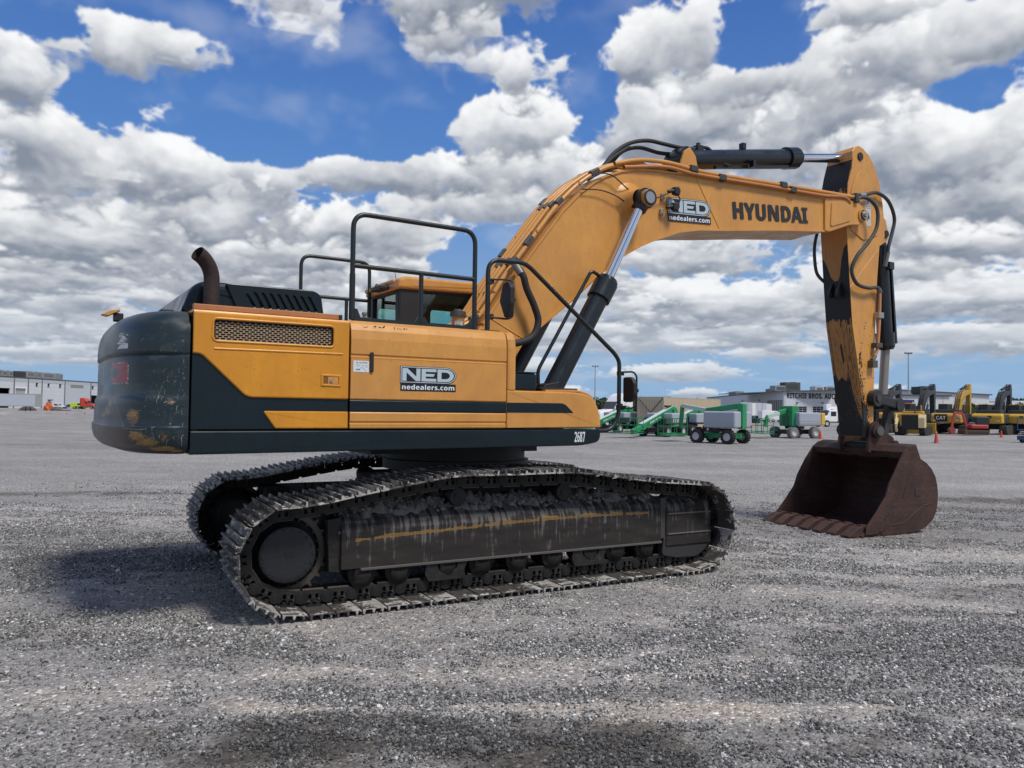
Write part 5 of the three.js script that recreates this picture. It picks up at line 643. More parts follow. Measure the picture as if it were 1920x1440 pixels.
    const fr = part(EX, 'track_frame', frameUV(alongX(s > 0 ? sec2.slice().reverse() : sec2, -1.76, 1.88, 0.012), zf), frameTex, { keepUV: true, label: near ? 'rusty near track frame crusted with dried mud' : 'far track frame' }); fr.rotation.y = TURN;
    part(fr, 'lower_edge', box(-1.58, 1.88, 0.332, 0.356, zl, zh + (s > 0 ? 0.012 : 0), 0.004), mat([0.10, 0.092, 0.085], 0.6, 0.2, { map: null }));
    part(fr, 'frame_hole', zrod(1.13, 0.545, zf - s * 0.02, zf + s * 0.002, 0.055, 24), LINK);
    // idler yoke
    part(fr, 'idler_housing', frameUV(join([alongX((s > 0 ? (q) => q.reverse() : (q) => q)([[zi, 0.20], [zf - s * 0.06, 0.19], [zf, 0.30], [zf, 0.68], [zf - s * 0.03, 0.76], [zf - s * 0.10, 0.80], [zi, 0.80]]), 1.95, 2.62, 0.02)]), zf), frameTex, { keepUV: true });
    part(fr, 'housing_rib', [box(1.97, 2.60, 0.645, 0.658, zf - 0.012, zf + 0.012), box(1.97, 2.60, 0.42, 0.433, zf - 0.012, zf + 0.012)], mat([0.12, 0.11, 0.10], 0.7)); part(fr, 'housing_neck', box(1.88, 1.96, 0.38, 0.83, zl, zh - 0.02), mat([0.05, 0.045, 0.042], 0.7));
    part(fr, 'idler_skid', prism(fillet2([[1.90, 0.19], [2.12, 0.145], [2.42, 0.14], [2.57, 0.23], [2.61, 0.40], [1.93, 0.40]], 0.05), s > 0 ? zc + 0.09 : zc - 0.17, s > 0 ? zc + 0.17 : zc - 0.09, 0.01), mat([0.026, 0.026, 0.028], 0.6));
    part(fr, 'idler_wheel', [zlathe([[0.05, -0.09], [0.30, -0.09], [0.33, -0.05], [0.385, -0.05], [0.385, -0.028], [0.425, -0.02], [0.425, 0.02], [0.385, 0.028], [0.385, 0.05], [0.33, 0.05], [0.30, 0.09], [0.05, 0.09]], 2.29, 0.515, zc, 48)], LINK);
    // final drive and sprocket
    const hub = part(EX, 'final_drive', [zlathe([[0.0, s * 0.17], [0.20, s * 0.17], [0.238, s * 0.165], [0.245, s * 0.15], [0.245, s * 0.05], [0.285, s * 0.045], [0.285, s * 0.02], [0.31, s * 0.015], [0.31, -s * 0.2], [0.2, -s * 0.3]], -2.225, 0.52, zc, 56)], mat([0.017, 0.018, 0.021], 0.5, 0.1, { bumpMap: fineBump, bumpScale: 0.003 }), { label: near ? 'round dark final drive hub' : 'far final drive hub' }); hub.rotation.y = TURN;
    if (near) { for (let k = 0; k < 18; k++) { const a = k / 18 * 6.283; part(hub, 'bolt', rod([-2.225 + Math.cos(a) * 0.218, 0.52 + Math.sin(a) * 0.218, zc + 0.165], [-2.225 + Math.cos(a) * 0.218, 0.52 + Math.sin(a) * 0.218, zc + 0.178], 0.011, 0.011, 6), BLACK); } for (let k = 0; k < 22; k++) { const a = k / 22 * 6.283; part(hub, 'sprocket_bolt', rod([-2.225 + Math.cos(a) * 0.30, 0.52 + Math.sin(a) * 0.30, zc + 0.0], [-2.225 + Math.cos(a) * 0.30, 0.52 + Math.sin(a) * 0.30, zc + 0.03], 0.014, 0.014, 6), LINK); } part(hub, 'drain_plug', [zrod(-2.225, 0.52, zc + 0.165, zc + 0.176, 0.022, 10), zrod(-2.17, 0.52, zc + 0.165, zc + 0.174, 0.028, 12), zrod(-2.31, 0.60, zc + 0.165, zc + 0.174, 0.02, 12)], BLACK); }
    const teeth = []; for (let k = 0; k < 23; k++) { const a0 = (k + 0.15) / 23 * 6.283; for (const [t, q] of [[0.0, 0.365], [0.30, 0.365], [0.44, 0.408], [0.56, 0.408], [0.70, 0.365]]) { const a = a0 + t / 23 * 6.283; teeth.push([-2.225 + Math.cos(a) * q, 0.52 + Math.sin(a) * q]); } }
    part(hub, 'sprocket', prism(teeth, zc - 0.03, zc + 0.012, 0.004), mat([0.10, 0.088, 0.075], 0.5, 0.5, { map: null }));
    part(hub, 'motor_guard', [box(-1.96, -1.74, 0.30, 0.86, s > 0 ? zc - 0.4 : zc + 0.06, s > 0 ? zc - 0.06 : zc + 0.4)], LINK); part(fr, 'frame_bracket', prism([[-1.86, 0.33], [-1.75, 0.32], [-1.75, 0.82], [-1.88, 0.80]], s > 0 ? zc : zc - 0.15, s > 0 ? zc + 0.15 : zc, 0.01), LINK);
    // rollers
    for (const x of [-1.55, -1.20, -0.71, -0.34, 0.07, 0.49, 0.94, 1.29, 1.69]) part(fr, 'track_roller', [zlathe([[0.0, -0.175], [0.075, -0.175], [0.08, -0.13], [0.125, -0.13], [0.125, -0.095], [0.095, -0.09], [0.09, 0], [0.095, 0.09], [0.125, 0.095], [0.125, 0.13], [0.08, 0.13], [0.075, 0.175], [0, 0.175]], x, 0.29, zc, 28), box(x - 0.085, x + 0.085, 0.27, 0.36, s > 0 ? zc + 0.125 : zc - 0.175, s > 0 ? zc + 0.175 : zc - 0.125, 0.03)], LINK);
    for (const x of [-0.71, 0.94]) part(fr, 'chain_guard', prism(fillet2([[x - 0.22, 0.35], [x - 0.24, 0.24], [x - 0.20, 0.165], [x + 0.19, 0.165], [x + 0.17, 0.25], [x + 0.22, 0.35], [x + 0.10, 0.35], [x + 0.09, 0.27], [x + 0.03, 0.225], [x - 0.04, 0.225], [x - 0.10, 0.27], [x - 0.11, 0.35]], 0.02), s > 0 ? zc + 0.14 : zc - 0.175, s > 0 ? zc + 0.175 : zc - 0.14, 0.006), LINK);
    for (const x of [-0.59, 0.63]) { const cr = part(fr, 'carrier_roller', [zlathe([[0, -0.12], [0.075, -0.12], [0.092, -0.11], [0.092, -0.06], [0.075, -0.05], [0.075, 0.05], [0.092, 0.06], [0.092, 0.11], [0.08, 0.125], [0, 0.125]], x, 0.945, zc, 28), box(x - 0.07, x + 0.09, 0.80, 0.93, s > 0 ? zc - 0.26 : zc + 0.12, s > 0 ? zc - 0.12 : zc + 0.26, 0.02)], LINK); if (near) part(cr, 'roller_cap', zrod(x, 0.945, zc + 0.124, zc + 0.134, 0.045, 16), LINK); }
    // crust of dried mud on the frame
    if (near) {
      const nx = 240, nz = 16, P = [], I = []; for (let i = 0; i <= nx; i++) for (let j = 0; j <= nz; j++) { const x = lerp(-1.78, 1.80, i / nx), t = j / nz, z = lerp(zf - 0.02, zi, t), yb = t < 0.12 ? lerp(0.73, 0.785, t / 0.12) : t < 0.45 ? lerp(0.785, 0.86, (t - 0.12) / 0.33) : 0.88, lump = fbm(x * 5, z * 9, 2.2, 5) * 0.20 + 0.012 + 0.05 * n3(x * 26, z * 26, 4) - sstep(0.30, 0.04, t + fbm(x * 9, 3, z * 2, 3) * 0.35) * 0.10; P.push(x, yb + (j === 0 || j === nz ? -0.06 : Math.max(-0.05, lump)), z); } for (let i = 0; i < nx; i++) for (let j = 0; j < nz; j++) { const k = i * (nz + 1) + j; I.push(k, k + nz + 1, k + 1, k + 1, k + nz + 1, k + nz + 2); }
      const g = new THREE.BufferGeometry(); g.setAttribute('position', new THREE.Float32BufferAttribute(P, 3)); g.setIndex(I); g.computeVertexNormals(); if (g.attributes.normal.getY(nz * 8 + 8) < 0) { const ar = g.index.array; for (let q = 0; q < ar.length; q += 3) [ar[q], ar[q + 1]] = [ar[q + 1], ar[q]]; g.computeVertexNormals(); } g.setAttribute('uv', new THREE.Float32BufferAttribute(new Array(P.length / 3 * 2).fill(0), 2));
      part(fr, 'dried_mud', g, CRUST, { kind: 'stuff', label: 'crumbly grey mud caked along the frame' });
      const clod = []; for (let k = 0; k < 420; k++) { const x = -1.75 + r() * 3.5, t = 0.16 + r() * 0.5, z = lerp(zf, zi, t), q = 0.006 + r() * r() * 0.026; const gm = new THREE.IcosahedronGeometry(q, 0).scale(1.2, 0.8, 1); gm.rotateX(r() * 3); gm.rotateY(r() * 3); clod.push(gm.translate(x, (t < 0.45 ? lerp(0.79, 0.868, t / 0.45) : 0.885) + 0.025 + fbm(x * 5, z * 9, 2.2, 3) * 0.12, z)); }
      part(fr, 'mud_clods', clod, CRUST, { kind: 'stuff' });
    }
  }
  const cf = part(EX, 'car_body', [box(-0.8, 0.8, 0.60, 1.02, -1.3, 1.0, 0.05), box(-1.15, -0.6, 0.55, 0.78, -1.3, 1.0, 0.05), box(0.6, 1.15, 0.55, 0.78, -1.3, 1.0, 0.05)], mat([0.018, 0.017, 0.016], 0.7)); cf.rotation.y = TURN;
}
// ---------------------------------------------------------------- the yard behind: machines, trucks, buildings, trees
const GY = -0.10;                                                  // level of the yard out there
const LG = mat([0.015, 0.24, 0.085], 0.45), LGD = mat([0.010, 0.12, 0.045], 0.5), LGREY = mat([0.34, 0.37, 0.42], 0.4), TYRE = mat([0.022, 0.022, 0.023], 0.85), TYREG = mat([0.17, 0.17, 0.17], 0.9), RIM = mat([0.45, 0.46, 0.47], 0.5), BODYW = mat([0.78, 0.79, 0.80], 0.35), GLASSD = mat([0.02, 0.025, 0.03], 0.08), CHAS = mat([0.016, 0.017, 0.019], 0.6), ORANGE = mat([0.62, 0.075, 0.03], 0.5), CATY = mat([0.50, 0.29, 0.035], 0.5), DEEREY = mat([0.60, 0.36, 0.035], 0.45), BOOMK = mat([0.035, 0.042, 0.050], 0.5), CREAM = mat([0.62, 0.50, 0.27], 0.6), REDP = mat([0.45, 0.05, 0.035], 0.5), BLUEP = mat([0.02, 0.06, 0.16], 0.5);
function wheel(parent, x, y, z, r, w, tyre = TYRE, lugs = true) {
  const g = [zlathe([[r * 0.55, -w / 2], [r * 0.9, -w / 2], [r, -w * 0.36], [r, w * 0.36], [r * 0.9, w / 2], [r * 0.55, w / 2]], x, y, z, 28)]; if (lugs) for (let k = 0; k < 16; k++) for (const s of [-1, 1]) { const a = (k + (s > 0 ? 0.5 : 0)) / 16 * 6.283; g.push(new THREE.BoxGeometry(r * 0.10, r * 0.16, w * 0.5).rotateZ(a).translate(x + Math.cos(a) * r * 1.0, y + Math.sin(a) * r * 1.0, z + s * w * 0.24)); }
  const t = part(parent, 'wheel', g, tyre); part(t, 'rim', zlathe([[0.001, -w * 0.34], [r * 0.36, -w * 0.32], [r * 0.56, -w * 0.47], [r * 0.58, -w * 0.40], [r * 0.58, w * 0.40], [r * 0.56, w * 0.47], [r * 0.36, w * 0.32], [0.001, w * 0.34]], x, y, z, 24), RIM); return t;
}
function stripText(w, h, text, bg, fg, scale = 0.7) { return canvasMat(512, Math.max(32, Math.round(512 * h / w)), (c, W, H) => { c.fillStyle = bg; c.fillRect(0, 0, W, H); c.fillStyle = fg; c.font = 'bold ' + Math.round(H * scale) + 'px sans-serif'; c.textAlign = 'center'; c.textBaseline = 'middle'; c.fillText(text, W / 2, H / 2); }); }
// telescopic boom lifts: x towards the boom's tip
function basket(o, x, y, z, L = 1.0, W = 2.2, m = LG) {
  const b = part(o, 'basket', box(x - L / 2, x + L / 2, y, y + 0.06, z - W / 2, z + W / 2), m); const posts = [];
  for (const px of [-L / 2, L / 2]) for (const pz of [-W / 2, -W / 6, W / 6, W / 2]) posts.push(rod([x + px, y, z + pz], [x + px, y + 1.1, z + pz], 0.024, 0.024, 6));
  posts.forEach((p) => part(b, 'post', p, m)); for (const h of [0.15, 0.6, 1.1]) part(b, 'rail', pipe([[x - L / 2, y + h, z - W / 2], [x + L / 2, y + h, z - W / 2], [x + L / 2, y + h, z + W / 2], [x - L / 2, y + h, z + W / 2], [x - L / 2, y + h, z - W / 2]], 0.024, 0.05, 40, 6), m); part(b, 'control_box', box(x + L / 2 - 0.25, x + L / 2 - 0.05, y + 0.75, y + 1.15, z - 0.4, z + 0.4, 0.02), mat([0.05, 0.07, 0.06], 0.6)); return b;
}
function chassis(o, m, r, w, wb, tw, tyre) { part(o, 'chassis', [box(-wb / 2 - 0.2, wb / 2 + 0.2, r * 0.75, r * 1.55, -0.45, 0.45, 0.05), box(-wb / 2 - 0.12, -wb / 2 + 0.12, r * 0.8, r * 1.15, -tw / 2 + w / 2, tw / 2 - w / 2), box(wb / 2 - 0.12, wb / 2 + 0.12, r * 0.8, r * 1.15, -tw / 2 + w / 2, tw / 2 - w / 2)], m); for (const sx of [-1, 1]) for (const sz of [-1, 1]) wheel(o, sx * wb / 2, r, sz * (tw / 2 - w / 2), r, w, tyre); }
function straightLift(pos, turn, label) {                          // stowed boom running down to a basket near the ground
  const o = thing('boom_lift', label, 'boom lift', pos, turn, 'green boom lifts parked in the yard'); chassis(o, CHAS, 0.43, 0.38, 2.4, 2.35);
  part(o, 'turntable', rod([0, 0.72, 0], [0, 0.92, 0], 0.75, 0.75, 28), CHAS);
  part(o, 'engine_cover', box(-1.75, 0.55, 0.98, 1.78, 0.35, 1.12, 0.12), LGREY); part(o, 'engine_cover', box(-1.75, 0.55, 0.98, 1.78, -1.12, -0.35, 0.12), LGREY); part(o, 'cover_sill', box(-1.75, 0.6, 0.90, 0.99, -1.10, 1.10), CHAS); part(o, 'counterweight', prism(fillet2([[-1.95, 0.9], [-1.2, 0.9], [-1.2, 2.1], [-1.55, 2.25], [-1.9, 1.9]], 0.1), -0.34, 0.34, 0.02), LG);
  const b = part(o, 'boom', bar([-1.55, 2.12, 0], [3.3, 0.72, 0], 0.40, 0.44, 0.03), LG); part(b, 'inner_boom', bar([3.2, 0.75, 0], [4.5, 0.38, 0], 0.30, 0.33, 0.03), LG); part(b, 'boom_top', bar([-1.4, 2.32, 0], [3.3, 0.965, 0], 0.34, 0.03), mat([0.55, 0.58, 0.57], 0.5));
  const tm = stripText(2.6, 0.3, 'SUNBELT RENTALS', 'rgb(22,118,76)', 'rgb(220,230,224)'); const dx = 4.85, dy = -1.40, an = Math.atan2(dy, dx); for (const s of [-1, 1]) { const g = new THREE.PlaneGeometry(2.5, 0.26); if (s < 0) g.rotateY(Math.PI); g.rotateZ(an); part(b, 'lettering', g.translate(1.45, 1.255, s * 0.2035), tm, { keepUV: true }); }
  part(b, 'hose_box', box(-1.4, -0.4, 2.2, 2.36, -0.1, 0.1, 0.03), CHAS); basket(o, 5.2, 0.30, 0, 0.9, 2.1); part(o, 'axle_cylinder', rod([-0.6, 0.85, 0.5], [0.9, 0.95, 0.5], 0.06, 0.06, 8), mat([0.4, 0.55, 0.45], 0.4)); return o;
}
function articulatedLift(pos, turn, label, tyre, colour, endM, tx = 0) {   // folded arms on a turret, basket hung low in front
  const o = thing('boom_lift', label, 'boom lift', pos, turn, 'green boom lifts parked in the yard'); chassis(o, colour, 0.42, 0.40, 2.05, 2.3, tyre);
  part(o, 'turntable', rod([0, 0.70, 0], [0, 0.90, 0], 0.7, 0.7, 28), CHAS);
  for (const s of [-1, 1]) { const c = part(o, 'engine_cover', box(-1.55, 0.55, 0.95, 1.95, s > 0 ? 0.28 : -1.12, s > 0 ? 1.12 : -0.28, 0.12), LGREY); for (const y of [1.15, 1.28]) part(c, 'cover_rib', box(-1.5, 0.5, y, y + 0.035, s > 0 ? 1.115 : -1.135, s > 0 ? 1.135 : -1.115), LGREY); if (endM) part(c, 'cover_end', box(-1.95, -1.56, 1.0, 1.92, s > 0 ? 0.28 : -1.12, s > 0 ? 1.12 : -0.28, 0.08), endM); }
  part(o, 'turret', box(-1.62 + tx * 1.3, -1.25 + tx * 1.45, 0.9, 2.42, tx ? -0.7 : -0.27, tx ? 0.7 : 0.27, 0.05), LG); const b = part(o, 'lower_arm', bar([-1.4 + tx, 2.3, 0], [0.9 + tx * 0.4, tx ? 1.9 : 1.98, 0], 0.34, 0.30, 0.03), LG); part(b, 'upper_arm', bar([0.9, 2.0, 0.0], [2.6, tx ? 1.6 : 2.28, 0], 0.26, 0.24, 0.02), mat([0.42, 0.55, 0.48], 0.5)); part(b, 'jib', bar([2.6, tx ? 1.6 : 2.28, 0], [2.75, 0.85, 0], 0.22, 0.20, 0.02), LG); part(b, 'arm_cylinder', rod([-0.6, 1.9, 0], [0.9, 1.9, 0], 0.06, 0.06, 8), CHAS); part(o, 'front_guard', box(0.58, 0.9, 0.9, 1.7, -0.35, 0.35, 0.04), LGD);
  basket(o, 3.3, 0.35, 0, 0.95, 2.0); part(o, 'tail_lamp', box(-1.62, -1.55, 0.98, 1.12, 0.9, 1.05, 0.01), mat([0.7, 0.1, 0.03], 0.4)); part(o, 'plate', box(-0.4, 0.1, 0.62, 0.78, 0.455, 0.462), mat([0.75, 0.78, 0.76], 0.5)); return o;
}
straightLift([11.5, GY, -58.5], Math.PI + 0.88, 'green boom lift with a long boom sloping down to the left, grey engine covers');
straightLift([9.1, GY, -66.0], Math.PI + 0.80, 'green boom lift behind the front handrail, mostly hidden by the mirror');
straightLift([14.4, GY, -62.6], Math.PI + 0.80, 'green boom lift whose boom end shows in front of the beige container');
articulatedLift([12.75, GY, -47.0], Math.PI - 0.75, 'green boom lift with folded arms, green post before its grey covers, nearest to the bucket', TYRE, LG);
articulatedLift([21.5, GY, -58.4], Math.PI + 0.38, 'green boom lift with a yellow tail and pale dusty tyres beside the rusty bucket', TYREG, CHAS, mat([0.65, 0.38, 0.05], 0.5), 1.45);
// traffic cones
function cone(pos, label, s = 1, red = ORANGE) { const o = thing('traffic_cone', label, 'traffic cone', pos, 0.3, 'traffic cones standing in the yard'); part(o, 'base', box(-0.21 * s, 0.21 * s, 0, 0.04 * s, -0.21 * s, 0.21 * s, 0.01), red); const c = part(o, 'cone_body', lathe([[0.16 * s, 0.04 * s], [0.115 * s, 0.34 * s], [0.035 * s, 0.86 * s], [0.001, 0.88 * s]], 24), red); part(c, 'white_band', lathe([[0.0835 * s, 0.54 * s], [0.0505 * s, 0.76 * s]], 24), mat([0.62, 0.60, 0.57], 0.5)); return o; }
cone([28.4, GY, -51.4], 'large faded orange traffic cone with a pale top right of the bucket', 0.95, mat([0.50, 0.10, 0.06], 0.6)); cone([42.3, GY, -66.4], 'small bright red traffic cone in front of the right-hand yellow excavators', 0.68); cone([22.9, GY, -57.0], 'red traffic cone standing by the pale tyres of the green lift', 0.8);
cone([-78.1, 0, -135], 'tiny red cone far off left of the counterweight', 0.5); cone([-75.0, 0, -135], 'tiny red cone far off next to the counterweight edge', 0.6);
// excavators parked in a row, seen from behind: x forward
function parkedExcavator(pos, turn, label, paint, boomM, word) {
  const o = thing('parked_excavator', label, 'excavator', pos, turn, 'excavators parked in a row');
  for (const s of [-1, 1]) { const t = part(o, 'crawler_track', prism(fillet2([[-2.2, 0.45], [-1.95, 0.06], [1.95, 0.06], [2.2, 0.45], [1.95, 0.92], [-1.95, 0.92]], 0.28), s > 0 ? 0.95 : -1.6, s > 0 ? 1.6 : -0.95, 0.02), mat([0.045, 0.038, 0.032], 0.8)); for (let k = 0; k < 5; k++) part(t, 'track_shoe', box(-2.26 + Math.abs(k - 2) * 0.05, -2.15, 0.14 + k * 0.15, 0.25 + k * 0.15, s > 0 ? 0.96 : -1.59, s > 0 ? 1.59 : -0.96), mat([0.06, 0.052, 0.045], 0.8)); }
  part(o, 'car_body', box(-1, 1, 0.5, 1.05, -0.95, 0.95), CHAS); part(o, 'house', box(-1.9, 1.5, 1.1, 2.02, -1.25, 1.25, 0.05), BOOMK);
  const cw = part(o, 'counterweight', prism(fillet2([[-2.75, 1.12], [-1.92, 1.08], [-1.92, 2.08], [-2.6, 2.06], [-2.8, 1.85]], 0.12), -1.34, 1.34, 0.12, [], 3), paint);
  if (word) part(cw, 'lettering', new THREE.PlaneGeometry(1.15, 0.72).rotateY(-Math.PI / 2).translate(-2.825, 1.60, -0.42), stripText(1.15, 0.72, word, 'rgb(14,15,20)', 'rgb(222,222,218)', 0.68), { keepUV: true }); else part(cw, 'badge', box(-2.84, -2.79, 1.62, 1.86, 0.1, 0.45, 0.02), CHAS);
  for (const z of [-1.0, 1.0]) part(cw, 'tail_plate', box(-2.84, -2.78, 1.28, 1.40, z - 0.12, z + 0.12, 0.01), mat([0.6, 0.55, 0.5], 0.5));
  part(o, 'engine_hood', box(-1.9, -0.2, 2.05, 2.42, -1.15, 1.0, 0.08), BOOMK); part(o, 'exhaust', rod([-1.4, 2.4, 0.4], [-1.4, 2.75, 0.4], 0.07, 0.07, 12), CHAS); part(o, 'deck_rail', pipe([[-1.8, 2.05, 1.3], [-1.8, 2.9, 1.3], [0.2, 2.9, 1.3], [0.2, 2.05, 1.3]], 0.025, 0.1, 40, 6), CHAS);
  const cab = part(o, 'cab', box(-0.2, 1.5, 1.2, 2.95, -1.4, -0.5, 0.1), BOOMK); part(cab, 'rear_window', box(-0.215, -0.19, 2.2, 2.75, -1.3, -0.6), GLASSD); part(cab, 'roof', box(-0.25, 1.5, 2.95, 3.02, -1.42, -0.48, 0.03), paint);
  const b = part(o, 'boom', prism([[0.5, 1.6], [0.8, 2.2], [1.5, 3.5], [2.2, 4.1], [2.9, 4.35], [5.0, 4.55], [5.1, 4.2], [3.1, 3.85], [2.5, 3.55], [1.9, 2.9], [1.2, 1.6]].reverse(), -0.3, 0.3, 0.02), boomM); for (const z of [-0.45, 0.45]) { const c = part(b, 'boom_cylinder', rod([1.3, 1.6, z], [2.0, 2.9, z], 0.11, 0.11, 14), CHAS); part(c, 'piston_rod', rod([2.0, 2.9, z], [2.35, 3.75, z], 0.06, 0.06, 12), STEEL); } part(b, 'arm_cylinder', rod([2.6, 4.55, 0], [4.3, 4.95, 0], 0.11, 0.11, 14), CHAS); part(b, 'arm_rod', rod([4.3, 4.95, 0], [5.25, 5.1, 0], 0.06, 0.06, 12), STEEL); for (const z of [-0.2, 0, 0.2]) part(b, 'boom_hose', hose([[0.9, 2.5, z], [1.5, 3.62, z], [2.3, 4.35, z], [3.1, 4.62, z], [4.4, 4.72, z]], 0.035, 24, 6), CHAS);
  const a = part(o, 'arm', prism([[5.0, 5.15], [5.3, 5.2], [5.5, 4.6], [5.35, 2.0], [5.15, 1.0], [4.95, 1.0], [4.85, 4.0], [4.8, 4.6]].reverse(), -0.24, 0.24, 0.02), boomM); part(a, 'bucket', prism(fillet2([[4.0, 0.1], [4.6, 0.9], [5.3, 1.1], [5.6, 0.6], [5.2, 0.12]], 0.1), -0.7, 0.7, 0.02), CHAS); return o;
}
const row = 0.79;
parkedExcavator([44.6, GY, -77.5], row, 'yellow parked excavator with a big white word on its black-banded counterweight', CATY, CATY, 'CAT');
parkedExcavator([41.6, GY, -78.9], row, 'parked excavator with a dark boom behind the dirty track loader', CATY, BOOMK); parkedExcavator([38.5, GY, -80.0], row, 'parked excavator with a dark boom half hidden by the bucket linkage', CATY, BOOMK);
parkedExcavator([48.7, GY, -77.5], row - 0.03, 'yellow parked excavator with plain counterweight and dark boom right of the red mini excavator', DEEREY, BOOMK); parkedExcavator([52.2, GY, -78.0], row - 0.04, 'yellow parked excavator with dark boom cut off by the right edge', DEEREY, BOOMK);
{ // dirty track loader, seen from behind
  const o = thing('track_loader', 'dirty yellow track loader with a cream side panel standing behind the bucket linkage', 'track loader', [36.6, GY, -70.0], row + 0.12); for (const s of [-1, 1]) part(o, 'crawler_track', prism(fillet2([[-1.9, 0.4], [-1.6, 0.05], [1.6, 0.05], [1.9, 0.4], [1.5, 0.85], [-1.5, 0.85]], 0.25), s > 0 ? 0.75 : -1.25, s > 0 ? 1.25 : -0.75, 0.02), mat([0.02, 0.019, 0.018], 0.8));
  part(o, 'radiator_guard', box(-1.95, -1.2, 0.55, 1.85, -0.62, 0.72, 0.04), mat([0.012, 0.013, 0.014], 0.7)); part(o, 'side_panel', prism(fillet2([[-1.98, 0.7], [-1.2, 0.7], [-1.2, 1.9], [-1.7, 1.9], [-1.98, 1.6]], 0.04), 0.73, 1.25, 0.03), CREAM); part(o, 'hood', box(-1.9, 0.4, 1.55, 1.98, -0.75, 0.75, 0.06), CATY); part(o, 'cab', box(-0.6, 0.8, 1.9, 2.2, -0.8, 0.8, 0.06), CATY); for (const z of [-0.7, 0.7]) part(o, 'canopy_post', rod([-0.4, 1.95, z], [-0.4, 2.75, z], 0.06, 0.06, 10), CATY); part(o, 'ripper', [bar([-1.9, 1.5, -0.95], [-2.6, 0.9, -0.95], 0.18, 0.3, 0.03), bar([-2.6, 0.9, -0.95], [-2.3, 0.35, -0.95], 0.16, 0.18, 0.03), bar([-1.9, 1.9, -1.0], [-2.5, 1.2, -1.0], 0.12, 0.14, 0.02)], CREAM); part(o, 'blade', box(1.9, 2.1, 0.1, 1.1, -1.5, 1.5, 0.04), CATY); part(o, 'exhaust', rod([-0.9, 1.98, 0.3], [-0.9, 2.7, 0.3], 0.06, 0.06, 10), mat([0.09, 0.05, 0.035], 0.8));
}
{ // red mini excavator
  const o = thing('mini_excavator', 'red mini excavator with folded arm in front of the parked excavators', 'mini excavator', [43.3, GY, -71.8], -0.2 + Math.PI); part(o, 'undercarriage', [box(-0.95, 0.95, 0.08, 0.5, -0.85, -0.5, 0.12), box(-0.95, 0.95, 0.08, 0.5, 0.5, 0.85, 0.12), box(-0.5, 0.5, 0.25, 0.6, -0.5, 0.5)], mat([0.06, 0.035, 0.03], 0.8)); part(o, 'blade', box(0.9, 1.2, 0.08, 0.5, -0.95, 0.95, 0.04), mat([0.12, 0.05, 0.04], 0.8)); part(o, 'house', box(-0.9, 0.6, 0.62, 1.05, -0.75, 0.75, 0.15), REDP); part(o, 'seat_canopy', [box(-1.0, 0.15, 1.0, 1.75, -0.72, 0.72, 0.08)], mat([0.022, 0.026, 0.03], 0.5)); part(o, 'engine_cover', box(-0.5, 0.4, 1.0, 1.25, -0.5, 0.5, 0.1), GREYPL); for (const [a, b] of [[[0.7, 0.75, 0], [1.05, 2.0, 0]], [[1.05, 2.0, 0], [1.75, 2.15, 0]], [[1.75, 2.15, 0], [2.0, 0.75, 0]]]) part(o, 'arm_section', bar(a, b, 0.18, 0.2, 0.03), REDP); part(o, 'arm_cylinder', rod([1.1, 1.5, 0], [1.7, 1.95, 0], 0.05, 0.05, 10), STEEL); part(o, 'bucket', prism(fillet2([[1.8, 0.1], [2.15, 0.1], [2.3, 0.6], [1.95, 0.8], [1.75, 0.5]], 0.05), -0.3, 0.3, 0.02), mat([0.3, 0.06, 0.05], 0.6));
}
{ // scissor lift at the right edge
  const o = thing('scissor_lift', 'dark blue scissor lift cut off by the right edge', 'scissor lift', [36.9, GY, -54.0], 0.1); part(o, 'base', box(-1.2, 1.2, 0.2, 0.5, -0.4, 0.4, 0.03), BLUEP); for (const x of [-0.8, 0.8]) for (const z of [-0.38, 0.38]) wheel(o, x, 0.2, z, 0.2, 0.14, TYRE, false); for (let k = 0; k < 3; k++) { part(o, 'scissor_arm', bar([-1, 0.5 + k * 0.12, 0.25], [1, 0.62 + k * 0.12, 0.25], 0.06, 0.08), BLUEP); part(o, 'scissor_arm', bar([-1, 0.62 + k * 0.12, -0.25], [1, 0.5 + k * 0.12, -0.25], 0.06, 0.08), BLUEP); } part(o, 'platform', box(-1.2, 1.2, 0.88, 0.95, -0.4, 0.4, 0.01), BLUEP); for (const x of [-1.15, -0.4, 0.4, 1.15]) for (const z of [-0.38, 0.38]) part(o, 'post', rod([x, 0.95, z], [x, 1.75, z], 0.03, 0.03, 6), BLUEP); for (const z of [-0.38, 0.38]) for (const y of [1.35, 1.75]) part(o, 'rail', rod([-1.15, y, z], [1.15, y, z], 0.03, 0.03, 6), BLUEP);
}
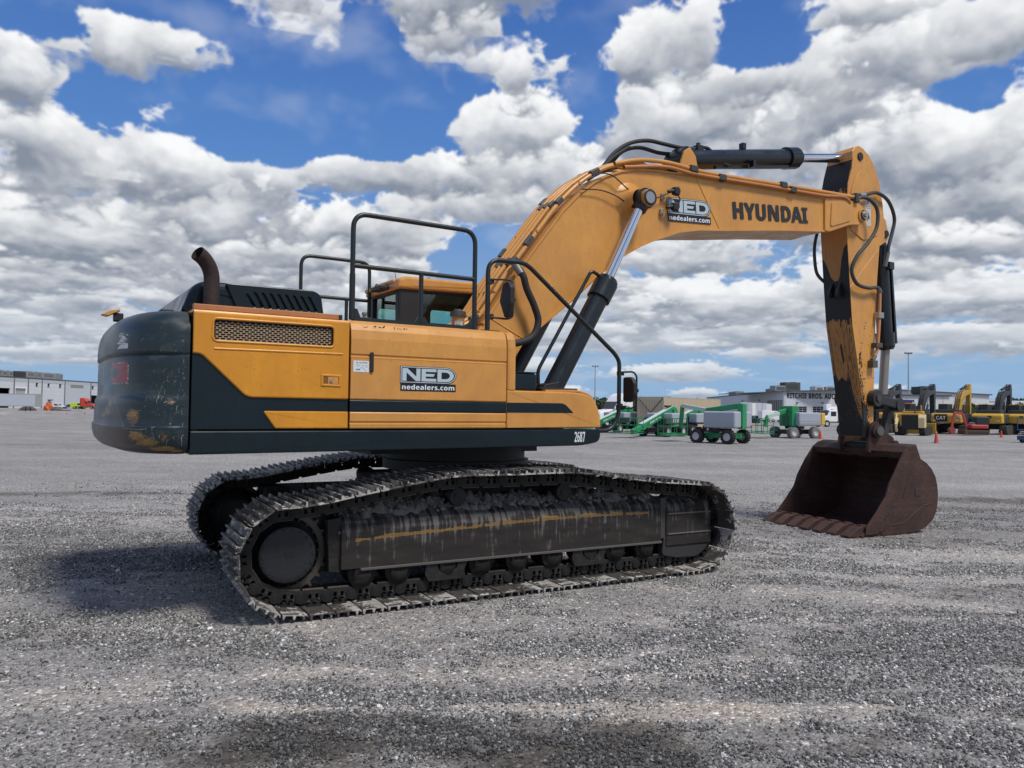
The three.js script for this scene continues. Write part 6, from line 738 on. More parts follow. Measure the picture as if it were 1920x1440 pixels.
// trucks: x forward
function semi(pos, turn, label, m, o2 = {}) {
  const o = thing('semi_tractor', label, 'truck', pos, turn); part(o, 'chassis', box(-4.2, 2.6, 0.65, 0.95, -0.45, 0.45), CHAS); const c = part(o, 'cab', prism(fillet2([[-1.5, 1.0], [1.35, 1.0], [1.35, 2.1], [0.75, 3.0], [0.1, 3.75], [-0.6, 4.0], [-1.5, 4.0]], [0.05, 0.1, 0.15, 0.2, 0.3, 0.25, 0.05]), -1.2, 1.2, 0.12, [], 3), m); part(o, 'hood', prism(fillet2([[1.3, 0.9], [3.3, 0.75], [3.4, 1.5], [3.0, 1.85], [1.3, 2.1]], [0.05, 0.15, 0.25, 0.3, 0.05]), -1.0, 1.0, 0.15, [], 3), m); part(c, 'windscreen', prism([[1.40, 2.12], [0.80, 2.98], [0.76, 2.96], [1.36, 2.10]], -1.05, 1.05), GLASSD); for (const s of [-1, 1]) { part(c, 'side_window', box(0.1, 0.9, 2.05, 2.75, s > 0 ? 1.19 : -1.215, s > 0 ? 1.215 : -1.19, 0.008), GLASSD); part(c, 'mirror', box(1.15, 1.3, 1.95, 2.6, s > 0 ? 1.35 : -1.5, s > 0 ? 1.5 : -1.35, 0.04), CHAS); wheel(o, 2.35, 0.5, s * 1.0, 0.5, 0.32, TYRE, false); wheel(o, -2.4, 0.5, s * 0.95, 0.5, 0.5, TYRE, false); wheel(o, -3.6, 0.5, s * 0.95, 0.5, 0.5, TYRE, false); part(o, 'headlamp', box(3.2, 3.36, 1.1, 1.4, s > 0 ? 0.65 : -0.95, s > 0 ? 0.95 : -0.65, 0.05), mat([0.5, 0.52, 0.55], 0.2)); part(o, 'exhaust', rod([-1.65, 1, s * 1.05], [-1.65, 3.9, s * 1.05], 0.09, 0.09, 12), o2.stack ?? CHAS); } part(o, 'bumper', box(3.25, 3.5, 0.45, 0.85, -1.1, 1.1, 0.08), mat([0.4, 0.4, 0.42], 0.3, 0.6)); part(o, 'grille', box(3.36, 3.42, 0.9, 1.5, -0.55, 0.55), CHAS); return o;
}
semi([12.6, GY, -92], Math.PI + 0.55, 'white semi truck tractor with a tall roof behind the front handrail', BODYW); semi([-150.5, 0, -272], -0.05, 'red semi truck tractor beside the white warehouse', mat([0.60, 0.055, 0.03], 0.4));
function boxTrailer(name, pos, turn, label, L, H, m, category, y0 = 1.15) { const o = thing(name, label, category, pos, turn); const b = part(o, 'body', box(-L / 2, L / 2, y0, H, -1.28, 1.28, 0.03), m); for (const s of [-1, 1]) { part(b, 'bottom_rail', box(-L / 2, L / 2, y0 - 0.06, y0 + 0.10, s > 0 ? 1.27 : -1.30, s > 0 ? 1.30 : -1.27), mat([0.3, 0.31, 0.32], 0.5)); part(b, 'top_rail', box(-L / 2, L / 2, H - 0.12, H + 0.01, s > 0 ? 1.27 : -1.30, s > 0 ? 1.30 : -1.27), mat([0.35, 0.36, 0.37], 0.5)); } part(b, 'corner_post', box(L / 2 - 0.02, L / 2 + 0.03, y0, H, -1.29, 1.29), mat([0.3, 0.33, 0.32], 0.5)); for (const z of [-0.05, 0.03]) part(b, 'door_bar', rod([-L / 2 - 0.03, y0 + 0.1, z * 12], [-L / 2 - 0.03, H - 0.1, z * 12], 0.03, 0.03, 6), mat([0.35, 0.36, 0.37], 0.5)); for (const x of [-L / 2 + 1.2, -L / 2 + 2.4]) for (const s of [-1, 1]) wheel(o, x, 0.5, s * 0.98, 0.5, 0.5, TYRE, false); for (const s of [-1, 1]) part(o, 'landing_leg', box(L / 2 - 2.6, L / 2 - 2.45, 0, y0, s * 0.8 - 0.07, s * 0.8 + 0.07), CHAS); return o; }
boxTrailer('box_trailer', [-119, 0, -181], -0.03, 'long pale grey box trailer parked in front of the white warehouse', 15.5, 4.05, mat([0.50, 0.53, 0.58], 0.5), 'trailer');
boxTrailer('box_trailer', [55.5, GY, -178], 1.1, 'white box trailer with its doors towards us left of the lettered building', 12, 4.1, BODYW, 'trailer'); boxTrailer('box_trailer', [59.0, GY, -180], 1.15, 'second white box trailer beside the other one', 12, 4.0, BODYW, 'trailer');
{ // container on blocks
  const o = thing('shipping_container', 'beige corrugated shipping container behind the green boom lifts', 'container', [15.28, GY, -69.15], 0.927); const CB = mat([0.50, 0.415, 0.29], 0.6), L = 12.2, w = 1.22, h = 3.1; part(o, 'roof', box(-L / 2, L / 2, h - 0.05, h, -w, w), CB); part(o, 'floor', box(-L / 2, L / 2, 0.25, 0.4, -w, w), CHAS);
  for (const s of [-1, 1]) { const pr = []; for (let k = 0; k < 44; k++) { const x = -L / 2 + 0.1 + k * (L - 0.2) / 44, d = (L - 0.2) / 44; part(o, 'side_corrugation', prism([[x, 0.4], [x + d * 0.62, 0.4], [x + d * 0.62, h - 0.05], [x, h - 0.05]], s > 0 ? w - 0.05 : -w, s > 0 ? w : -w + 0.05, 0.015, [], 1), CB); } void pr; part(o, 'side_wall', box(-L / 2, L / 2, 0.4, h - 0.05, s > 0 ? w - 0.06 : -w + 0.03, s > 0 ? w - 0.03 : -w + 0.06), CB); part(o, 'end_wall', box(s > 0 ? L / 2 - 0.06 : -L / 2, s > 0 ? L / 2 : -L / 2 + 0.06, 0.4, h, -w, w), CB); for (let k = 0; k < 9; k++) part(o, 'end_corrugation', box(s > 0 ? L / 2 : -L / 2 - 0.03, s > 0 ? L / 2 + 0.03 : -L / 2, 0.45, h - 0.08, -w + 0.12 + k * 0.26, -w + 0.25 + k * 0.26), CB); for (const z of [-w, w - 0.12]) part(o, 'corner_post', box(s > 0 ? L / 2 - 0.1 : -L / 2 - 0.04, s > 0 ? L / 2 + 0.04 : -L / 2 + 0.1, 0.25, h + 0.02, z, z + 0.12), CB); }
  part(o, 'brace', bar([-L / 2 - 0.05, h - 0.1, -w + 0.1], [-L / 2 - 0.05, 0.6, w - 0.1], 0.05, 0.05), mat([0.12, 0.10, 0.08], 0.7)); part(o, 'brace', bar([-L / 2 - 0.05, h - 0.1, w - 0.1], [-L / 2 - 0.05, 0.6, -w + 0.1], 0.05, 0.05), mat([0.12, 0.10, 0.08], 0.7));
  for (const x of [-L / 2 + 0.4, 0, L / 2 - 0.4]) part(o, 'block', box(x - 0.2, x + 0.2, 0, 0.25, -w, w), mat([0.3, 0.3, 0.3], 0.8));
}
function carBody(name, category, pos, turn, label, m, kind) {      // x forward
  const o = thing(name, label, category, pos, turn); const P = kind === 'pickup' ? [[-2.7, 0.5], [2.6, 0.45], [2.7, 0.95], [1.25, 1.12], [0.55, 1.8], [-0.7, 1.85], [-0.85, 1.15], [-2.7, 1.12]] : kind === 'van' ? [[-2.8, 0.45], [2.7, 0.45], [2.8, 1.0], [2.0, 1.3], [1.3, 2.15], [-2.75, 2.3]] : [[-2.2, 0.45], [2.2, 0.4], [2.3, 0.8], [1.2, 0.98], [0.4, 1.5], [-1.1, 1.52], [-2.0, 1.0], [-2.25, 0.95]];
  const b = part(o, 'body', prism(fillet2(P, 0.12), -0.9, 0.9, 0.08, [], 2), m); const W = kind === 'pickup' ? [[1.05, 1.14], [0.5, 1.72], [-0.65, 1.76], [-0.72, 1.16]] : kind === 'van' ? [[1.85, 1.35], [1.2, 2.05], [-0.2, 2.1], [-0.2, 1.4]] : [[1.0, 1.0], [0.35, 1.42], [-1.0, 1.44], [-1.6, 1.02]]; for (const s of [-1, 1]) part(b, 'window', prism(W, s > 0 ? 0.895 : -0.91, s > 0 ? 0.91 : -0.895), GLASSD); part(b, 'windscreen', prism([[W[0][0] + 0.22, W[0][1]], [W[1][0] + 0.16, W[1][1]], [W[1][0] + 0.13, W[1][1]], [W[0][0] + 0.17, W[0][1]]], -0.78, 0.78), GLASSD); for (const x of [-1.55, 1.6]) for (const s of [-1, 1]) wheel(o, x, 0.37, s * 0.82, 0.37, 0.25, TYRE, false); part(b, 'bumper', box(2.55 - (kind ? 0 : 0.4), 2.72 - (kind ? 0 : 0.4), 0.42, 0.62, -0.85, 0.85, 0.03), CHAS); return o;
}
carBody('pickup_truck', 'pickup', [-171.5, 0, -290], 0.0, 'white pickup truck parked at the warehouse wall', BODYW, 'pickup'); carBody('parked_car', 'car', [-172.5, 0, -300], 0.25, 'white pickup parked left of the lime green car', BODYW, 'pickup'); carBody('parked_car', 'car', [-160.5, 0, -285], 0.1, 'lime green car next to the red truck tractor', mat([0.48, 0.62, 0.03], 0.4), 'van'); carBody('parked_car', 'car', [-170.5, 0, -297], 0.9, 'small dark blue car beside the white pickup', mat([0.03, 0.06, 0.16], 0.4));
carBody('cargo_van', 'van', [54.6, GY, -158], 0.3, 'white van parked below the lettered building', BODYW, 'van'); carBody('cargo_van', 'van', [51.8, GY, -152], 0.1, 'white van left of the other one, behind the green basket', BODYW, 'van');
{ const o = thing('utility_truck', 'white utility truck with a blue stripe and bucket boom beside the arm', 'truck', [45.6, GY, -108.5], Math.PI + 0.25); part(o, 'chassis', box(-3.2, 2.8, 0.6, 0.85, -0.45, 0.45), CHAS); const c = part(o, 'cab', prism(fillet2([[0.2, 0.7], [2.9, 0.7], [2.95, 1.35], [1.9, 1.55], [1.45, 2.35], [0.2, 2.4]], 0.15), -1.0, 1.0, 0.1, [], 2), BODYW); part(c, 'windscreen', prism([[1.92, 1.6], [1.52, 2.3], [1.48, 2.28], [1.88, 1.58]], -0.85, 0.85), GLASSD); for (const s of [-1, 1]) { part(c, 'side_window', box(0.5, 1.35, 1.5, 2.15, s > 0 ? 0.99 : -1.01, s > 0 ? 1.01 : -0.99), GLASSD); wheel(o, 2.0, 0.48, s * 0.95, 0.48, 0.28, TYRE, false); wheel(o, -2.0, 0.48, s * 0.95, 0.48, 0.4, TYRE, false); } const b = part(o, 'service_body', box(-3.2, 0.15, 0.85, 1.9, -1.15, 1.15, 0.05), BODYW); for (const s of [-1, 1]) part(b, 'stripe', box(-3.1, 0.1, 1.3, 1.55, s > 0 ? 1.148 : -1.155, s > 0 ? 1.155 : -1.148), mat([0.01, 0.03, 0.14], 0.5)); part(o, 'lift_boom', [bar([-2.2, 2.0, 0], [0.8, 2.75, 0], 0.35, 0.35, 0.03), bar([0.8, 2.75, 0], [-2.6, 2.55, 0.3], 0.3, 0.28, 0.03)], BODYW); part(o, 'bucket', box(0.8, 1.6, 2.35, 3.2, -0.35, 0.35, 0.06), BODYW); }
// heaps on the ground at the left
function heap(pos, r, h, label, m, seed) { const o = thing('rubble_heap', label, 'heap', pos, 0, 'heaps on the ground by the warehouse'); const g = new THREE.SphereGeometry(1, 28, 14, 0, 6.283, 0, Math.PI / 2), p = g.attributes.position; for (let i = 0; i < p.count; i++) { const x = p.getX(i), y = p.getY(i), z = p.getZ(i), k = 1 + fbm(x * 2 + seed, y * 2, z * 2, 4) * 0.7; p.setXYZ(i, x * r * k, Math.max(-0.05, y * h * k), z * r * 0.6 * k); } g.computeVertexNormals(); part(o, 'mound', g, m); }
heap([-123.5, 0, -196], 2.0, 1.0, 'dark heap of tyres and scrap right of the grey trailer', mat([0.09, 0.08, 0.075], 0.95), 3); heap([-118.5, 0, -200], 1.3, 1.0, 'brown heap of rubble in front of the white pickup', mat([0.12, 0.11, 0.10], 0.95), 8); heap([-115.8, 0, -200], 1.2, 0.3, 'low dark heap next to the brown rubble', mat([0.12, 0.115, 0.11], 0.95), 12); heap([-123.0, 0, -204], 1.3, 1.9, 'orange covered heap left of the white pickup', mat([0.50, 0.10, 0.03], 0.7), 15);
// ---------------------------------------------------------------- buildings, poles, trees
const WALL = mat([0.66, 0.68, 0.70], 0.7, 0, { map: paintTex }), WALL2 = mat([0.56, 0.59, 0.63], 0.7, 0, { map: paintTex }), TRIM = mat([0.075, 0.08, 0.09], 0.6), ROOFG = mat([0.22, 0.225, 0.23], 0.8), WIN = mat([0.028, 0.036, 0.042], 0.12), HVAC = mat([0.26, 0.27, 0.27], 0.7);
function wallRun(o, name, L, H, t, openings, m = WALL) {           // wall along x from 0 to L, faces +z, real openings [x0, x1, y0, y1]
  return part(o, name, prism([[0, 0], [L, 0], [L, H], [0, H]], -t, 0, 0, openings.map(([a, b, c, d]) => [[a, c], [a, d], [b, d], [b, c]])), m);
}
function roofUnit(pos, turn, label, s, m = HVAC) { const o = thing('rooftop_unit', label, 'rooftop unit', pos, turn, 'air handling units on the roofs'); part(o, 'casing', box(-s[0] / 2, s[0] / 2, 0.25, s[1], -s[2] / 2, s[2] / 2, 0.05), m); for (const z of [-s[2] * 0.35, s[2] * 0.3]) part(o, 'kerb', box(-s[0] / 2, s[0] / 2, 0, 0.25, z, z + 0.15), TRIM); for (let k = 0; k < 4; k++) part(o, 'louvre', box(-s[0] * 0.36, s[0] * 0.36, s[1] * (0.35 + k * 0.13), s[1] * (0.35 + k * 0.13) + 0.08, s[2] / 2, s[2] / 2 + 0.06), TRIM); part(o, 'fan_ring', rod([s[0] * 0.2, s[1], 0], [s[0] * 0.2, s[1] + 0.12, 0], Math.min(s[0], s[2]) * 0.3, Math.min(s[0], s[2]) * 0.3, 18), TRIM); return o; }
{ // white warehouse at the left; its long wall runs straight back from us
  const o = thing('warehouse', 'long white warehouse with grey roof edge and loading doors at the left', 'building', [-180, 0, -256], Math.PI / 2), L = 96, H = 11.3, Q = 6;
  const wins = [[28.2, 29.6], [35.6, 37.0], [43.2, 44.7], [67.0, 68.6]].map(([a, b]) => [a + Q, b + Q, 8.3, 9.5]);
  const w = wallRun(o, 'wall', L, H, 0.5, [[4 + Q, 13.6 + Q, 0.1, 7.2], [16.2 + Q, 22.2 + Q, 1.5, 7.3], [36.6 + Q, 37.6 + Q, 0, 3.0], ...wins]);
  part(o, 'interior', box(0, L, 0.05, H - 0.4, -30, -29.5), mat([0.05, 0.05, 0.05], 0.9)); part(o, 'roof', box(-0.5, L + 0.5, H - 0.35, H - 0.05, -30, -0.51), ROOFG); part(o, 'roof_edge', box(-0.2, L + 0.2, H - 0.30, H + 0.12, -0.3, 0.12), TRIM); part(o, 'upper_band', box(0, L, H - 1.6, H - 0.31, 0.0, 0.06), mat([0.44, 0.47, 0.50], 0.7));
  for (const x of [15.3, 23.4, 31.8, 46.8, 65.9]) part(w, 'pilaster', box(x + Q, x + Q + 0.5, 0, H - 0.36, 0.02, 0.2), mat([0.16, 0.18, 0.20], 0.7)); const rd = part(w, 'roller_door', box(16.2 + Q, 22.2 + Q, 1.5, 7.3, -0.35, -0.28), mat([0.42, 0.42, 0.42], 0.7)); for (let k = 0; k < 11; k++) part(rd, 'door_slat', box(16.2 + Q, 22.2 + Q, 1.6 + k * 0.5, 1.68 + k * 0.5, -0.28, -0.24), mat([0.36, 0.36, 0.36], 0.7)); part(w, 'door_frame', [box(15.9 + Q, 16.2 + Q, 1.2, 7.3, 0, 0.2), box(22.2 + Q, 22.8 + Q, 1.2, 7.3, 0, 0.2), box(15.9 + Q, 22.8 + Q, 7.3, 7.8, 0.0, 0.2)], BODYW); part(w, 'door', box(36.65 + Q, 37.55 + Q, 0, 2.95, -0.3, -0.22), mat([0.42, 0.42, 0.42], 0.6));
  for (const [a, b, c, d] of wins) { const f = part(w, 'window', box(a, b, c, d, -0.3, -0.25), WIN); part(f, 'frame', [box(a - 0.1, b + 0.1, c - 0.12, c, -0.1, 0.08), box(a - 0.1, b + 0.1, d, d + 0.1, -0.1, 0.08)], TRIM); }
  part(w, 'grey_bay', box(47.4 + Q, 65.7 + Q, 0, H - 1.65, 0.01, 0.08), mat([0.48, 0.51, 0.55], 0.7)); part(w, 'louvre_strip', box(51 + Q, 60.4 + Q, 8.5, 9.7, 0.08, 0.16), mat([0.24, 0.24, 0.23], 0.7)); part(w, 'canopy', box(36.0 + Q, 38.2 + Q, 3.1, 3.4, 0.0, 0.9), TRIM); part(w, 'gate_opening', box(66.6 + Q, 71 + Q, 0.1, 5.6, 0.02, 0.10), DARKIN); part(o, 'end_wall', box(-0.5, 0, 0, H, -30, 0), WALL2); part(o, 'end_wall', box(L, L + 0.5, 0, H, -30, 0), WALL2);
  [[8.8, 2.6, 2.4, 'grey rooftop unit nearest the left edge'], [11.6, 2.4, 2.2, 'second grey rooftop unit from the left'], [15, 2.4, 2.2, 'third grey rooftop unit from the left'], [20.3, 6.2, 2.3, 'long dark rooftop unit on the warehouse'], [26.5, 5.2, 2.6, 'tall pale rooftop unit right of the dark one'], [31.3, 2.6, 2.6, 'narrow rooftop unit on the warehouse roof'], [37.6, 8.6, 2.6, 'widest grey rooftop unit on the warehouse'], [46, 1.9, 2.6, 'single small rooftop unit nearest the counterweight']].forEach(([x, w2, h, l], i) => roofUnit([-182.5, H - 0.05, -256 - x - Q], Math.PI / 2, l, [w2, h, 3.4], i === 3 ? mat([0.04, 0.04, 0.042], 0.7) : HVAC));
}
{ // lettered auction building: front wall and a long side wall running back to the left
  const H = 7.6, X0 = 73, Z0 = -206, a = 0.16;
  const o = thing('auction_building', 'white metal building with large dark lettering on its front', 'building', [X0, GY, Z0], a), L = 62;
  const doors = []; for (let k = 0; k < 8; k++) doors.push([1.0 + k * 7.4, 6.6 + k * 7.4, 0.05, 3.6]);
  const w = wallRun(o, 'front_wall', L, H, 0.4, doors); part(o, 'roof', prism([[-0.6, H - 0.1], [L / 2, H + 0.9], [L + 0.6, H - 0.1], [L + 0.6, H + 0.12], [L / 2, H + 1.12], [-0.6, H + 0.12]].slice().reverse(), -40, 0.35), ROOFG); part(o, 'gable', prism([[0, H], [L, H], [L / 2, H + 0.92]], -0.4, 0), WALL); part(o, 'roof_trim', [bar([-0.6, H + 0.05, 0.4], [L / 2, H + 1.05, 0.4], 0.25, 0.3), bar([L / 2, H + 1.05, 0.4], [L + 0.6, H + 0.05, 0.4], 0.25, 0.3)], TRIM);
  doors.forEach(([x0, x1, y0, y1]) => { const d = part(w, 'overhead_door', box(x0, x1, y0, y1, -0.3, -0.22), WIN); for (let k = 0; k < 6; k++) part(d, 'rail', box(x0, x1, y0 + k * 0.62, y0 + k * 0.62 + 0.10, -0.22, -0.14), mat([0.42, 0.42, 0.44], 0.6)); for (let k = 0; k <= 5; k++) part(d, 'stile', box(x0 + k * (x1 - x0) / 5 - 0.05, x0 + k * (x1 - x0) / 5 + 0.05, y0, y1, -0.22, -0.13), mat([0.42, 0.42, 0.44], 0.6)); part(d, 'lintel', box(x0 - 0.1, x1 + 0.1, y1, y1 + 0.2, -0.02, 0.06), mat([0.4, 0.42, 0.44], 0.6)); });
  for (let k = 0; k < 8; k++) part(w, 'wall_lamp', box(3.5 + k * 7.4, 4.0 + k * 7.4, 4.5, 4.8, 0, 0.35, 0.04), TRIM);
  const sign = canvasMat(2048, 128, (c, W, Hh) => { c.clearRect(0, 0, W, Hh); c.fillStyle = 'rgb(24,28,38)'; c.font = 'bold 128px sans-serif'; c.textBaseline = 'alphabetic'; const t = 'RITCHIE BROS. AUCTIONEERS', tw = c.measureText(t).width; c.save(); c.translate(8, 112); c.scale((W - 16) / tw, 1.14); c.fillText(t, 0, 0); c.lineWidth = 6; c.strokeStyle = c.fillStyle; c.strokeText(t, 0, 0); c.restore(); }, 0.6, { transparent: true, alphaTest: 0.4 });
  part(w, 'lettering', new THREE.PlaneGeometry(21.5, 1.66).translate(11.4, H - 1.15, 0.03), sign, { keepUV: true, label: 'large dark lettering along the top of the wall' });
  // side wall
  const s = part(o, 'side_wall', prism([[-112, 0], [-0.02, 0], [-0.02, H], [-112, H]], -0.4, 0, 0, [[[-17.5, 2.0], [-17.5, 5.4], [-1.5, 5.4], [-1.5, 2.0]]]), WALL2); s.rotation.y = -1.80; part(s, 'roof_edge', box(-112.3, 0, H, H + 0.3, -0.3, 0.2), TRIM); part(s, 'glazing', box(-17.5, -1.5, 2.0, 5.4, -0.3, -0.24), WIN); for (let k = 0; k <= 9; k++) part(s, 'mullion', box(-17.5 + k * 1.777 - 0.22, -17.5 + k * 1.777 + 0.22, 2.0, 5.4, -0.24, -0.05), mat([0.45, 0.45, 0.42], 0.6)); part(s, 'side_roof', box(-112, 0, H - 0.2, H - 0.02, -14, -0.41), ROOFG); for (const x of [-26, -48]) part(s, 'wall_lamp', box(x, x + 0.5, 5.4, 5.8, 0, 0.4, 0.04), TRIM);
  // units on the side roof and the front roof
  const sa = a - 1.80, put = (x, z, an, h) => [X0 + x * Math.cos(an) + z * Math.sin(an), GY + h, Z0 - x * Math.sin(an) + z * Math.cos(an)];
  roofUnit(put(-76, -4, sa, H), sa, 'low rooftop unit at the far left of the lettered building', [12, 1.8, 3], HVAC); roofUnit(put(-26, -4, sa, H), sa, 'rooftop unit above the glazed side wall', [6, 1.5, 3], HVAC); roofUnit(put(-11, -5, sa, H), sa, 'small pale rooftop unit by the roof corner', [2.6, 1.1, 2.5], mat([0.45, 0.46, 0.46], 0.7)); roofUnit(put(2.6, -8, a, H + 0.1), a, 'grey rooftop unit left of the boxy dark one', [3.4, 1.7, 3], HVAC); roofUnit(put(6.2, -8, a, H + 0.2), a, 'boxy dark rooftop unit above the lettering', [4.6, 2.6, 3], mat([0.075, 0.08, 0.075], 0.7)); roofUnit(put(15.5, -10, a, H + 0.3), a, 'white rooftop unit over the lettering', [2.6, 1.6, 3], mat([0.5, 0.52, 0.53], 0.7)); roofUnit(put(19, -10, a, H + 0.3), a, 'pale grey rooftop unit next to the white one', [3.2, 1.5, 3], HVAC);
  const m = thing('roof_mast', 'thin mast on the roof of the lettered building', 'mast', put(21.5, -9, a, H + 0.3)); part(m, 'pole', rod([0, 0, 0], [0, 3.2, 0], 0.12, 0.07, 8), TRIM); part(m, 'crossbar', box(-0.6, 0.6, 3.1, 3.25, -0.06, 0.06), TRIM);
}
{ // office building behind the parked excavators
  const o = thing('office_building', 'pale building with a glazed front and blue sign behind the parked excavators', 'building', [74.4, GY, -154], 0.1), L = 14.2, H = 5.6; const w = wallRun(o, 'front_wall', L, H, 0.4, [[0.4, 6.6, 0.3, 2.9], [7.6, 13.8, 0.3, 3.0]]); part(o, 'roof', box(-0.3, L + 0.3, H, H + 0.3, -12, 0.3), TRIM); part(o, 'end_wall', box(L - 0.4, L, 0, H, -12, -0.41), WALL2); part(o, 'end_wall', box(0, 0.4, 0, H, -12, -0.41), WALL2); const gl = mat([0.05, 0.085, 0.06], 0.12);
  for (const [x0, x1, n] of [[0.4, 6.6, 11], [7.6, 13.8, 13]]) { const g = part(w, 'glazing', box(x0, x1, 0.3, 3.0, -0.3, -0.24), gl); for (let k = 0; k <= n; k++) part(g, 'mullion', box(x0 + k * (x1 - x0) / n - 0.06, x0 + k * (x1 - x0) / n + 0.06, 0.3, 2.98, -0.24, -0.12), mat([0.25, 0.30, 0.27], 0.5)); } for (let k = 1; k < 5; k++) part(w, 'panel_joint', box(6 + k * 1.7, 6.08 + k * 1.7, 3.1, H, 0.0, 0.03), mat([0.3, 0.32, 0.34], 0.7));
  part(w, 'sign', box(2.2, 6.6, 3.6, 4.8, 0.0, 0.12), [TRIM, TRIM, TRIM, TRIM, canvasMat(512, 140, (c, W, Hh) => { c.fillStyle = 'rgb(34,46,92)'; c.fillRect(0, 0, W, Hh); c.fillStyle = 'rgb(150,52,66)'; c.font = 'bold 82px sans-serif'; c.textBaseline = 'middle'; c.fillText('registration', 16, 72); c.fillStyle = 'rgb(200,206,214)'; c.beginPath(); c.moveTo(470, 30); c.lineTo(500, 70); c.lineTo(470, 110); c.fill(); }), TRIM], { keepUV: true });
  roofUnit([84.2, GY + H + 0.3, -158], 0.1, 'dark rooftop unit above the glazed office front', [2.4, 1.7, 3], mat([0.05, 0.055, 0.05], 0.7));
}
function lowBuilding(pos, turn, label, L, H, m) { const o = thing('far_shed', label, 'building', pos, turn); part(o, 'wall', box(0, L, 0, H, -12, 0), m); part(o, 'roof', prism([[-0.3, H], [L + 0.3, H], [L + 0.3, H + 0.2], [-0.3, H + 0.2]], -12.3, 0.3), mat([0.7, 0.71, 0.72], 0.6)); }
lowBuilding([136, GY, -232], 0.1, 'low white shed behind the yellow boom', 26, 6.2, BODYW); lowBuilding([150, GY, -230], 0.05, 'low white shed right of the dark boom among the trees', 17, 4.2, BODYW);
function lightPole(pos, H, label) { const o = thing('light_pole', label, 'light pole', pos, 0, 'tall light poles'); part(o, 'mast', rod([0, 0, 0], [0, H, 0], 0.22, 0.10, 12), mat([0.32, 0.34, 0.36], 0.6)); part(o, 'crossarm', box(-0.8, 0.8, H - 0.1, H + 0.06, -0.08, 0.08), mat([0.3, 0.32, 0.33], 0.6)); for (const x of [-0.7, 0, 0.7]) part(o, 'floodlight', box(x - 0.2, x + 0.2, H + 0.05, H + 0.3, -0.3, 0.3, 0.04), mat([0.2, 0.21, 0.22], 0.6)); }
lightPole([22.2, GY, -205], 13.6, 'tall thin light pole left of the front handrail mirror'); lightPole([93.5, GY, -181], 16.2, 'tall light pole right of the arm'); 
// trees
const leafM = [mat([0.050, 0.082, 0.030], 0.85), mat([0.038, 0.066, 0.028], 0.85), mat([0.066, 0.098, 0.036], 0.85)], BARK = mat([0.09, 0.07, 0.055], 0.9);
function crownGeo(seed, rx, ry, n, leaf) {                           // leaf clumps through the crown's volume
  const r = rng(seed), P = [], lobes = []; for (let k = 0; k < 9; k++) lobes.push([(r() - 0.5) * 1.3 * rx, (r() - 0.35) * 1.0 * ry, (r() - 0.5) * 1.3 * rx, 0.35 + r() * 0.4]);
  for (let k = 0; k < n; k++) { const l = lobes[k % 9], u = r() * 2 - 1, t = r() * 6.283, q = Math.pow(r(), 0.45), s = Math.sqrt(1 - u * u); const c = new THREE.Vector3(l[0] + s * Math.cos(t) * rx * l[3] * q, l[1] + u * ry * l[3] * q, l[2] + s * Math.sin(t) * rx * l[3] * q); const a = new THREE.Vector3(r() - 0.5, r() - 0.5, r() - 0.5).normalize().multiplyScalar(leaf * (0.6 + r() * 0.8)), b = new THREE.Vector3(r() - 0.5, r() - 0.5, r() - 0.5).cross(a).normalize().multiplyScalar(leaf * (0.6 + r() * 0.8)); for (const v of [c.clone().sub(a), c.clone().add(b), c.clone().add(a), c.clone().sub(a), c.clone().add(a), c.clone().sub(b)]) P.push(v.x, v.y, v.z); }
  const g = new THREE.BufferGeometry(); g.setAttribute('position', new THREE.Float32BufferAttribute(P, 3)); g.computeVertexNormals(); g.setAttribute('uv', new THREE.Float32BufferAttribute(new Array(P.length / 3 * 2).fill(0), 2)); return g;
}
const crowns = [0, 1, 2, 3].map((k) => crownGeo(100 + k, 3.4, 3.0, 1500, 0.30));
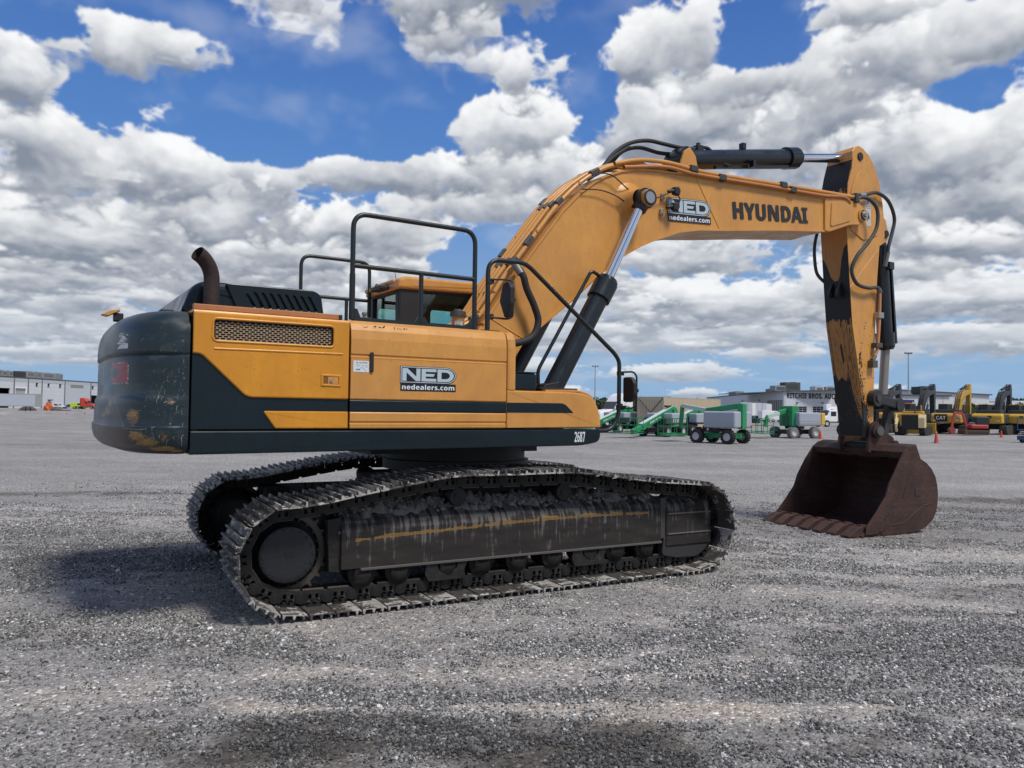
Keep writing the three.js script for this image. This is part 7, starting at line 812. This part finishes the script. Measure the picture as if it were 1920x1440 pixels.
function tree(pos, s, k, label) { const o = thing('broadleaf_tree', label, 'tree', pos, k * 1.7, 'trees beyond the yard'); part(o, 'trunk', [rod([0, 0, 0], [0.1, 3.4 * s, 0.05], 0.22 * s, 0.13 * s, 8), rod([0.1, 3.0 * s, 0], [1.2 * s, 5.2 * s, 0.3], 0.11 * s, 0.05 * s, 6), rod([0.1, 3.0 * s, 0], [-1.1 * s, 5.0 * s, -0.4], 0.11 * s, 0.05 * s, 6)], BARK); const c = part(o, 'crown', crowns[k % 4], leafM[k % 3], { keepUV: true }); c.position.y = 5.0 * s; c.scale.setScalar(s); }
[[99, -168, 0.54, 'round tree just right of the yellow boom'], [102.5, -173, 0.56, 'second tree right of the yellow boom'], [106, -177, 0.58, 'tree between the yellow boom and the dark boom'], [108.5, -170, 0.50, 'tree below the low white shed'], [112, -180, 0.60, 'tree left of the right-hand dark boom'], [116, -184, 0.62, 'tree right behind the right-hand dark boom'], [95, -160, 0.46, 'low tree behind the red mini excavator'], [119, -185, 0.60, 'tree in front of the small white shed'], [124, -192, 0.70, 'larger tree right of the dark boom'], [127, -193, 0.64, 'tree behind the last yellow excavator'], [92.5, -166, 0.48, 'small tree right of the glazed office'], [113.5, -171, 0.48, 'low bushy tree between the yellow excavators']].forEach(([x, z, s, l], k) => tree([x, GY, z], s, k, l));
// far woods reading as one mass
{ const r = rng(55), g = []; const far = crownGeo(200, 5, 4.2, 420, 0.62), far2 = crownGeo(201, 5, 4.2, 420, 0.62); const im = [new THREE.InstancedMesh(far, leafM[1], 90), new THREE.InstancedMesh(far2, leafM[0], 90)], m4 = new THREE.Matrix4(); im.forEach((q) => { for (let k = 0; k < 90; k++) { const t = k / 90, x = t < 0.28 ? lerp(30, 78, t / 0.28) : t < 0.45 ? lerp(-20, 30, (t - 0.28) / 0.17) : lerp(165, 300, (t - 0.45) / 0.55), z = (t < 0.45 ? -330 : -360) - r() * 30, s = 0.55 + r() * 0.35 + (t > 0.45 ? 0.35 : 0); m4.makeScale(s * 1.5, s, s).setPosition(x + r() * 6, 2.6 * s + 1.5, z); q.setMatrixAt(k, m4); } q.name = numbered('far_woods'); q.userData = { kind: 'stuff', label: 'dark green woods along the horizon', category: 'woods' }; scene.add(q); }); void g; }
scene.traverse((o) => { if (o.isMesh) { o.castShadow = true; o.receiveShadow = true; } });
renderer.render(scene, camera);
